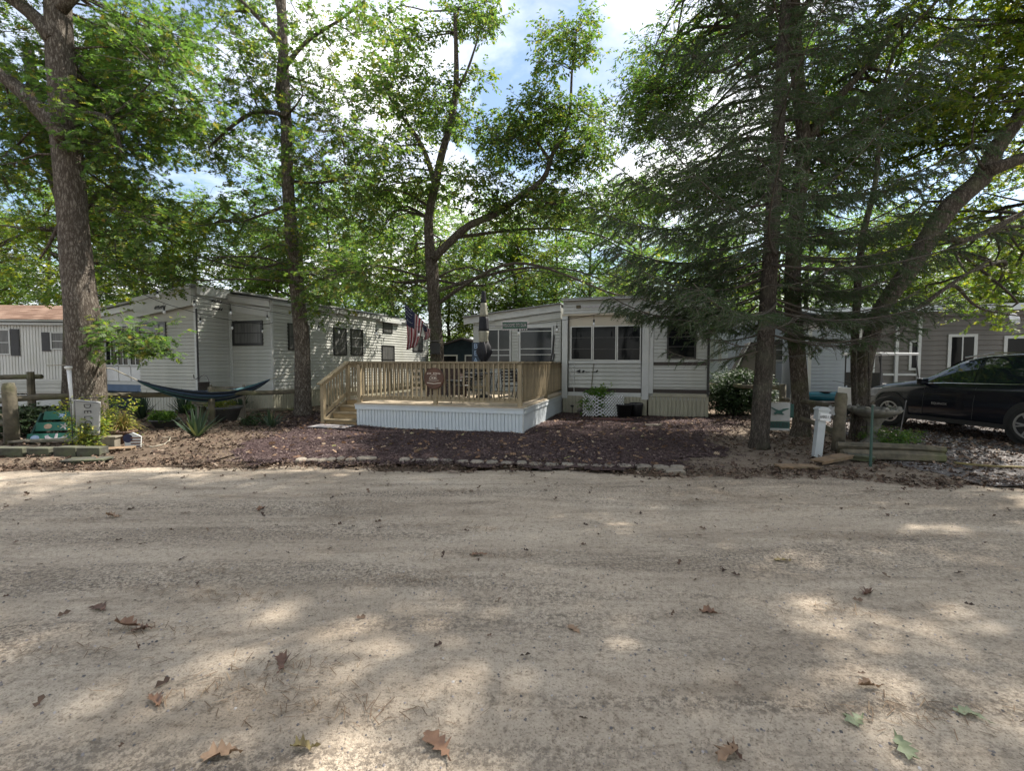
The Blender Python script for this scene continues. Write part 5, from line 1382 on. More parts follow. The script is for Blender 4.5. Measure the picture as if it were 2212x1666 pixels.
# --- T2: oak at the hammock's right end
Y2 = 14.8
t2 = make_tree('oak_tree', 'tall slender oak holding the right end of the hammock',
    ground_start(655, Y2, 0.245) + TP([(653, 760, 0.225), (645, 660, 0.215), (634, 560, 0.195), (626, 460, 0.18), (620, 360, 0.165), (618, 260, 0.155), (614, 160, 0.14), (610, 60, 0.14), (606, -60, 0.12), (600, -250, 0.08)], Y2),
    [TP([(616, 240, 0.09), (600, 215, 0.085), (604, 150, 0.08), (608, 60, 0.07), (590, -40, 0.05)], Y2),
     TP([(613, 150, 0.075), (640, 112, 0.066), (676, 78, 0.055), (735, 42, 0.04), (785, 2, 0.025)], 14.6),
     TP([(620, 250, 0.07), (560, 240, 0.06), (510, 265, 0.055), (470, 300, 0.04), (450, 320, 0.02)], 14.6),
     TP([(626, 440, 0.06), (590, 455, 0.05), (550, 470, 0.035), (520, 480, 0.02)], 14.7),
     TP([(622, 390, 0.05), (690, 395, 0.04), (760, 380, 0.02)], 14.9),
     TP([(610, 100, 0.07), (560, 40, 0.06), (500, -20, 0.04)], 14.8)],
    scat(26, 440, 800, 10, 330, 13.5, 17, 0.7, 1.2, 40) + scat(26, 390, 820, 270, 600, 13.5, 17, 0.75, 1.2, 38) + scat(5, 650, 760, 560, 680, 13.8, 15.5, 0.55, 0.8, 34) + scat(3, 340, 480, 520, 640, 13.5, 15.5, 0.6, 0.9, 34) + scat(6, 430, 860, -300, -20, 13, 17, 1.2, 1.6, 26),
    M['bark_oak'], M['leaf_oak2'], 0.145, LEAF_MID)
# --- T3: forked oak behind the deck
Y3 = 18.0
t3 = make_tree('oak_tree', 'forked oak behind the deck with a long limb arching to the right',
    ground_start(945, Y3, 0.27) + TP([(944, 760, 0.26), (938, 660, 0.24), (933, 580, 0.24), (928, 530, 0.19), (926, 470, 0.16), (940, 400, 0.15), (955, 330, 0.14), (975, 260, 0.12), (985, 190, 0.11), (985, 100, 0.08), (982, 20, 0.06)], Y3),
    [TP([(936, 560, 0.16), (960, 535, 0.15), (1010, 490, 0.135), (1070, 462, 0.125), (1118, 428, 0.11), (1172, 388, 0.10), (1195, 330, 0.08), (1228, 262, 0.06), (1236, 150, 0.04), (1246, 70, 0.02)], 17.8),
     TP([(940, 400, 0.11), (918, 330, 0.09), (890, 280, 0.07), (860, 240, 0.05), (830, 190, 0.03)], 18.0),
     TP([(985, 200, 0.07), (1010, 150, 0.05), (1030, 90, 0.03)], 18.0),
     TP([(1190, 350, 0.07), (1150, 290, 0.05), (1120, 240, 0.03)], 17.8),
     TP([(1130, 420, 0.06), (1200, 440, 0.05), (1260, 420, 0.03)], 17.5)],
    scat(17, 790, 1020, 190, 430, 17, 20, 0.8, 1.3, 62) + scat(9, 955, 1060, 0, 190, 17, 19, 0.6, 0.9, 64) + scat(8, 780, 900, 20, 230, 17, 20, 0.7, 1.1, 58) + scat(22, 1030, 1290, 190, 480, 16.8, 19.5, 0.8, 1.2, 84) + scat(9, 1185, 1270, 20, 230, 17, 18.5, 0.55, 0.85, 62) + scat(40, 700, 1400, 400, 640, 18.2, 22, 0.9, 1.4, 44) + [(P(1100, 250, 18), 0.7, 20), (P(1160, 270, 18), 0.7, 20)],
    M['bark_oak_dark'], M['leaf_oak2'], 0.15, LEAF_SIMPLE)
# --- T5: oak trunk right of the spruce
Y5 = 10.6
t5 = make_tree('oak_tree', 'dark oak trunk just right of the spruce trunk beside the white number post',
    ground_start(1731, Y5, 0.175) + TP([(1722, 760, 0.165), (1712, 640, 0.16), (1716, 520, 0.155), (1726, 420, 0.15), (1736, 330, 0.145), (1732, 250, 0.13), (1722, 150, 0.13), (1716, 40, 0.12), (1712, -120, 0.10), (1700, -400, 0.08), (1690, -700, 0.05)], Y5),
    [TP([(1736, 320, 0.12), (1760, 280, 0.11), (1792, 235, 0.10), (1830, 190, 0.08), (1890, 120, 0.06), (1960, 30, 0.04)], 10.7),
     TP([(1722, 150, 0.07), (1650, 80, 0.06), (1560, 10, 0.05), (1480, -60, 0.03)], 10.9),
     TP([(1716, 40, 0.08), (1800, -60, 0.07), (1900, -160, 0.05)], 10.6)],
    scat(34, 1400, 1820, 70, 440, 11.2, 15, 0.7, 1.1, 70) + scat(14, 1300, 1480, 150, 460, 12.5, 16, 0.7, 1.1, 66) + scat(14, 1500, 1780, -40, 130, 10.8, 14, 0.6, 1.0, 60) + scat(16, 1760, 2080, 60, 430, 11, 14, 0.8, 1.1, 66) + scat(14, 1480, 2000, 420, 640, 12, 15, 0.7, 1.0, 50) + scat(22, 1300, 2050, -800, -150, 8.5, 13.5, 1.1, 1.6, 70)
    + added_shade(-1, 6.6),  # extra clumps above the frame, added to this crown for road shade
    M['bark_oak_dark'], M['leaf_oak'], 0.15, LEAF_NARROW, 12)
# --- T6: leaning oak on the right
Y6 = 10.0
t6 = make_tree('oak_tree', 'thick oak leaning far to the right beside the birdbath',
    ground_start(1856, Y6, 0.155) + TP([(1866, 800, 0.15), (1880, 735, 0.155), (1902, 670, 0.16), (1958, 592, 0.175), (2002, 520, 0.19), (2052, 445, 0.19), (2118, 388, 0.175), (2150, 322, 0.155), (2212, 240, 0.14), (2290, 120, 0.14), (2380, -40, 0.10)], Y6),
    [TP([(1850, 880, 0.085), (1846, 780, 0.08), (1850, 660, 0.075), (1862, 520, 0.065), (1890, 400, 0.05), (1900, 280, 0.035)], 10.2),
     TP([(2010, 500, 0.09), (2080, 520, 0.06), (2170, 480, 0.05), (2260, 430, 0.03)], 9.9),
     TP([(2130, 370, 0.14), (2212, 340, 0.11), (2300, 310, 0.08)], 9.9),
     TP([(1930, 690, 0.05), (1990, 660, 0.045), (2060, 610, 0.035), (2140, 560, 0.02)], 9.6)],
    scat(20, 1940, 2260, 0, 330, 10.2, 13, 0.7, 1.1, 46) + scat(14, 2040, 2330, -80, 220, 9, 12, 0.7, 1.1, 46) + scat(22, 1860, 2260, 280, 600, 10.8, 14, 0.6, 1.0, 46) + scat(14, 1960, 2280, 500, 690, 11, 14, 0.5, 0.8, 40) + scat(12, 2000, 2600, -600, -60, 8, 12, 1.0, 1.5, 34),
    M['bark_oak_dark'], M['leaf_maple'], 0.135, LEAF_MID)

# --- T4: spruce with drooping sprays
def spruce(name, label, base, top, H, r0, z_first, branches, leanx=0.0):
    root = thing(name, label, 'tree', (base.x, base.y, 0))
    def axis(z): return Vector((leanx * z, 0, z))
    pts = [axis(z) for z in np.linspace(-0.1, H, 40)]
    rad = [max(0.02, r0 * (1.25 if z.z < 0.15 else 1) * (1 - 0.92 * (max(z.z, 0) / H) ** 1.1)) for z in pts]
    mb = MB(); mb.tube(pts, rad, 14, True, 0.05); mb.build('trunk', M['bark_spruce'], root, True)
    NP, ND, NU, NS = [], [], [], []
    segs = []; dead = MB(); live = MB()
    for (z, az, L, tilt, alive) in branches:
        a = axis(z); dirh = Vector((math.cos(az), math.sin(az), 0)); side = Vector((-dirh.y, dirh.x, 0))
        k = 9; pp = []
        for i in range(k + 1):
            t = i / k
            q = a + dirh * (L * t) + Vector((0, 0, L * (tilt * t - 0.16 * t * (1 - t) * 2 + 0.10 * t ** 3)))
            q += side * (0.06 * L * math.sin(t * 3 + az * 5))
            pp.append(q)
        rr = [0.019 * L / 3 * (1 - 0.8 * i / k) + 0.004 for i in range(k + 1)]
        (live if alive > 0.15 else dead).tube(pp, rr, 5)
        nb = int(L * 13)
        for j in range(nb):
            t = 0.18 + 0.80 * (j + random.random()) / nb
            i = min(int(t * k), k - 1); f = t * k - i
            p0 = pp[i].lerp(pp[i + 1], f)
            s = 1 if j % 2 else -1
            ln = (0.62 * (1 - 0.55 * t) + 0.12) * random.uniform(0.7, 1.15) * min(1, L / 2.4)
            d = (dirh * 0.55 + side * s * random.uniform(0.5, 1.0)).normalized()
            hang = random.uniform(0.05, 0.55)
            p1 = p0 + d * ln * 0.55 + Vector((0, 0, -0.10 * ln)); p2 = p0 + d * ln * 0.9 + Vector((0, 0, -hang * ln))
            segs.append((p0, p1, p2))
            if random.random() < alive:
                nn = int(ln * 165)
                tt = np.linspace(0.12, 1, nn)
                A, B, C = np.array(p0), np.array(p1), np.array(p2)
                q = (1 - tt)[:, None] ** 2 * A + 2 * (tt * (1 - tt))[:, None] * B + tt[:, None] ** 2 * C
                tang = 2 * (1 - tt)[:, None] * (B - A) + 2 * tt[:, None] * (C - B)
                tang /= np.linalg.norm(tang, axis=1, keepdims=True)
                NP.append(q); ND.append(tang * 0.75 + unit_rand(nn) * 0.85); NU.append(unit_rand(nn)); NS.append(rng.uniform(0.035, 0.068, nn))
                # hanging side shoots
                for _ in range(int(ln * 13)):
                    t2 = random.uniform(0.2, 1); q0 = (1 - t2) ** 2 * A + 2 * t2 * (1 - t2) * B + t2 ** 2 * C
                    l2 = random.uniform(0.08, 0.24); dv = np.array(d) * 0.7 + np.array(side) * random.choice((-1, 1)) * random.uniform(0.3, 1.0) + np.array([random.uniform(-.3, .3), random.uniform(-.3, .3), -random.uniform(0.15, 0.9)]); q1 = q0 + dv / np.linalg.norm(dv) * l2
                    segs.append((q0, (q0 + q1) / 2 + np.array([0, 0, 0.01]), q1))
                    m_ = int(l2 * 165); s_ = np.linspace(0, 1, m_)[:, None]
                    NP.append(q0 + (q1 - q0) * s_); ND.append(np.tile((q1 - q0) / l2, (m_, 1)) * 0.7 + unit_rand(m_) * 0.8); NU.append(unit_rand(m_)); NS.append(rng.uniform(0.033, 0.062, m_))
    if live.v: live.build('branches', M['twig'], root, True)['kind'] = 'stuff'
    if dead.v: dead.build('dead_branches', M['twig_dead'], root, True)['kind'] = 'stuff'
    V, F = seg_tubes([(np.array(a), np.array(b_), np.array(c)) for a, b_, c in segs], 0.006, 0.0025); link('twigs', np_mesh('twigs', V, F, M['twig_dead']), root)['kind'] = 'stuff'
    V, F = leaf_arrays(np.concatenate(NP), np.concatenate(ND), np.concatenate(NU), np.concatenate(NS), NEEDLE)
    link('crown', np_mesh('crown', V, F, M['needle']), root)['kind'] = 'stuff'
    return root
br = []
az = 0.3
for k in range(104):
    z = 1.9 + 12.0 * (k / 104) ** 1.15 + random.uniform(-0.1, 0.1)
    az += 2.399
    a = az % (2 * math.pi)
    L = 3.3 * (1 - max(0, z - 3) / 14) * random.uniform(0.8, 1.1)
    left = math.cos(a) < 0.1
    alive = 0.95 if z > 4.2 else (0.9 if (left and z > 2.6) else (0.6 if z > 2.8 else 0.2))
    if z < 2.4: L *= 0.6
    if math.sin(a) < -0.75 and z < 3.4: L *= 0.55; alive *= 0.4
    tilt = random.uniform(-0.02, 0.16) if z > 3 else random.uniform(-0.12, 0.06)
    br.append((z, a, L, tilt, alive))
# deliberate boughs seen in front of the trailer and towards the car
br += [(3.45, R(176), 2.9, -0.12, 0.95), (3.1, R(168), 2.3, -0.18, 0.95), (2.8, R(160), 1.6, -0.22, 0.9), (3.9, R(186), 3.3, -0.10, 0.95), (4.5, R(172), 3.4, -0.02, 0.95), (3.6, R(150), 2.4, -0.1, 0.95),
       (2.7, R(8), 3.2, 0.02, 0.35), (2.2, R(-6), 2.6, -0.05, 0.25), (3.2, R(4), 3.4, 0.05, 0.55), (2.5, R(16), 3.6, -0.1, 0.45), (3.7, R(-10), 3.4, 0.08, 0.8), (4.2, R(12), 3.4, 0.05, 0.9),
       (3.3, R(24), 3.2, -0.05, 0.8), (2.9, R(-2), 2.8, -0.08, 0.7), (3.5, R(40), 2.8, -0.05, 0.85), (2.6, R(55), 2.2, -0.05, 0.7), (3.0, R(120), 2.2, -0.08, 0.9), (3.8, R(100), 2.6, 0.0, 0.9), (4.0, R(195), 3.0, -0.06, 0.95), (3.3, R(182), 2.6, -0.14, 0.95)]
b4 = G(1641, 970)
t4 = spruce('spruce_tree', 'dark spruce with drooping needle sprays and bare lower trunk right of the trailer', Vector((b4.x, 9.0, 0)), None, 15.0, 0.165, 2.0, br, 0.034)

# --- unseen oaks added right of the view, crowns laid out to shade the road
def roundcrown(cx, cy, cz, R_, n, dens=48, rr=(1.2, 1.8)):
    out = []
    for _ in range(n):
        u = unit_rand(1)[0] * random.random() ** 0.4
        out.append((Vector((cx + u[0] * R_, cy + u[1] * R_, cz + u[2] * R_ * 0.6)), random.uniform(*rr), dens * 2.2))
    return out
for (x, y, cx, cy, cz, xa, xb) in [(13.2, 6.2, 10.0, 9.2, 11.0, 6.6, 12.4), (17.5, 8.5, 15.5, 9.5, 11.0, 12.4, 20)]:
    make_tree('oak_tree', 'unseen tall oak added right of the view to shade the road, ' + ('nearer' if x < 15 else 'farther') + ' one', [(Vector((x, y, -0.1)), 0.4), (Vector((x, y, 0.4)), 0.3), (Vector(((x * 2 + cx) / 3, (y * 2 + cy) / 3, 5)), 0.25), (Vector((cx, cy, cz)), 0.15), (Vector((cx, cy, cz + 3)), 0.06)],
        [], added_shade(xa, xb), M['bark_oak_dark'], M['leaf_far'], 0.2, LEAF_SIMPLE, 10, 'unseen oaks added to shade the road', spray_len=0.5)

# --- woods behind the homes: three prototypes copied
def proto(seed, H, spread, dens, leafm, bark, name='woodland_tree'):
    random.seed(seed)
    tr_ = [(Vector((0, 0, -0.1)), 0.30)]
    x = y = 0.0
    for k in range(1, 8):
        x += random.uniform(-.25, .25); y += random.uniform(-.25, .25)
        tr_.append((Vector((x, y, H * k / 8)), 0.26 * (1 - k / 9)))
    lim = []; bl = []
    for k in range(13):
        t = 0.28 + 0.68 * k / 13; z = H * t; az = k * 2.4 + random.uniform(-.3, .3)
        L = spread * (1.15 - 0.75 * abs(t - 0.5)) * random.uniform(0.7, 1.1)
        i = min(int(t * 8), 6); a = tr_[i][0].lerp(tr_[i + 1][0], t * 8 - i)
        e = a + Vector((math.cos(az) * L, math.sin(az) * L, L * random.uniform(0.15, 0.6)))
        m_ = a.lerp(e, 0.5) + Vector((0, 0, 0.12 * L))
        lim.append([(a, 0.09), (m_, 0.06), (e, 0.02)])
        for s in (0.45, 0.75, 1.0):
            c = a.lerp(e, s) + Vector((random.uniform(-.6, .6), random.uniform(-.6, .6), random.uniform(-.3, .8)))
            rad = random.uniform(0.9, 1.5)
            bl.append((c, rad, dens * rad * rad))
    bl.append((Vector((x, y, H * 0.97)), 1.3, dens * 1.6))
    return make_tree(name, 'x', tr_, lim, bl, bark, leafm, 0.21, LEAF_SIMPLE, 9, connect=False, spray_len=0.6, nseg=9)
protos = [proto(3, 15.0, 3.4, 24, M['leaf_far'], M['bark_oak_dark']), proto(5, 13.0, 3.0, 27, M['leaf_maple'], M['bark_oak_dark']), proto(8, 17.0, 3.8, 22, M['leaf_far'], M['bark_oak'])]
random.seed(21)
spots = []
def row(Y0, Y1, px0, px1, n, sc=(0.8, 1.1)):
    for k in range(n):
        px = px0 + (px1 - px0) * (k + random.uniform(0.15, 0.85)) / n; Y = random.uniform(Y0, Y1)
        spots.append(((px - 1106) / FOC * Y, Y, random.uniform(*sc), px))
row(26, 31, -150, 560, 7, (0.62, 0.85)); row(27, 33, 560, 1000, 7, (0.6, 0.8)); row(27, 34, 1000, 1500, 8, (0.58, 0.78)); row(26, 32, 1500, 2350, 8, (0.6, 0.85))
row(36, 46, -200, 900, 7, (0.7, 0.9)); row(38, 48, 900, 1450, 5, (0.6, 0.8));  row(36, 46, 1450, 2400, 8, (0.7, 0.95)); row(52, 62, -200, 2400, 9, (0.6, 0.8))
used = [False] * 3
for (x, y, s) in ((-14, -13, 0.9), (-8, -16, 1.0), (-1.5, -14, 0.85), (5, -17, 1.0), (12, -14, 0.9), (-21, -7, 0.9), (21, -8, 0.9), (-4, -22, 1.1), (9, -24, 1.15), (-16, -22, 1.1)): spots.append((x, y, s, -999))
for k, (x, y, s, px) in enumerate(spots):
    i = k % 3
    if used[i]: o = copy_tree(protos[i])
    else: o = protos[i]; used[i] = True
    o.location = (x, y, 0); o.rotation_euler = (0, 0, random.uniform(0, 6.28)); o.scale = (s * random.uniform(0.9, 1.2), s * random.uniform(0.9, 1.2), s)
    if px == -999: lb, g_ = 'leafy tree across the road behind the viewer', 'woods across the road'
    elif px < 480: lb, g_ = 'leafy tree in the woods behind the left trailers', 'woods behind the left trailers'
    elif px < 1010: lb, g_ = 'leafy tree in the woods behind the long trailer home and shed', 'woods behind the long trailer home'
    elif px < 1540: lb, g_ = 'leafy tree in the woods behind the porch and striped trailer', 'woods behind the porch'
    else: lb, g_ = 'leafy tree in the woods behind the homes on the right', 'woods behind the right homes'
    tag(o, lb, 'tree', g_)
# bushes closing the view under the far trees
def bush(label, px, Y, w, h, leafm, leaf=0.1, n=9, name='shrub', group=None, dens=60, tpl=LEAF_SIMPLE, ground=0.0):
    c = P(px, 800, Y); base = Vector((c.x, Y, ground))
    root = thing(name, label, 'shrub', base, 0, group)
    bl = []
    st = MB()
    for k in range(n):
        q = Vector((random.uniform(-w / 2, w / 2), random.uniform(-w / 3, w / 3), random.uniform(h * 0.2, h * 0.85)))
        bl.append((q, h * 0.28, dens * h * 0.35))
        st.tube([(q.x * 0.2, q.y * 0.2, 0), (q.x * 0.6, q.y * 0.6, q.z * 0.5), q], [0.02, 0.014, 0.006], 5)
    st.build('stems', M['twig'], root)
    (V, F), tw = foliage(bl, leaf, tpl, 9, 0.9, h * 0.22, 0.1)
    link('foliage', np_mesh('foliage', V, F, leafm), root)
    return root
for k in range(16):
    px = -120 + k * 160
    lb = 'tall undergrowth at the edge of the woods behind the ' + ('left trailers' if px < 480 else 'long trailer home' if px < 1010 else 'porch' if px < 1540 else 'right homes')
    bush(lb, px + random.uniform(-40, 40), random.uniform(33, 36), 5.5, random.uniform(3.0, 4.4), M['leaf_far'], 0.24, 12, 'undergrowth', lb.replace('tall ', ''), 26)
bush('dark evergreen bush beside the right end of the striped trailer', 1592, 14.6, 1.5, 1.35, M['shrub_dark'], 0.09, 26, dens=150)
bush('low dark bush behind the fence post at the left edge', 60, 10.6, 1.2, 0.72, M['shrub_dark'], 0.08, 14, dens=110)

# ================================================================== LEFT GARDEN
def rough_log(a, c, r, name, m, parent=None, n=8, taper=0.9):
    a, c = Vector(a), Vector(c); k = 7; pts = []
    for i in range(k + 1):
        t = i / k; q = a.lerp(c, t); q.z += 0.02 * math.sin(t * 5 + a.x); q.x += 0.01 * math.sin(t * 7); pts.append(q)
    mb = MB(); mb.tube(pts, [r * (1 - (1 - taper) * i / k) for i in range(k + 1)], n, True, 0.12)
    return mb.build(name, m, parent)
# split rail fence from the left post past the oak to the hammock tree
fo = Vector((-10.0, 9.42, 0))
fe = thing('split_rail_fence', 'weathered split rail fence running back past the big left oak', 'fence', fo)
L0 = Vector((0, 0, 0)); L1 = Vector((2.1, 3.0, 0)); L2 = Vector((3.35, 5.15, 0))
b = MB(); b.tube([(0, 0, -0.1), (0, 0, 0.6), (-0.01, 0, 1.14), (-0.02, 0, 1.24)], [0.115, 0.11, 0.105, 0.08], 10, True, 0.1); b.build('post', M['wood_log'], fe, True)
b = MB(); b.tube([(L1.x, L1.y, -0.1), (L1.x, L1.y, 1.0)], [0.09, 0.08], 8, True, 0.1); b.build('post', M['wood_log'], fe, True)
rough_log(L0 + Vector((0, 0.05, 0.92)), L1 + Vector((0, 0, 0.84)), 0.065, 'rail', M['wood_log'], fe)
rough_log(L0 + Vector((-1.6, 0.5, 0.80)), L0 + Vector((0, 0.02, 0.88)), 0.065, 'rail', M['wood_log'], fe)
rough_log(L1 + Vector((0, 0, 0.86)), L2 + Vector((0, -0.15, 0.74)), 0.075, 'rail', M['wood_log'], fe)
rough_log(L0 + Vector((-1.5, 0.4, 0.35)), L0 + Vector((0, 0.02, 0.42)), 0.06, 'rail', M['wood_log'], fe)
r2 = thing('split_rail_fence', 'mossy rail fence in front of the white mobile home at the left edge', 'fence', (-13.6, 12.6, 0))
rough_log((-2.4, -0.3, 1.18), (0.9, 0.2, 1.25), 0.07, 'rail', M['wood_log'], r2)
for x in (-2.0, 0.8):
    b = MB(); b.tube([(x, 0, -0.1), (x, 0, 1.4)], [0.09, 0.08], 8, True, 0.1); b.build('post', M['wood_log'], r2)

# green painted step stand
gs = thing('painted_step_stand', 'green painted wooden stand with white anchor, starfish and shells', 'stand', G(112, 958) + Vector((0, 0.1, 0)), R(14))
for k in range(3):
    z = 0.10 + 0.215 * k; y = 0.16 * k; x = 0.06 * k
    b = MB(); b.obox((0.0, 0, 0), (1.0, 0.022, 0.185), Matrix.Rotation(R(-22), 3, 'X')); sl = b.build('board', M['green_teal'], gs, False, (x, y, z))
    def mark(pts, m, nm, dx=0.0, sc=1.0, parent=sl):
        mb = MB(); mb.prism([(px_ * sc + dx, pz * sc) for px_, pz in pts], -0.017, -0.0125)
        o = mb.build(nm, m, parent); o.rotation_euler = (R(-22), 0, 0); return o
    star = [(0.075 * (1 if i % 2 == 0 else 0.36) * math.sin(i * math.pi / 5 + 0.2), 0.075 * (1 if i % 2 == 0 else 0.36) * math.cos(i * math.pi / 5 + 0.2)) for i in range(10)]
    oval = [(0.07 * math.cos(t * math.pi / 6), 0.055 * math.sin(t * math.pi / 6)) for t in range(12)]
    if k == 2:
        mark(star, M['shell_blue'], 'starfish', -0.18); mark(oval, M['shell'], 'shell', 0.08); mark(star, M['shell'], 'starfish', 0.32)
    elif k == 1:
        mark(oval, M['shell_tan'], 'shell', -0.28); mark(star, M['shell'], 'starfish', 0.0, 1.15); mark(oval, M['shell_tan'], 'shell', 0.30, 0.9)
    else:
        oc = mark(oval, M['shell_blue'], 'shell', -0.36, 1.1); mark(oval, M['shell'], 'shell', 0.38, 1.0)
        arc = [(0.20 * math.cos(a_), -0.02 + 0.17 * math.sin(a_) + 0.08) for a_ in [R(190 + i * 16) for i in range(11)]]
        arc2 = [(0.145 * math.cos(a_), 0.0 + 0.10 * math.sin(a_) + 0.08) for a_ in [R(350 - i * 16) for i in range(11)]]
        mark(arc + arc2, M['shell'], 'anchor'); mark([(-0.03, -0.06), (0.03, -0.06), (0.018, 0.085), (-0.018, 0.085)], M['shell'], 'anchor_shank')
for x in (-0.46, 0.44):
    b = MB(); b.prism([(-0.10, 0.0), (0.45, 0.0), (0.45, 0.58), (0.34, 0.58)], x, x + 0.03, 'x'); b.build('side_frame', M['green_dark'], gs)
b = MB(); b.box(-0.62, 0.72, -0.34, -0.10, 0.0, 0.035); o = b.build('plank', M['wood_grey'], None, False, gs.location + Vector((0, 0, 0.06)), (0, 0, R(6))); tag(o, 'grey weathered plank lying in front of the green stand', 'plank')
eb = thing('block_edging', 'mossy dark concrete blocks edging the garden under the green stand', 'edging', G(100, 985))
for i, x in enumerate((-1.35, -0.93, -0.50, -0.05, 0.40, 0.84)):
    b = MB(); b.box(-0.2, 0.2, -0.1, 0.1, -0.05, 0.155); b.build('block', M['block'], eb, False, (x, 0.02 * math.sin(i * 2.1), random.uniform(-.01, .01)), (0, 0, random.uniform(-.05, .05)), 0.012)
# garden flag
gf = thing('garden_flag', 'white garden flag with dark sideways lettering DELGU beside the green stand', 'flag', G(180, 975) + Vector((0, 0.15, 0)), R(12))
b = MB(); b.tube([(-0.28, 0, 0.0), (-0.28, 0, 0.98), (0.20, 0, 0.98)], 0.008, 6); b.build('stand', M['black_metal'], gf)
def cloth(u0, u1, z0, z1, fn, nu=14, nv=14):
    vs = []; fs = []
    for j in range(nv + 1):
        for i in range(nu + 1):
            u = i / nu; v = j / nv; vs.append(fn(u0 + (u1 - u0) * u, z0 + (z1 - z0) * v, u, v))
    for j in range(nv):
        for i in range(nu):
            a = j * (nu + 1) + i; fs.append((a, a + 1, a + nu + 2, a + nu + 1))
    return vs, fs
vs, fs = cloth(-0.24, 0.20, 0.32, 0.96, lambda x, z, u, v: (x + 0.06 * (1 - v) * (0.5 - u), 0.03 * math.sin(u * 6) * (1.2 - v), z - 0.05 * u))
mb = MB(); mb.add(vs, fs); o = mb.build('cloth', M['flag_grey'], gf, True)
sm = o.modifiers.new('thickness', 'SOLIDIFY'); sm.thickness = 0.003
for k, ch in enumerate('DELGU'):
    text_mesh(ch, 0.17, M['text_dark'], 'letter', gf, (0.0, -0.045, 0.83 - k * 0.105), (R(90), R(90), 0), sx=0.75)
b = MB(); b.tube([(-0.2, -0.035, 0.93), (-0.2, -0.035, 0.4)], 0.005, 4); b.tube([(-0.2, -0.035, 0.93), (0.17, -0.035, 0.885)], 0.005, 4); b.build('border_line', M['text_dark'], gf)
# white rod holder tube
rh = thing('white_tube', 'white plastic tube leaning against the big left oak', 'tube', Vector((P(157, 855, 10.0).x, 10.0, 0)))
b = MB(); b.tube([(0.02, 0, 0), (-0.01, 0, 1.0), (-0.04, 0, 1.5)], [0.045, 0.048, 0.05], 12); b.build('pipe', M['pvc'], rh, True)
b = MB(); b.lathe([(0.05, 1.49), (0.085, 1.53), (0.085, 1.56), (0.06, 1.57)], 14, (-0.04, 0, 0)); b.build('cap', M['pvc'], rh)

# planters and pots
def potted(name, label, px, py, r, h, m, plant=None, pm=None, dy=0.0, tall=0.3, n=5, leaf=0.05):
    g = G(px, py); g.y += dy
    t = thing(name, label, 'planter', g)
    b = MB(); b.lathe([(r * 0.68, 0), (r * 0.95, h * 0.86), (r * 1.05, h * 0.86), (r * 1.05, h), (r * 0.9, h), (r * 0.86, h * 0.88)], 18); b.build('pot', m, t, True)
    b = MB(); b.lathe([(0.0, h * 0.87), (r * 0.87, h * 0.87), (r * 0.87, h * 0.885), (0.0, h * 0.90)], 14); b.build('soil', M['soil'], t)
    if plant == 'leafy':
        bl = [(Vector((random.uniform(-r, r) * 0.8, random.uniform(-r, r) * 0.8, h + tall * random.uniform(0.2, 0.7))), tall * 0.45, 34) for _ in range(n)]
        (V, F), tw = foliage(bl, leaf, LEAF_SIMPLE, 8, 0.8, tall * 0.3, 0.1)
        link('plant', np_mesh('plant', V, F, pm), t)
    return t
potted('bowl_planter', 'dark bowl planter with low bright green plant left of the hammock', 345, 925, 0.33, 0.2, M['pot_grey'], 'leafy', M['herb'], 0.2, 0.2, 9)
potted('urn_planter', 'round grey pot with a yellow green plant below the hammock', 478, 912, 0.42, 0.42, M['pot_grey'], 'leafy', M['herb_yellow'], 0.2, 0.22, 5)
potted('flower_pot', 'dark pot with a small fern left of the grey pot under the hammock', 410, 905, 0.26, 0.2, M['pot_black'], 'leafy', M['herb'], 0.4, 0.3, 6)
gp = potted('grass_pot', 'brown pot holding a drooping clump of tan ornamental grass', 268, 958, 0.22, 0.26, M['terracotta'], None)
def blades(n, L, w, m, spread, parent, name='blades', z0=0.0, arch=0.6, loc=(0, 0, 0), stiff=False, r0=0.05):
    V = []; F = []
    for i in range(n):
        az = random.uniform(0, 6.283); el = random.uniform(0.25, 1.0) if stiff else random.uniform(0.1, 0.9)
        l = L * random.uniform(0.6, 1.1); h = Vector((math.cos(az), math.sin(az), 0)); s = Vector((-h.y, h.x, 0))
        k = 5; b0 = len(V); rr = random.random() * r0
        for j in range(k + 1):
            t = j / k
            if stiff:
                tilt = spread * (1 - el); q = h * (rr + l * t * math.sin(tilt)) + Vector((0, 0, z0 + l * t * math.cos(tilt) - arch * 0.12 * l * t * t * math.sin(tilt)))
            else:
                q = h * (rr + l * spread * el * (t ** 1.3)) + Vector((0, 0, z0 + l * (t * (1.15 - 0.3 * el) - arch * (0.35 + el) * t * t)))
            ww = w * (1 - t ** 2.2) * (0.75 + 0.5 * min(1, t * 4)) / 2 + 0.0008
            q = q + Vector(loc); V += [q - s * ww + Vector((0, 0, 0.18 * ww)), q, q + s * ww + Vector((0, 0, 0.18 * ww))]
        for j in range(k):
            a = b0 + j * 3; F += [(a, a + 1, a + 4, a + 3), (a + 1, a + 2, a + 5, a + 4)]
    return link(name, np_mesh(name, np.array([tuple(v) for v in V]), np.array(F), m), parent)
blades(260, 0.62, 0.012, M['grass_blade'], 0.75, gp, 'blades', 0.24, 0.75)
def yucca(label, px, py, L, n=55, dy=0.0, m=None):
    g = G(px, py); g.y += dy
    t = thing('yucca_plant', label, 'plant', g, 0, 'yuccas in the left garden')
    blades(n, L, 0.05, m or M['yucca'], 1.35, t, 'blades', 0.0, 0.5, stiff=True)
    b = MB(); b.lathe([(0.07, 0), (0.06, 0.06), (0.03, 0.10)], 8); b.build('stem', M['twig'], t)
yucca('spiky yucca in front, below the left half of the hammock', 425, 945, 0.75, 46)
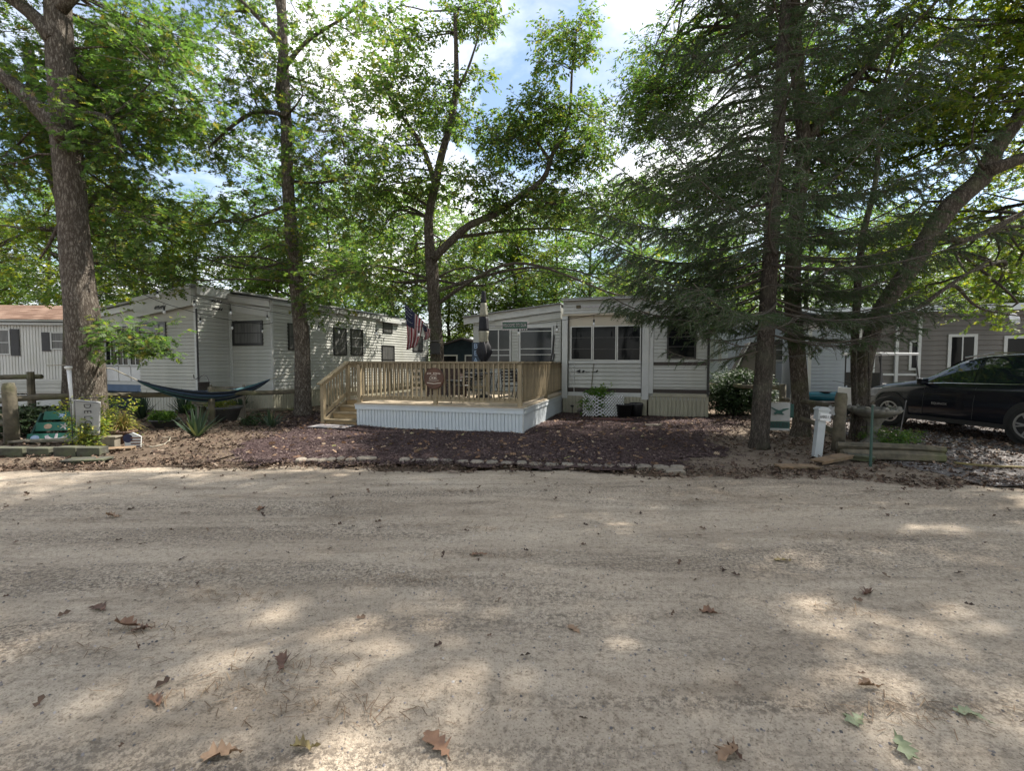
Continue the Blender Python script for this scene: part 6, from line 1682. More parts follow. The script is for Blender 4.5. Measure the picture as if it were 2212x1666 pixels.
yucca('spiky yucca behind the tan grass, nearest the sun room', 270, 912, 0.85, 60, 0.6)
yucca('spiky yucca between the tan grass and the hammock, against the cream wall', 335, 905, 0.8, 60, 1.2)
yucca('spiky yucca behind the right half of the hammock by the skirting', 512, 890, 0.75, 50, 0.2)
yucca('small yucca on the mulch edge left of the hammock tree', 585, 925, 0.55, 34)
yucca('pale yucca behind the rail fence near the white mobile home', 120, 870, 0.8, 40, -1.5)
bush('yellow green leafy seedling in front of the garden flag', 178, 9.0, 0.36, 0.62, M['herb_yellow'], 0.06, 9, 'leafy_plant', None, 120)
bush('yellowing vine climbing the foot of the big left oak', 212, 9.85, 0.62, 1.0, M['herb_yellow'], 0.07, 10, 'vine', None, 60)
bush('straggly ground plant by the small yucca at the mulch edge', 545, 12.2, 0.7, 0.4, M['shrub_dark'], 0.07, 8, 'ground_plant', None, 90)
pb = thing('planter_box', 'small weathered wooden planter box behind the yellow green seedling', 'planter', G(224, 968), R(14))
for k in range(6):
    b = MB(); b.box(-0.23 + k * 0.077, -0.23 + k * 0.077 + 0.073, -0.1, -0.08, 0, 0.2); b.build('slat', M['wood_grey'], pb)
b = MB(); b.box(-0.23, 0.23, -0.079, 0.1, 0, 0.19); b.build('box', M['wood_grey'], pb)
b = MB(); b.box(-0.26, 0.26, -0.125, 0.12, 0.2, 0.225); b.build('rim', M['wood_grey'], pb)
def flat_board(label, px, py, w, d, h, m, rz, rx=0.0, ry=0.0, name='stepping_board', planks=5, z=0.0):
    t = thing(name, label, 'board', G(px, py) + Vector((0, 0, z)), rz)
    t.rotation_euler = (rx, ry, rz)
    for k in range(planks):
        a = -w / 2 + k * w / planks
        b = MB(); b.box(a, a + w / planks * 0.95, -d / 2, d / 2, h - 0.022, h); b.build('plank', m, t)
    for y in (-d * 0.4, d * 0.32):
        b = MB(); b.box(-w / 2 + 0.01, w / 2 - 0.01, y, y + d * 0.1, 0, h - 0.023); b.build('batten', m, t)
flat_board('mossy wooden stepping board in front of the seedling at the garden edge', 190, 1000, 0.62, 0.30, 0.07, M['block'], R(10), planks=4)
flat_board('lichen covered board lying before the wooden planter box', 243, 975, 0.66, 0.28, 0.06, M['brown_board'], R(22), planks=4)
gn = thing('flag_ornament', 'small garden ornament painted with stars and stripes below the tan grass', 'ornament', G(288, 968), R(10))
b = MB(); b.prism([(-0.13, 0.0), (0.13, 0.0), (0.15, 0.22), (0.0, 0.30), (-0.15, 0.24)], -0.015, 0.015); b.build('plate', M['flag_white'], gn)
b = MB(); b.lathe([(0.0, -0.02), (0.085, -0.02), (0.085, 0.0), (0.0, 0.0)], 14); o = b.build('blue_field', M['flag_blue'], gn, False, (-0.08, -0.016, 0.19)); o.rotation_euler = (R(90), 0, 0)
for k in range(4):
    b = MB(); b.box(-0.03, 0.14, -0.021, -0.016, 0.02 + k * 0.055, 0.045 + k * 0.055); b.build('red_stripe', M['rust'], gn)
# bench behind the hammock with a bucket
be = thing('wooden_bench', 'low grey wooden bench behind the hammock', 'bench', Vector((P(455, 880, 13.3).x, 13.3, 0)), R(-14))
for k in range(3):
    b = MB(); b.box(-0.55, 0.75, 0.0 + k * 0.13, 0.115 + k * 0.13, 0.40, 0.43); b.build('seat_slat', M['wood_grey'], be)
for z in (0.60, 0.74, 0.86):
    b = MB(); b.box(-0.55, 0.75, 0.42, 0.445, z, z + 0.09); b.build('back_slat', M['wood_grey'], be)
for x in (-0.5, 0.66):
    b = MB(); b.box(x, x + 0.06, 0.02, 0.42, 0.0, 0.395); b.build('leg', M['wood_grey'], be)
    b = MB(); b.box(x, x + 0.06, 0.446, 0.49, 0.0, 1.0); b.build('back_post', M['wood_grey'], be)
cb = thing('wooden_crate', 'dark wooden crate on the bench behind the hammock', 'crate', Vector((P(442, 850, 13.45).x, 13.45, 0.45)), R(-14))
for k in range(3):
    b = MB(); b.box(-0.34, 0.34, -0.12, 0.12, 0.30 * k / 3 + 0.005, 0.30 * k / 3 + 0.092); b.build('slat', M['wood_log'], cb)
b = MB(); b.box(-0.33, 0.33, -0.11, 0.11, 0.0, 0.29); b.build('box', M['wood_log'], cb)
bk = thing('tin_bucket', 'old tin bucket with a wire handle hanging on a hook above the bench', 'bucket', P(441, 846, 13.45))
b = MB(); b.lathe([(0.11, 0.0), (0.145, 0.26), (0.152, 0.26), (0.152, 0.275), (0.13, 0.275), (0.10, 0.02)], 16); b.build('pail', M['galv'], bk, True)
b = MB(); b.tube([(0.145 * math.cos(a_), 0, 0.27 + 0.19 * math.sin(a_)) for a_ in [math.pi * i / 12 for i in range(13)]], 0.008, 5); b.build('handle', M['galv'], bk)
hk = thing('shepherd_hook', 'thin black hook pole rising behind the hammock', 'pole', Vector((P(431, 850, 13.6).x, 13.6, 0)))
b = MB(); b.tube([(0, 0, 0), (0, 0, 2.0), (0.0, 0, 3.0)], 0.012, 6); b.tube([(0, -0.01, 1.35), (0.0, -0.05, 1.22), (-0.05, -0.05, 1.16), (-0.11, -0.05, 1.2), (-0.12, -0.05, 1.3)], 0.011, 6); b.build('pole', M['black_metal'], hk)
lb_ = thing('landscape_timber', 'old timber lying along the skirting right of the yucca', 'timber', G(575, 892) + Vector((0, 0.1, 0)), R(14))
rough_log((-0.9, 0, 0.06), (0.9, 0, 0.07), 0.07, 'log', M['wood_log'], lb_)
for i, (px, py, r_) in enumerate([(455, 905, 0.12), (502, 905, 0.11), (512, 912, 0.09), (448, 915, 0.08)]):
    b = MB(); b.lathe([(r_ * 0.6, 0), (r_, r_ * 0.3), (r_ * 0.9, r_ * 0.75), (r_ * 0.4, r_ * 1.05)], 9, wob=lambda t, r, z: 1 + 0.15 * math.sin(3 * t + i))
    o = b.build('garden_rock', M['stone'], None, False, G(px, py) + Vector((0, 0.15, 0)))
    tag(o, ['pale rock left of the grey pot under the hammock', 'pale rock touching the right side of the grey pot', 'smaller rock just in front of the right hand rock by the grey pot', 'small rock in front of the left hand rock by the grey pot'][i], 'rock', 'rocks around the grey pot')
hs = thing('garden_hose', 'pale thin hose lying in a loop on the soil right of the flag ornament', 'hose', G(330, 955))
b = MB(); b.tube([tuple(G(x, y, 0.03) - hs.location) for x, y in ((285, 952), (310, 962), (330, 966), (355, 960), (366, 952), (368, 944), (350, 946))], 0.012, 6); b.build('tube', M['rope'], hs, True)

# hammock between the two oaks
A = P(243, 797, 10.75); B = P(640, 800, 14.55)
ha = thing('hammock', 'blue and teal striped fabric hammock slung between two oaks', 'hammock', Vector((P(440, 850, 12.4).x, 12.4, 0)))
hl = ha.location
e0 = P(297, 823, 11.0); e1 = P(583, 820, 14.1)
def hpt(t, s):   # t along, s across 0..1 (front bottom to back top)
    q = e0.lerp(e1, t)
    sag = 0.44 * (1 - (2 * t - 1) ** 2)
    wd = max(0.0, math.sin(math.pi * min(max(t, 0.0), 1))) ** 0.75
    across = Vector((0.80, -0.60, 0)) * 1.0
    curl = -0.20 * wd * math.sin(math.pi * s)
    return q + Vector((0, 0, -sag)) + across * (0.52 - s) * 0.62 * wd + Vector((0, 0, wd * (0.30 * abs(s - 0.45) ** 1.2) + curl * 0.6)) + Vector((0, 0, 0.02 * math.sin(s * 20 + t * 3)))
bands_ = ['ham_navy', 'ham_blue', 'ham_teal', 'ham_light', 'ham_navy', 'ham_teal', 'ham_navy', 'ham_light', 'ham_blue', 'ham_navy', 'ham_teal', 'ham_navy']
nb_ = len(bands_)
for k, bn in enumerate(bands_):
    vs, fs = [], []
    N = 30
    for i in range(N + 1):
        for j in range(3): vs.append(hpt(i / N, (k + j / 2) / nb_) - hl)
    for i in range(N):
        for j in range(2): a = i * 3 + j; fs.append((a, a + 1, a + 4, a + 3))
    mb = MB(); mb.add(vs, fs); o = mb.build('fabric_stripe', M[bn], ha, True)
    sm = o.modifiers.new('thickness', 'SOLIDIFY'); sm.thickness = 0.004
b = MB(); b.tube([A - hl, e0 - hl + Vector((0, 0, 0.01))], 0.012, 6); b.tube([Vector((0, 0, 0)) + (A - hl), A - hl + Vector((-0.35, -0.45, 0.10)), A - hl + Vector((-0.9, -0.60, 0.08))], 0.010, 6); b.build('rope', M['rope'], ha)
b = MB(); b.tube([e1 - hl, B - hl], 0.012, 6); b.build('rope', M['rope'], ha)
for s in (0.0, 1.0):
    b = MB(); b.tube([hpt(0.0, s) - hl, hpt(0.03, s) - hl, hpt(0.08, s) - hl], 0.012, 5); b.build('end_cord', M['ham_navy'], ha)

# ================================================================== STRING LIGHTS
def string_lights(label, pts, bulbs, group='string lights across the yard'):
    w = [P(*p) for p in pts]; o0 = w[0].copy()
    t = thing('string_lights', label, 'string lights', o0, 0, group)
    path, _ = interp_path(w, [0.006] * len(w), 0.4)
    for i in range(0): pass
    b = MB(); b.tube([p - o0 for p in path], 0.0075, 5); b.build('wire', M['wire'], t)
    for (bx, by, bY) in bulbs:
        tgt = min(path, key=lambda q: abs(((q.x / q.y) - P(bx, by, bY).x / bY)))
        q = P(bx, by, tgt.y) if False else tgt
        q = q - o0
        b = MB(); b.tube([q, q + Vector((0, 0, -0.12))], 0.006, 5); b.lathe([(0.018, -0.12), (0.024, -0.13), (0.024, -0.19), (0.017, -0.195)], 8, q); sk_ = b.build('socket', M['wire'], t)
        b = MB(); b.lathe([(0.016, -0.196), (0.03, -0.225), (0.034, -0.255), (0.026, -0.285), (0.006, -0.30)], 10, q); b.build('bulb', M['bulb'], sk_, True)
string_lights('upper string of clear bulbs from the left oak to the hammock tree', [(200, 560, 10.5), (300, 605, 11.4), (373, 627, 12.2), (419, 639, 12.8), (498, 658, 13.6), (577, 672, 14.3), (650, 686, 14.65)], [(353, 620, 12), (419, 639, 12.8), (498, 658, 13.6), (577, 672, 14.3)])
string_lights('lower string of clear bulbs from the left oak towards the stepped trailer window', [(195, 575, 10.5), (250, 610, 11.2), (312, 637, 12.0), (354, 655, 12.8), (432, 678, 14), (501, 692, 15), (567, 700, 15.6), (590, 697, 15.9)], [(354, 655, 12.8), (432, 678, 14), (501, 692, 15), (567, 700, 15.6)])
string_lights('string of clear bulbs from the hammock tree across the deck to the spruce', [(655, 690, 14.6), (732, 700, 14.4), (813, 703, 14.2), (935, 706, 14.0), (1045, 705, 13.8), (1120, 702, 13.6), (1203, 694, 13.2), (1283, 680, 12.5), (1355, 668, 11.8), (1480, 655, 10.6), (1645, 645, 9.2)], [(680, 692, 14.6), (732, 700, 14.4), (813, 703, 14.2), (893, 705, 14), (1043, 705, 13.8), (1122, 702, 13.6), (1203, 694, 13.2), (1283, 680, 12.5), (1355, 668, 11.8)])

# ================================================================== FLAGS by the deck tree
def us_flag(label, A_, B_, Lf, name='flag', pole_end=None, nseg=24):
    o0 = A_.copy(); t = thing(name, label, 'flag', o0)
    b = MB(); pe = pole_end if pole_end is not None else B_ + (B_ - A_) * 0.8
    b.tube([A_ - o0 + (A_ - pe).normalized() * 0.05, pe - o0], 0.012, 6); b.build('pole', M['wood_grey'], t)
    nu, nv = 26, nseg
    vs = []
    for j in range(nv + 1):
        v = j / nv
        for i in range(nu + 1):
            u = i / nu
            q = (B_ - A_) * u * (1 - 0.42 * v) + Vector((0, 0, -1)) * (Lf * v * (1 - 0.30 * u))
            fold = 0.07 * math.sin(u * 15 + v * 2) * (0.3 + v)
            q += Vector((0.5 * fold, -fold, 0)) + Vector((0.10 * v * math.sin(v * 3), 0, 0))
            vs.append(q)
    parts_ = {'stripe_red': [], 'stripe_white': [], 'canton': []}
    for j in range(nv):
        for i in range(nu):
            a = j * (nu + 1) + i; f = (a, a + 1, a + nu + 2, a + nu + 1)
            if i < 14 and j < nv * 0.42: parts_['canton'].append(f)
            else: parts_['stripe_red' if (i // 2) % 2 == 0 else 'stripe_white'].append(f)
    for nm, mm in (('stripe_red', 'flag_red'), ('stripe_white', 'flag_pink'), ('canton', 'flag_blue')):
        ids = sorted({i for f in parts_[nm] for i in f}); mp2 = {a: k for k, a in enumerate(ids)}
        mb = MB(); mb.add([vs[i] for i in ids], [tuple(mp2[i] for i in f) for f in parts_[nm]]); o = mb.build(nm, M[mm], t, True)
        sm = o.modifiers.new('thickness', 'SOLIDIFY'); sm.thickness = 0.002
    st = MB()
    for r_ in range(4):
        for c_ in range(5):
            j = int(1 + r_ * nv * 0.1); i = 1 + c_ * 2 + (r_ % 2)
            q = vs[j * (nu + 1) + i] + Vector((0, -0.012, 0)); s_ = 0.018 * Lf / 1.5
            st.add([q + Vector((s_ * (1 if k % 2 == 0 else 0.45) * math.sin(k * math.pi / 5), -0.002, s_ * (1 if k % 2 == 0 else 0.45) * math.cos(k * math.pi / 5))) for k in range(10)], [tuple(range(10))])
    st.build('stars', M['flag_white'], t)['kind'] = 'stuff'
us_flag('large worn stars and stripes flag drooping from a pole on the deck tree', P(874, 655, 16.4), P(915, 695, 16.9), 1.62, 'flag', P(938, 718, 17.75))
us_flag('small stars and stripes flag beside the deck tree', P(912, 698, 16.8), P(930, 712, 16.9), 0.62, 'flag', P(936, 722, 17.75), 16)
ln = thing('tree_lantern', 'black box lantern strapped to the deck tree trunk above the railing', 'lantern', P(941, 765, 17.72))
b = MB(); b.box(-0.2, 0.2, -0.12, 0.0, 0.0, 0.05); b.build('shelf', M['black_metal'], ln)
b = MB(); b.prism([(-0.17, 0.05), (0.17, 0.05), (0.2, 0.35), (0.12, 0.42), (-0.12, 0.42), (-0.2, 0.35)], -0.15, -0.01); b.build('housing', M['black_metal'], ln)
b = MB(); b.box(-0.22, 0.22, -0.17, 0.0, 0.46, 0.50); b.build('cap', M['galv'], ln)

# ================================================================== IN FRONT OF THE TRAILER
la = thing('lattice_panel', 'white plastic lattice panel bent around a plant in front of the trailer', 'lattice', G(1290, 903))
c0 = la.location
def lat_point(u, v):  # u along bent panel 0..1
    if u < 0.38:
        t = u / 0.38; x = -0.42 + 0.42 * t + 0.02 * math.sin(6 * t); y = 0.12 - 0.12 * t
    else:
        t = (u - 0.38) / 0.62; x = 0.10 + 0.78 * t; y = -0.02 + 0.30 * t * t
    return Vector((x, y, 0.02 + 0.62 * v + (0.10 * (1 - abs(u - 0.38)) * 0.3)))
slat_no = 0
for sgn in (1, -1):
    for k in range(-7, 15):
        pts = []
        for j in range(13):
            v = j / 12; u = k / 14 + sgn * v * 0.44 + (0 if sgn > 0 else 0.44)
            if 0 <= u <= 1 and not (0.37 < u < 0.43): pts.append(lat_point(u, v) + Vector((0, -0.006 * sgn, 0)))
        if len(pts) > 3:
            b = MB(); b.tube(pts, 0.017, 4); b.build('slat', M['lattice'], la)
bush('leafy green plant rising behind the white lattice', 1288, 14.35, 0.42, 0.85, M['herb'], 0.09, 9, 'potted_plant', None, 110)
pt = thing('black_tubs', 'black plastic nursery tub right of the lattice', 'planter', G(1348, 902), 0, 'black tubs by the skirting')
b = MB(); b.lathe([(0.19, 0), (0.235, 0.36), (0.25, 0.36), (0.25, 0.40), (0.22, 0.40), (0.18, 0.04)], 18); b.build('tub', M['pot_black'], pt, True)
b = MB(); b.tube([(0.24 * math.cos(t * math.pi / 12), 0.24 * math.sin(t * math.pi / 12), 0.38) for t in range(25)], 0.012, 5); b.build('rim', M['pot_black'], pt)
pt2 = thing('black_tubs', 'black plastic tub nearest the trailer corner with a pale rim mark', 'planter', G(1374, 900), 0.4, 'black tubs by the skirting')
b = MB(); b.lathe([(0.17, 0), (0.20, 0.34), (0.21, 0.40), (0.19, 0.42), (0.16, 0.05)], 16); b.build('tub', M['pot_black'], pt2, True)
b = MB(); b.tube([(0.2 * math.cos(t * math.pi / 12), 0.2 * math.sin(t * math.pi / 12), 0.40) for t in range(25)], 0.011, 5); b.build('rim', M['galv'], pt2)
o = MB().box(-0.36, 0.36, -0.10, 0.10, 0, 0.05).build('edging_board', M['red_deck'], None, False, G(1310, 910) + Vector((0, 0, 0.03)), (0, 0, R(-6))); tag(o, 'reddish flat board on the mulch below the lattice', 'board')
o = MB().box(-0.2, 0.2, -0.09, 0.09, 0, 0.04).build('paver', M['red_deck'], None, False, G(1352, 911) + Vector((0, 0, 0.03)), (0, 0, R(4))); tag(o, 'small dark flat paver below the black tubs', 'paver')
o = MB().prism([(-0.22, -0.06), (0.2, -0.08), (0.24, 0.05), (-0.18, 0.08)], 0, 0.05, 'z').build('flat_stone', M['stone'], None, False, G(1410, 922) + Vector((0, 0, 0.01)), (0, 0, 0.1)); tag(o, 'pinkish flat stone alone on the mulch before the trailer', 'stone')
sl_ = thing('solar_light', 'small black solar stake light by the trailer skirting', 'light', G(1236, 896))
b = MB(); b.tube([(0, 0, 0), (0, 0, 0.26)], 0.012, 6); b.build('stake', M['black_metal'], sl_)
b = MB(); b.lathe([(0.02, 0.24), (0.06, 0.27), (0.06, 0.29), (0.02, 0.31)], 10); b.build('head', M['black_metal'], sl_)
dw = thing('garden_dog_figure', 'small dark low garden figure left of the lattice', 'ornament', G(1262, 899), R(10))
b = MB(); b.tube([(-0.22, 0, 0.14), (-0.12, 0, 0.20), (0.05, 0, 0.19), (0.16, 0, 0.20), (0.20, 0, 0.27), (0.27, 0, 0.26)], [0.03, 0.06, 0.065, 0.055, 0.045, 0.02], 8); b.build('body', M['galv'], dw, True)
for x in (-0.12, 0.12):
    for y in (-0.04, 0.04):
        b = MB(); b.tube([(x, y, 0.16), (x + 0.01, y, 0.0)], [0.02, 0.014], 6); b.build('leg', M['galv'], dw)
# bird figure in a blue coat
bf = thing('garden_bird_figure', 'tall garden bird figure in a blue coat and cap before the right skirting', 'ornament', G(1447, 898))
for x in (-0.035, 0.03):
    b = MB(); b.tube([(x, 0, 0), (x + 0.01, 0, 0.34), (x, 0, 0.52)], 0.010, 6); b.build('leg', M['rust'], bf)
b = MB(); b.lathe([(0.03, 0.50), (0.075, 0.54), (0.085, 0.68), (0.065, 0.82), (0.03, 0.88)], 12, wob=lambda t, r, z: 1 + 0.06 * math.sin(2 * t)); b.build('coat', M['coat_blue'], bf, True)
b = MB(); b.prism([(-0.03, 0.70), (0.03, 0.70), (0.045, 0.86), (-0.045, 0.86)], -0.088, -0.06); b.build('shirt_front', M['pvc'], bf)
b = MB(); b.lathe([(0.02, 0.86), (0.045, 0.90), (0.05, 0.96), (0.03, 1.0)], 10); hd = b.build('head', M['pvc'], bf, True)
b = MB(); b.tube([(0.02, -0.03, 0.94), (0.06, -0.09, 0.92), (0.08, -0.13, 0.89)], [0.014, 0.012, 0.004], 6); b.build('beak', M['orange'], hd)
b = MB(); b.lathe([(0.085, 0.985), (0.085, 0.995), (0.05, 1.0), (0.058, 1.06), (0.03, 1.07)], 12); b.build('cap', M['pvc_grey'], hd)
for s in (-1, 1):
    b = MB(); b.tube([(0.07 * s, -0.01, 0.80), (0.10 * s, -0.03, 0.68), (0.085 * s, -0.05, 0.58)], [0.025, 0.022, 0.015], 6); b.build('wing', M['coat_blue'], bf)

# ================================================================== RIGHT SIDE
mp_ = thing('number_post', 'white square post with a box top reading #8013 in front of the spruce', 'post', G(1764, 988), R(-8))
mp_.rotation_euler = (R(-2), R(5), R(-8))
b = MB(); b.box(-0.062, 0.062, -0.062, 0.062, -0.03, 0.72); b.build('shaft', M['pvc_grey'], mp_, bevel=0.006)
b = MB(); b.box(-0.085, 0.085, -0.085, 0.085, 0.655, 0.82); b.build('collar', M['pvc_grey'], mp_, bevel=0.006)
b = MB(); b.prism([(-0.095, 0.82), (0.095, 0.82), (0.095, 0.845), (0.05, 0.885), (-0.05, 0.885), (-0.095, 0.845)], -0.095, 0.095); b.build('cap', M['pvc_grey'], mp_)
b = MB(); b.box(-0.055, 0.115, -0.094, -0.087, 0.645, 0.775); b.build('number_plate', M['pvc'], mp_)
text_mesh('#8013', 0.07, M['text_dark'], 'number', mp_, (0.03, -0.096, 0.712), (R(90), 0, 0))
rk = thing('crumpled_tarp', 'crumpled grey tarp on the rail behind the white number post', 'tarp', P(1800, 900, 8.75))
vs, fs = cloth(-0.17, 0.17, -0.12, 0.12, lambda x, z, u, v: (x, z * 0.7, 0.05 + 0.10 * (1 - (2 * v - 1) ** 2) + 0.04 * math.sin(u * 14 + v * 5) + 0.03 * math.sin(v * 19 + u * 7) - 0.10 * abs(2 * u - 1) ** 3), 18, 14)
mb = MB(); mb.add(vs, fs); mb.build('sheet', M['flag_grey'], rk, True)
fr_ = thing('split_rail_fence', 'broken split rail fence with a dark post right of the white number post', 'fence', G(1811, 976))
b = MB(); b.tube([(0, 0, -0.1), (0, 0, 0.5), (0.02, 0, 1.0), (0.025, 0, 1.09)], [0.12, 0.105, 0.10, 0.085], 10, True, 0.1); b.build('post', M['wood_log'], fr_, True)
rough_log((0.0, 0.05, 0.80), (0.75, 3.2, 0.75), 0.055, 'rail', M['wood_log'], fr_)
rough_log((0.0, 0.05, 0.32), (0.6, 2.6, 0.45), 0.055, 'rail', M['wood_log'], fr_)
rough_log((0.8, 3.3, 0.98), (0.2, 4.6, 1.02), 0.06, 'rail', M['wood_log'], fr_)
b = MB(); b.tube([(0.8, 3.25, -0.1), (0.8, 3.25, 1.1)], [0.09, 0.08], 8, True, 0.1); b.build('post', M['wood_log'], fr_, True)
rough_log((0.05, 0.02, 0.62), (0.95, 1.4, 0.60), 0.055, 'rail', M['wood_log'], fr_)
# eagle flag hung between the trunks
ef = thing('eagle_flag', 'white flag with a dark green flying eagle over a green band, strung between trunks', 'flag', P(1681, 930, 8.95), R(-6))
gw, gh = 0.40, 0.52
vs, fs = cloth(-gw / 2, gw / 2, 0.17, gh, lambda x, z, u, v: (x, 0.015 * math.sin(u * 5), z + 0.02 * math.sin(u * 3.1) * v))
mb = MB(); mb.add(vs, fs); o = mb.build('white_panel', M['flag_grey'], ef, True); o.modifiers.new('t', 'SOLIDIFY').thickness = 0.002
vs, fs = cloth(-gw / 2, gw / 2, 0.04, 0.169, lambda x, z, u, v: (x, 0.015 * math.sin(u * 5), z))
mb = MB(); mb.add(vs, fs); o = mb.build('green_band', M['green_dark'], ef, True); o.modifiers.new('t', 'SOLIDIFY').thickness = 0.002
vs, fs = cloth(-gw / 2, gw / 2, 0.0, 0.039, lambda x, z, u, v: (x, 0.015 * math.sin(u * 5), z))
mb = MB(); mb.add(vs, fs); o = mb.build('lower_hem', M['flag_grey'], ef, True); o.modifiers.new('t', 'SOLIDIFY').thickness = 0.002
vs, fs = cloth(gw / 2, gw / 2 + 0.09, 0.24, gh - 0.02, lambda x, z, u, v: (x, 0.02 + 0.02 * u, z))
mb = MB(); mb.add(vs, fs); o = mb.build('green_sleeve', M['green_dark'], ef, True); o.modifiers.new('t', 'SOLIDIFY').thickness = 0.002
eagle = [(-0.17, 0.455), (-0.10, 0.425), (-0.05, 0.40), (-0.01, 0.385), (0.03, 0.39), (0.07, 0.415), (0.12, 0.42), (0.175, 0.425), (0.16, 0.405), (0.10, 0.385), (0.06, 0.365), (0.05, 0.335), (0.10, 0.305), (0.06, 0.30), (0.01, 0.315), (-0.03, 0.325), (-0.075, 0.30), (-0.10, 0.325), (-0.07, 0.35), (-0.045, 0.365), (-0.08, 0.385), (-0.13, 0.415)]
b = MB(); b.prism(eagle, -0.026, -0.018); b.build('eagle', M['green_dark'], ef)
text_mesh('NTLES', 0.11, M['text_dark'], 'lettering', ef, (0.0, -0.022, 0.105), (R(90), 0, 0), sx=1.1)
b = MB(); b.tube([(-0.42, 0.05, 0.555), (-0.2, 0, 0.54), (0, 0, 0.53), (0.2, 0, 0.535), (0.75, 1.2, 0.62)], 0.006, 5); b.tube([(-0.2, -0.01, 0.17), (0.0, -0.012, 0.18), (0.2, 0, 0.20), (0.6, 1.0, 0.25)], 0.006, 5); b.build('cord', M['rope'], ef)
# birdbath
bb = thing('birdbath', 'mossy concrete birdbath with a shell rimmed bowl beside the leaning oak', 'birdbath', G(1886, 962))
b = MB(); b.lathe([(0.21, 0), (0.21, 0.05), (0.15, 0.10), (0.11, 0.18), (0.10, 0.35), (0.12, 0.45), (0.17, 0.52), (0.19, 0.55)], 18, wob=lambda t, r, z: 1 + 0.05 * math.sin(6 * t)); b.build('pedestal', M['concrete'], bb, True)
b = MB(); b.lathe([(0.12, 0.55), (0.28, 0.58), (0.40, 0.67), (0.44, 0.73), (0.42, 0.745), (0.36, 0.69), (0.2, 0.64), (0.0, 0.63)], 40, wob=lambda t, r, z: 1 + (0.07 * math.sin(12 * t) if z > 0.64 and r > 0.3 else 0)); b.build('bowl', M['concrete'], bb, True)
for k in range(9):
    a_ = k * 0.7 + 0.3; b = MB(); r_ = random.uniform(0.04, 0.07)
    b.lathe([(r_ * 0.5, -0.02), (r_, 0.01), (r_ * 0.8, 0.04), (r_ * 0.3, 0.055)], 8, (0.40 * math.cos(a_), 0.40 * math.sin(a_), 0.735)); b.build('shell', M['concrete'], bb, True)
# timbers
tm = thing('landscape_timbers', 'two split old timbers stacked along the driveway edge', 'timber', G(1935, 998), R(-4))
b = MB(); b.tube([(-0.8, 0.1, 0.10), (-0.2, 0.04, 0.10), (0.4, 0.0, 0.09), (0.72, -0.03, 0.085)], [0.09, 0.10, 0.10, 0.085], 7, True, 0.16); b.build('lower_log', M['wood_log'], tm)
b = MB(); b.tube([(-0.85, 0.16, 0.24), (-0.2, 0.10, 0.23), (0.4, 0.04, 0.22), (0.76, 0.0, 0.20)], [0.06, 0.07, 0.075, 0.06], 6, True, 0.2); b.build('upper_log', M['wood_log'], tm)
flat_board('brown slatted stepping board lowest and nearest the road, left of the number post', 1722, 1015, 0.60, 0.22, 0.05, M['brown_board'], R(-4), z=0.02, planks=6)
flat_board('tilted brown slatted board just below the white number post', 1798, 1005, 0.60, 0.26, 0.06, M['brown_board'], R(14), R(-4), R(-7), z=0.07, planks=6)
flat_board('dark grey slatted board right of the tilted brown board', 1858, 998, 0.36, 0.30, 0.09, M['block'], R(-28), R(3), R(3), z=0.04, planks=4)
gst = thing('plant_stake', 'thin green metal plant stake before the timbers', 'stake', G(1880, 1012))
b = MB(); b.tube([(0, 0, 0), (0, 0, 0.62), (0, 0, 0.98)], [0.022, 0.02, 0.016], 6); b.build('rod', M['green_metal'], gst)
tst = thing('garden_stake', 'thin grey stake with a crosspiece leaning in front of the black car', 'stake', G(1938, 968), 0)
b = MB(); b.tube([(0, 0, 0), (0.18, 0.05, 0.92)], 0.009, 6); b.build('rod', M['galv'], tst)
bush('sprawling grassy weeds at the foot of the birdbath', 1945, 9.3, 1.1, 0.34, M['herb'], 0.07, 14, 'weeds', None, 120, LEAF_NARROW)
ys = thing('yellow_strap', 'yellow strap lying on the gravel at the right edge', 'strap', G(2140, 1008))
b = MB(); b.tube([tuple(G(x, y, 0.03) - ys.location) for x, y in ((2060, 1000), (2100, 1004), (2150, 1008), (2212, 1010), (2260, 1016))], 0.018, 5); b.build('webbing', M['yellow'], ys)
for k, (px, Y_, lab) in enumerate([(1846, 9.8, 'thin bare sapling stem left of the birdbath'), (1874, 9.7, 'thin bare sapling stem in front of the birdbath pedestal')]):
    t = thing('sapling', lab, 'sapling', Vector((P(px, 900, Y_).x, Y_, 0)), 0)
    b = MB(); b.tube([(0, 0, 0), (0.02, 0, 0.9), (-0.02, 0, 1.9), (0.05, 0, 3.0)], [0.03, 0.026, 0.02, 0.008], 6); b.build('stem', M['bark_spruce'], t)
    b = MB()
    for j in range(7): z = 0.8 + j * 0.3; b.tube([(0, 0, z), (0.25 * math.cos(j * 2.2), 0.2 * math.sin(j * 2.2), z + 0.12), (0.45 * math.cos(j * 2.2), 0.4 * math.sin(j * 2.2), z + 0.16)], [0.008, 0.006, 0.003], 4)
    b.build('twigs', M['twig_dead'], t)
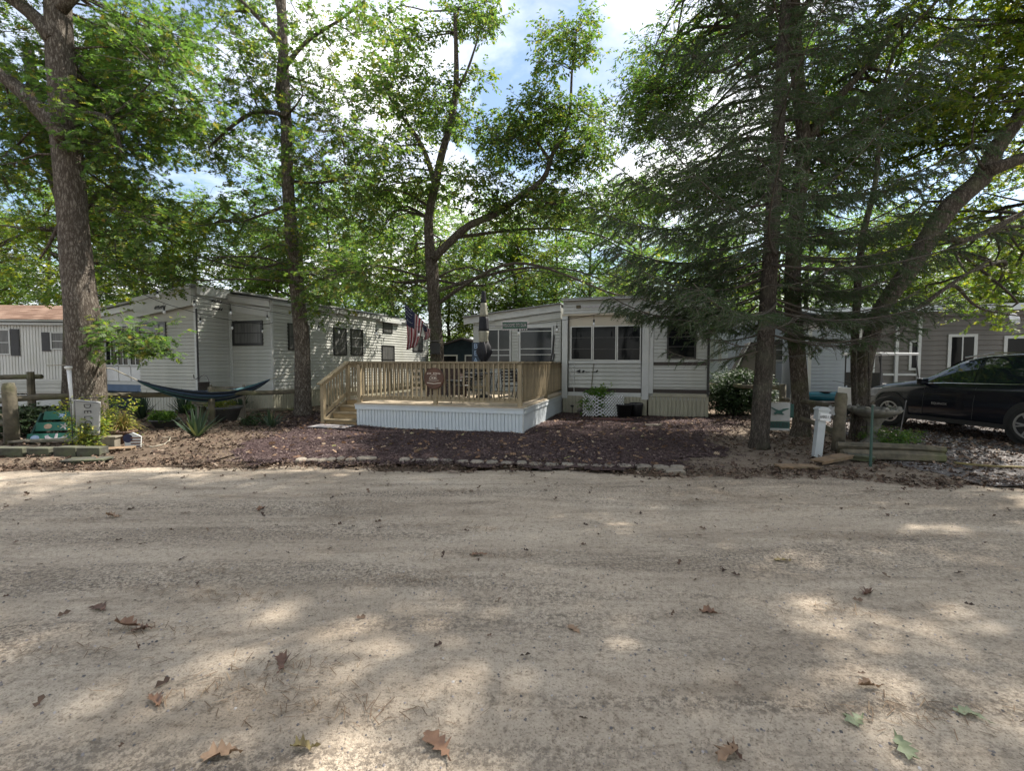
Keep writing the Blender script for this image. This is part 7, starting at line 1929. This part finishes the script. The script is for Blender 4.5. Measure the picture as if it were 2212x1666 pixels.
# kayak on a low deck by the shed
rd = thing('low_deck', 'low reddish wooden platform before the pale blue shed', 'platform', Vector((P(1790, 850, 15.4).x, 15.4, 0)), R(-14))
for k in range(6):
    b = MB(); b.box(-0.75, 0.85, -0.45 + k * 0.15, -0.45 + k * 0.15 + 0.14, 0.36, 0.40); b.build('board', M['red_deck'], rd)
b = MB(); b.box(-0.72, 0.82, -0.42, 0.42, 0.0, 0.355); b.build('frame', M['wood_log'], rd)
b = MB(); b.box(-0.76, 0.86, -0.465, -0.452, 0.385, 0.415); b.build('edge_trim', M['trim'], rd)
ky = thing('kayak', 'teal plastic kayak resting on the low platform', 'kayak', Vector((P(1782, 850, 15.4).x, 15.4, 0.40)), R(-12))
b = MB(); b.tube([(-0.75, 0, 0.2), (-0.5, 0, 0.15), (0, 0, 0.13), (0.5, 0, 0.15), (0.85, 0, 0.22)], [0.03, 0.13, 0.17, 0.14, 0.03], 12); b.build('hull', M['kayak'], ky, True)
b = MB(); b.lathe([(0.13, 0.24), (0.17, 0.285), (0.17, 0.30), (0.12, 0.30)], 14, (0, 0, 0.0)); b.build('cockpit_rim', M['black_metal'], ky)
gc = thing('golf_cart', 'white golf cart parked behind the leaning oak by the taupe trailer', 'cart', (11.15, 14.3, 0), R(20))
b = MB(); b.prism([(-1.1, 0.35), (1.0, 0.35), (1.15, 0.6), (1.0, 0.95), (0.45, 1.0), (0.35, 0.55), (-0.25, 0.55), (-0.3, 0.85), (-1.1, 0.9)], -0.55, 0.55); b.build('body', M['pvc'], gc, bevel=0.03)
b = MB(); b.box(-0.95, 0.75, -0.55, 0.55, 1.86, 1.93); b.build('roof', M['pvc'], gc, bevel=0.02)
b = MB()
for y in (-0.5, 0.5):
    b.tube([(0.9, y, 0.95), (0.65, y, 1.86)], 0.02, 6); b.tube([(-0.85, y, 0.9), (-0.85, y, 1.86)], 0.02, 6)
b.build('roof_posts', M['black_metal'], gc)
b = MB(); b.box(-0.75, -0.25, -0.5, 0.5, 0.86, 0.98); b.box(-0.86, -0.74, -0.5, 0.5, 0.95, 1.35); b.build('seat', M['pot_black'], gc)
for x in (-0.75, 0.7):
    for y in (-0.56, 0.56):
        b = MB(); b.lathe([(0.0, -0.08), (0.2, -0.08), (0.23, -0.05), (0.23, 0.05), (0.2, 0.08), (0.0, 0.08)], 16); o = b.build('wheel', M['rubber'], gc, False, (x, y, 0.23)); o.rotation_euler = (R(90), 0, 0)

# ================================================================== BLACK CAR
rear = Vector((10.02, 9.15, 0)); front = Vector((9.6, 11.82, 0))
hd_ = (front - rear).normalized()
car = thing('parked_car', 'black sport utility car parked on the gravel at the right edge', 'car', rear + hd_ * 1.36 + Vector((0.92 * hd_.y, -0.92 * hd_.x, 0)), math.atan2(hd_.y, hd_.x))
car['base_note'] = 'centre'
del car['base_note']
# local: x forward, y left (towards camera), centre at wheelbase middle
ST = [  # x, zbottom, zbelt, ztop, half width low, half width belt, half roof width
    (2.28, 0.42, 0.62, 0.70, 0.55, 0.50, 0.40), (2.20, 0.30, 0.70, 0.80, 0.74, 0.70, 0.55), (2.02, 0.24, 0.82, 0.92, 0.86, 0.82, 0.66), (1.6, 0.24, 0.93, 1.02, 0.91, 0.88, 0.74),
    (1.1, 0.24, 1.00, 1.09, 0.92, 0.90, 0.78), (0.78, 0.24, 1.03, 1.13, 0.92, 0.91, 0.78), (0.45, 0.24, 1.05, 1.32, 0.92, 0.91, 0.70), (0.05, 0.24, 1.06, 1.56, 0.92, 0.91, 0.63), (-0.35, 0.24, 1.07, 1.655, 0.92, 0.91, 0.62),
    (-0.9, 0.24, 1.08, 1.68, 0.92, 0.91, 0.62), (-1.5, 0.24, 1.10, 1.65, 0.92, 0.91, 0.61), (-1.95, 0.26, 1.12, 1.58, 0.91, 0.89, 0.58), (-2.2, 0.30, 1.10, 1.30, 0.88, 0.85, 0.60), (-2.34, 0.40, 1.0, 1.05, 0.80, 0.76, 0.60)]
def ring(s):
    x, zb, zl, zt, wl, wb, wr_ = s
    h = [(0.0, zb), (wl - 0.06, zb), (wl, zb + 0.10), (wl + 0.008, zb + 0.30), (wb + 0.02, zl - 0.16), (wb + 0.005, zl - 0.05), (wb - 0.03, zl), ((wb + wr_) / 2 - 0.01, (zl + zt) / 2 + 0.02), (wr_, zt - 0.035), (wr_ - 0.12, zt), (0.0, zt + 0.012)]
    L_ = [(x, y, z) for y, z in h]; R_ = [(x, -y, z) for y, z in reversed(h[1:-1])]
    return L_ + R_
rings = [ring(s) for s in ST]
n_ = len(rings[0]); vs = [p for r_ in rings for p in r_]; fs = []
for i in range(len(rings) - 1):
    for j in range(n_): fs.append((i * n_ + j, i * n_ + (j + 1) % n_, (i + 1) * n_ + (j + 1) % n_, (i + 1) * n_ + j))
fs.append(tuple(range(n_))); fs.append(tuple(reversed(range((len(rings) - 1) * n_, len(rings) * n_))))
mb = MB(); mb.add(vs, fs); body = mb.build('body', M['paint_car'], car, True)
def side_pane(poly, side, nm='side_window'):
    pts = []
    for (x, f) in poly:   # f 0 at belt, 1 at roof
        xs_ = [s[0] for s in reversed(ST)]
        gi = lambda k: float(np.interp(x, xs_, [s[k] for s in reversed(ST)]))
        zl, zt, wb, wr_ = gi(2), gi(3), gi(5), gi(6)
        a = (wb - 0.03, zl); mdl = ((wb + wr_) / 2 - 0.01, (zl + zt) / 2 + 0.02); c = (wr_, zt - 0.035)
        q = (a[0] + (mdl[0] - a[0]) * f * 2, a[1] + (mdl[1] - a[1]) * f * 2) if f < 0.5 else (mdl[0] + (c[0] - mdl[0]) * (f - 0.5) * 2, mdl[1] + (c[1] - mdl[1]) * (f - 0.5) * 2)
        pts.append((x, side * (q[0] + 0.008), q[1]))
    return pts
def pane(segs, side, m, nm):
    mb = MB()
    for (x0, b0, t0, x1, b1, t1) in segs:
        col0 = side_pane([(x0, b0 + (t0 - b0) * k / 4) for k in range(5)], side); col1 = side_pane([(x1, b1 + (t1 - b1) * k / 4) for k in range(5)], side)
        for k in range(4): mb.add([col0[k], col1[k], col1[k + 1], col0[k + 1]], [(0, 1, 2, 3)])
    return mb.build(nm, m, car, True)
for s in (1, -1):
    pane([(0.62, 0.08, 0.12, 0.3, 0.06, 0.72), (0.3, 0.06, 0.72, 0.05, 0.06, 0.86), (0.05, 0.06, 0.86, -0.35, 0.06, 0.92)], s, M['car_glass'], 'front_side_window')
    pane([(-0.43, 0.06, 0.92, -0.9, 0.06, 0.94), (-0.9, 0.06, 0.94, -1.3, 0.06, 0.92)], s, M['car_glass'], 'rear_side_window')
    pane([(-1.38, 0.06, 0.92, -1.75, 0.08, 0.86), (-1.75, 0.08, 0.86, -1.92, 0.25, 0.75)], s, M['car_glass'], 'quarter_window')
    b = MB(); b.tube([(0.02, s * 0.60, 1.615), (-0.5, s * 0.59, 1.70), (-1.5, s * 0.58, 1.69), (-1.85, s * 0.56, 1.62)], 0.018, 6); b.build('roof_rail', M['chrome'], car)
    b = MB(); b.tube([(0.80, s * 0.885, 1.035), (0.2, s * 0.885, 1.07), (-1.0, s * 0.885, 1.09), (-1.9, s * 0.875, 1.14)], 0.011, 5); b.build('belt_moulding', M['chrome'], car)
    b = MB(); b.obox((0.55, s * 1.02, 1.09), (0.12, 0.22, 0.15), Matrix.Rotation(s * 0.1, 3, 'Z')); b.build('mirror', M['paint_car'], car, bevel=0.03)
    for dx_ in (0.62, -0.39, -1.34):
        b = MB(); b.tube([(dx_, s * 0.932, 0.36), (dx_ - 0.02, s * 0.936, 0.7), (dx_ - 0.05, s * 0.918, 1.0)], 0.004, 4); b.build('door_seam', M['black_trim'], car)
    for dx_ in (-0.22, -1.15):
        b = MB(); b.obox((dx_, s * 0.945, 0.88), (0.2, 0.03, 0.03)); b.build('door_handle', M['paint_car'], car, bevel=0.008)
    b = MB(); b.box(-1.0, 1.0, min(s * 0.90, s * 0.945), max(s * 0.90, s * 0.945), 0.23, 0.32); b.build('sill_trim', M['plastic_black'], car)
    b = MB(); b.prism([(1.72, 0.70), (2.12, 0.64), (2.14, 0.74), (1.95, 0.86), (1.62, 0.90)], min(s * 0.62, s * 0.87), max(s * 0.62, s * 0.87)); b.build('headlight', M['lamp_lens'], car, bevel=0.02)
    b = MB(); b.prism([(-1.95, 0.86), (-2.26, 0.84), (-2.24, 1.02), (-1.92, 1.04)], min(s * 0.6, s * 0.895), max(s * 0.6, s * 0.895)); b.build('tail_light', M['flag_red'], car, bevel=0.02)
    for x in (1.365, -1.365):
        b = MB(); b.lathe([(0.0, 0), (0.43, 0), (0.43, 0.02), (0.0, 0.02)], 28); o = b.build('wheel_arch', M['plastic_black'], car, False, (x, s * 0.915, 0.37)); o.rotation_euler = (R(-90 * s), 0, 0)
        wh = MB(); wh.lathe([(0.24, -0.11), (0.33, -0.11), (0.355, -0.07), (0.355, 0.07), (0.33, 0.11), (0.24, 0.11), (0.24, -0.11)], 32, cap=False); w_ = wh.build('wheel', M['rubber'], car, True, (x, s * 0.86, 0.35)); w_.rotation_euler = (R(-90 * s), 0, 0)
        b = MB(); b.lathe([(0.215, 0.095), (0.245, 0.105), (0.245, 0.115), (0.215, 0.118), (0.215, 0.095)], 28, cap=False); b.build('rim', M['alloy'], w_)
        b = MB(); b.lathe([(0.0, 0.02), (0.235, 0.02), (0.235, 0.03), (0.0, 0.03)], 24); b.build('brake_disc', M['plastic_black'], w_)
        b = MB()
        for k in range(5):
            a_ = k * 2 * math.pi / 5
            for d_ in (-0.16, 0.16): b.beam((0.05 * math.cos(a_), 0.05 * math.sin(a_), 0.10), (0.225 * math.cos(a_ + d_), 0.225 * math.sin(a_ + d_), 0.105), 0.028, 0.024)
        b.lathe([(0.0, 0.08), (0.055, 0.08), (0.05, 0.12), (0.0, 0.122)], 12)
        b.build('spokes', M['alloy'], w_)
b = MB(); b.add([(0.72, -0.72, 1.135), (0.72, 0.72, 1.135), (0.06, 0.60, 1.565), (0.06, -0.60, 1.565)], [(0, 1, 2, 3)]); b.build('windscreen', M['car_glass'], car)
b = MB(); b.add([(-2.0, -0.56, 1.56), (-2.0, 0.56, 1.56), (-2.235, 0.60, 1.25), (-2.235, -0.60, 1.25)], [(0, 1, 2, 3)]); b.build('rear_window', M['car_glass'], car)
b = MB(); b.box(2.18, 2.25, -0.45, 0.45, 0.42, 0.62); b.build('grille', M['plastic_black'], car, bevel=0.02)
car.scale = (1.05, 1.05, 1.05); car.location.z = 0.06
text_mesh('EQUINOX', 0.07, M['alloy'], 'badge', car, (0.25, 0.940, 0.62), (R(90), 0, R(180)))
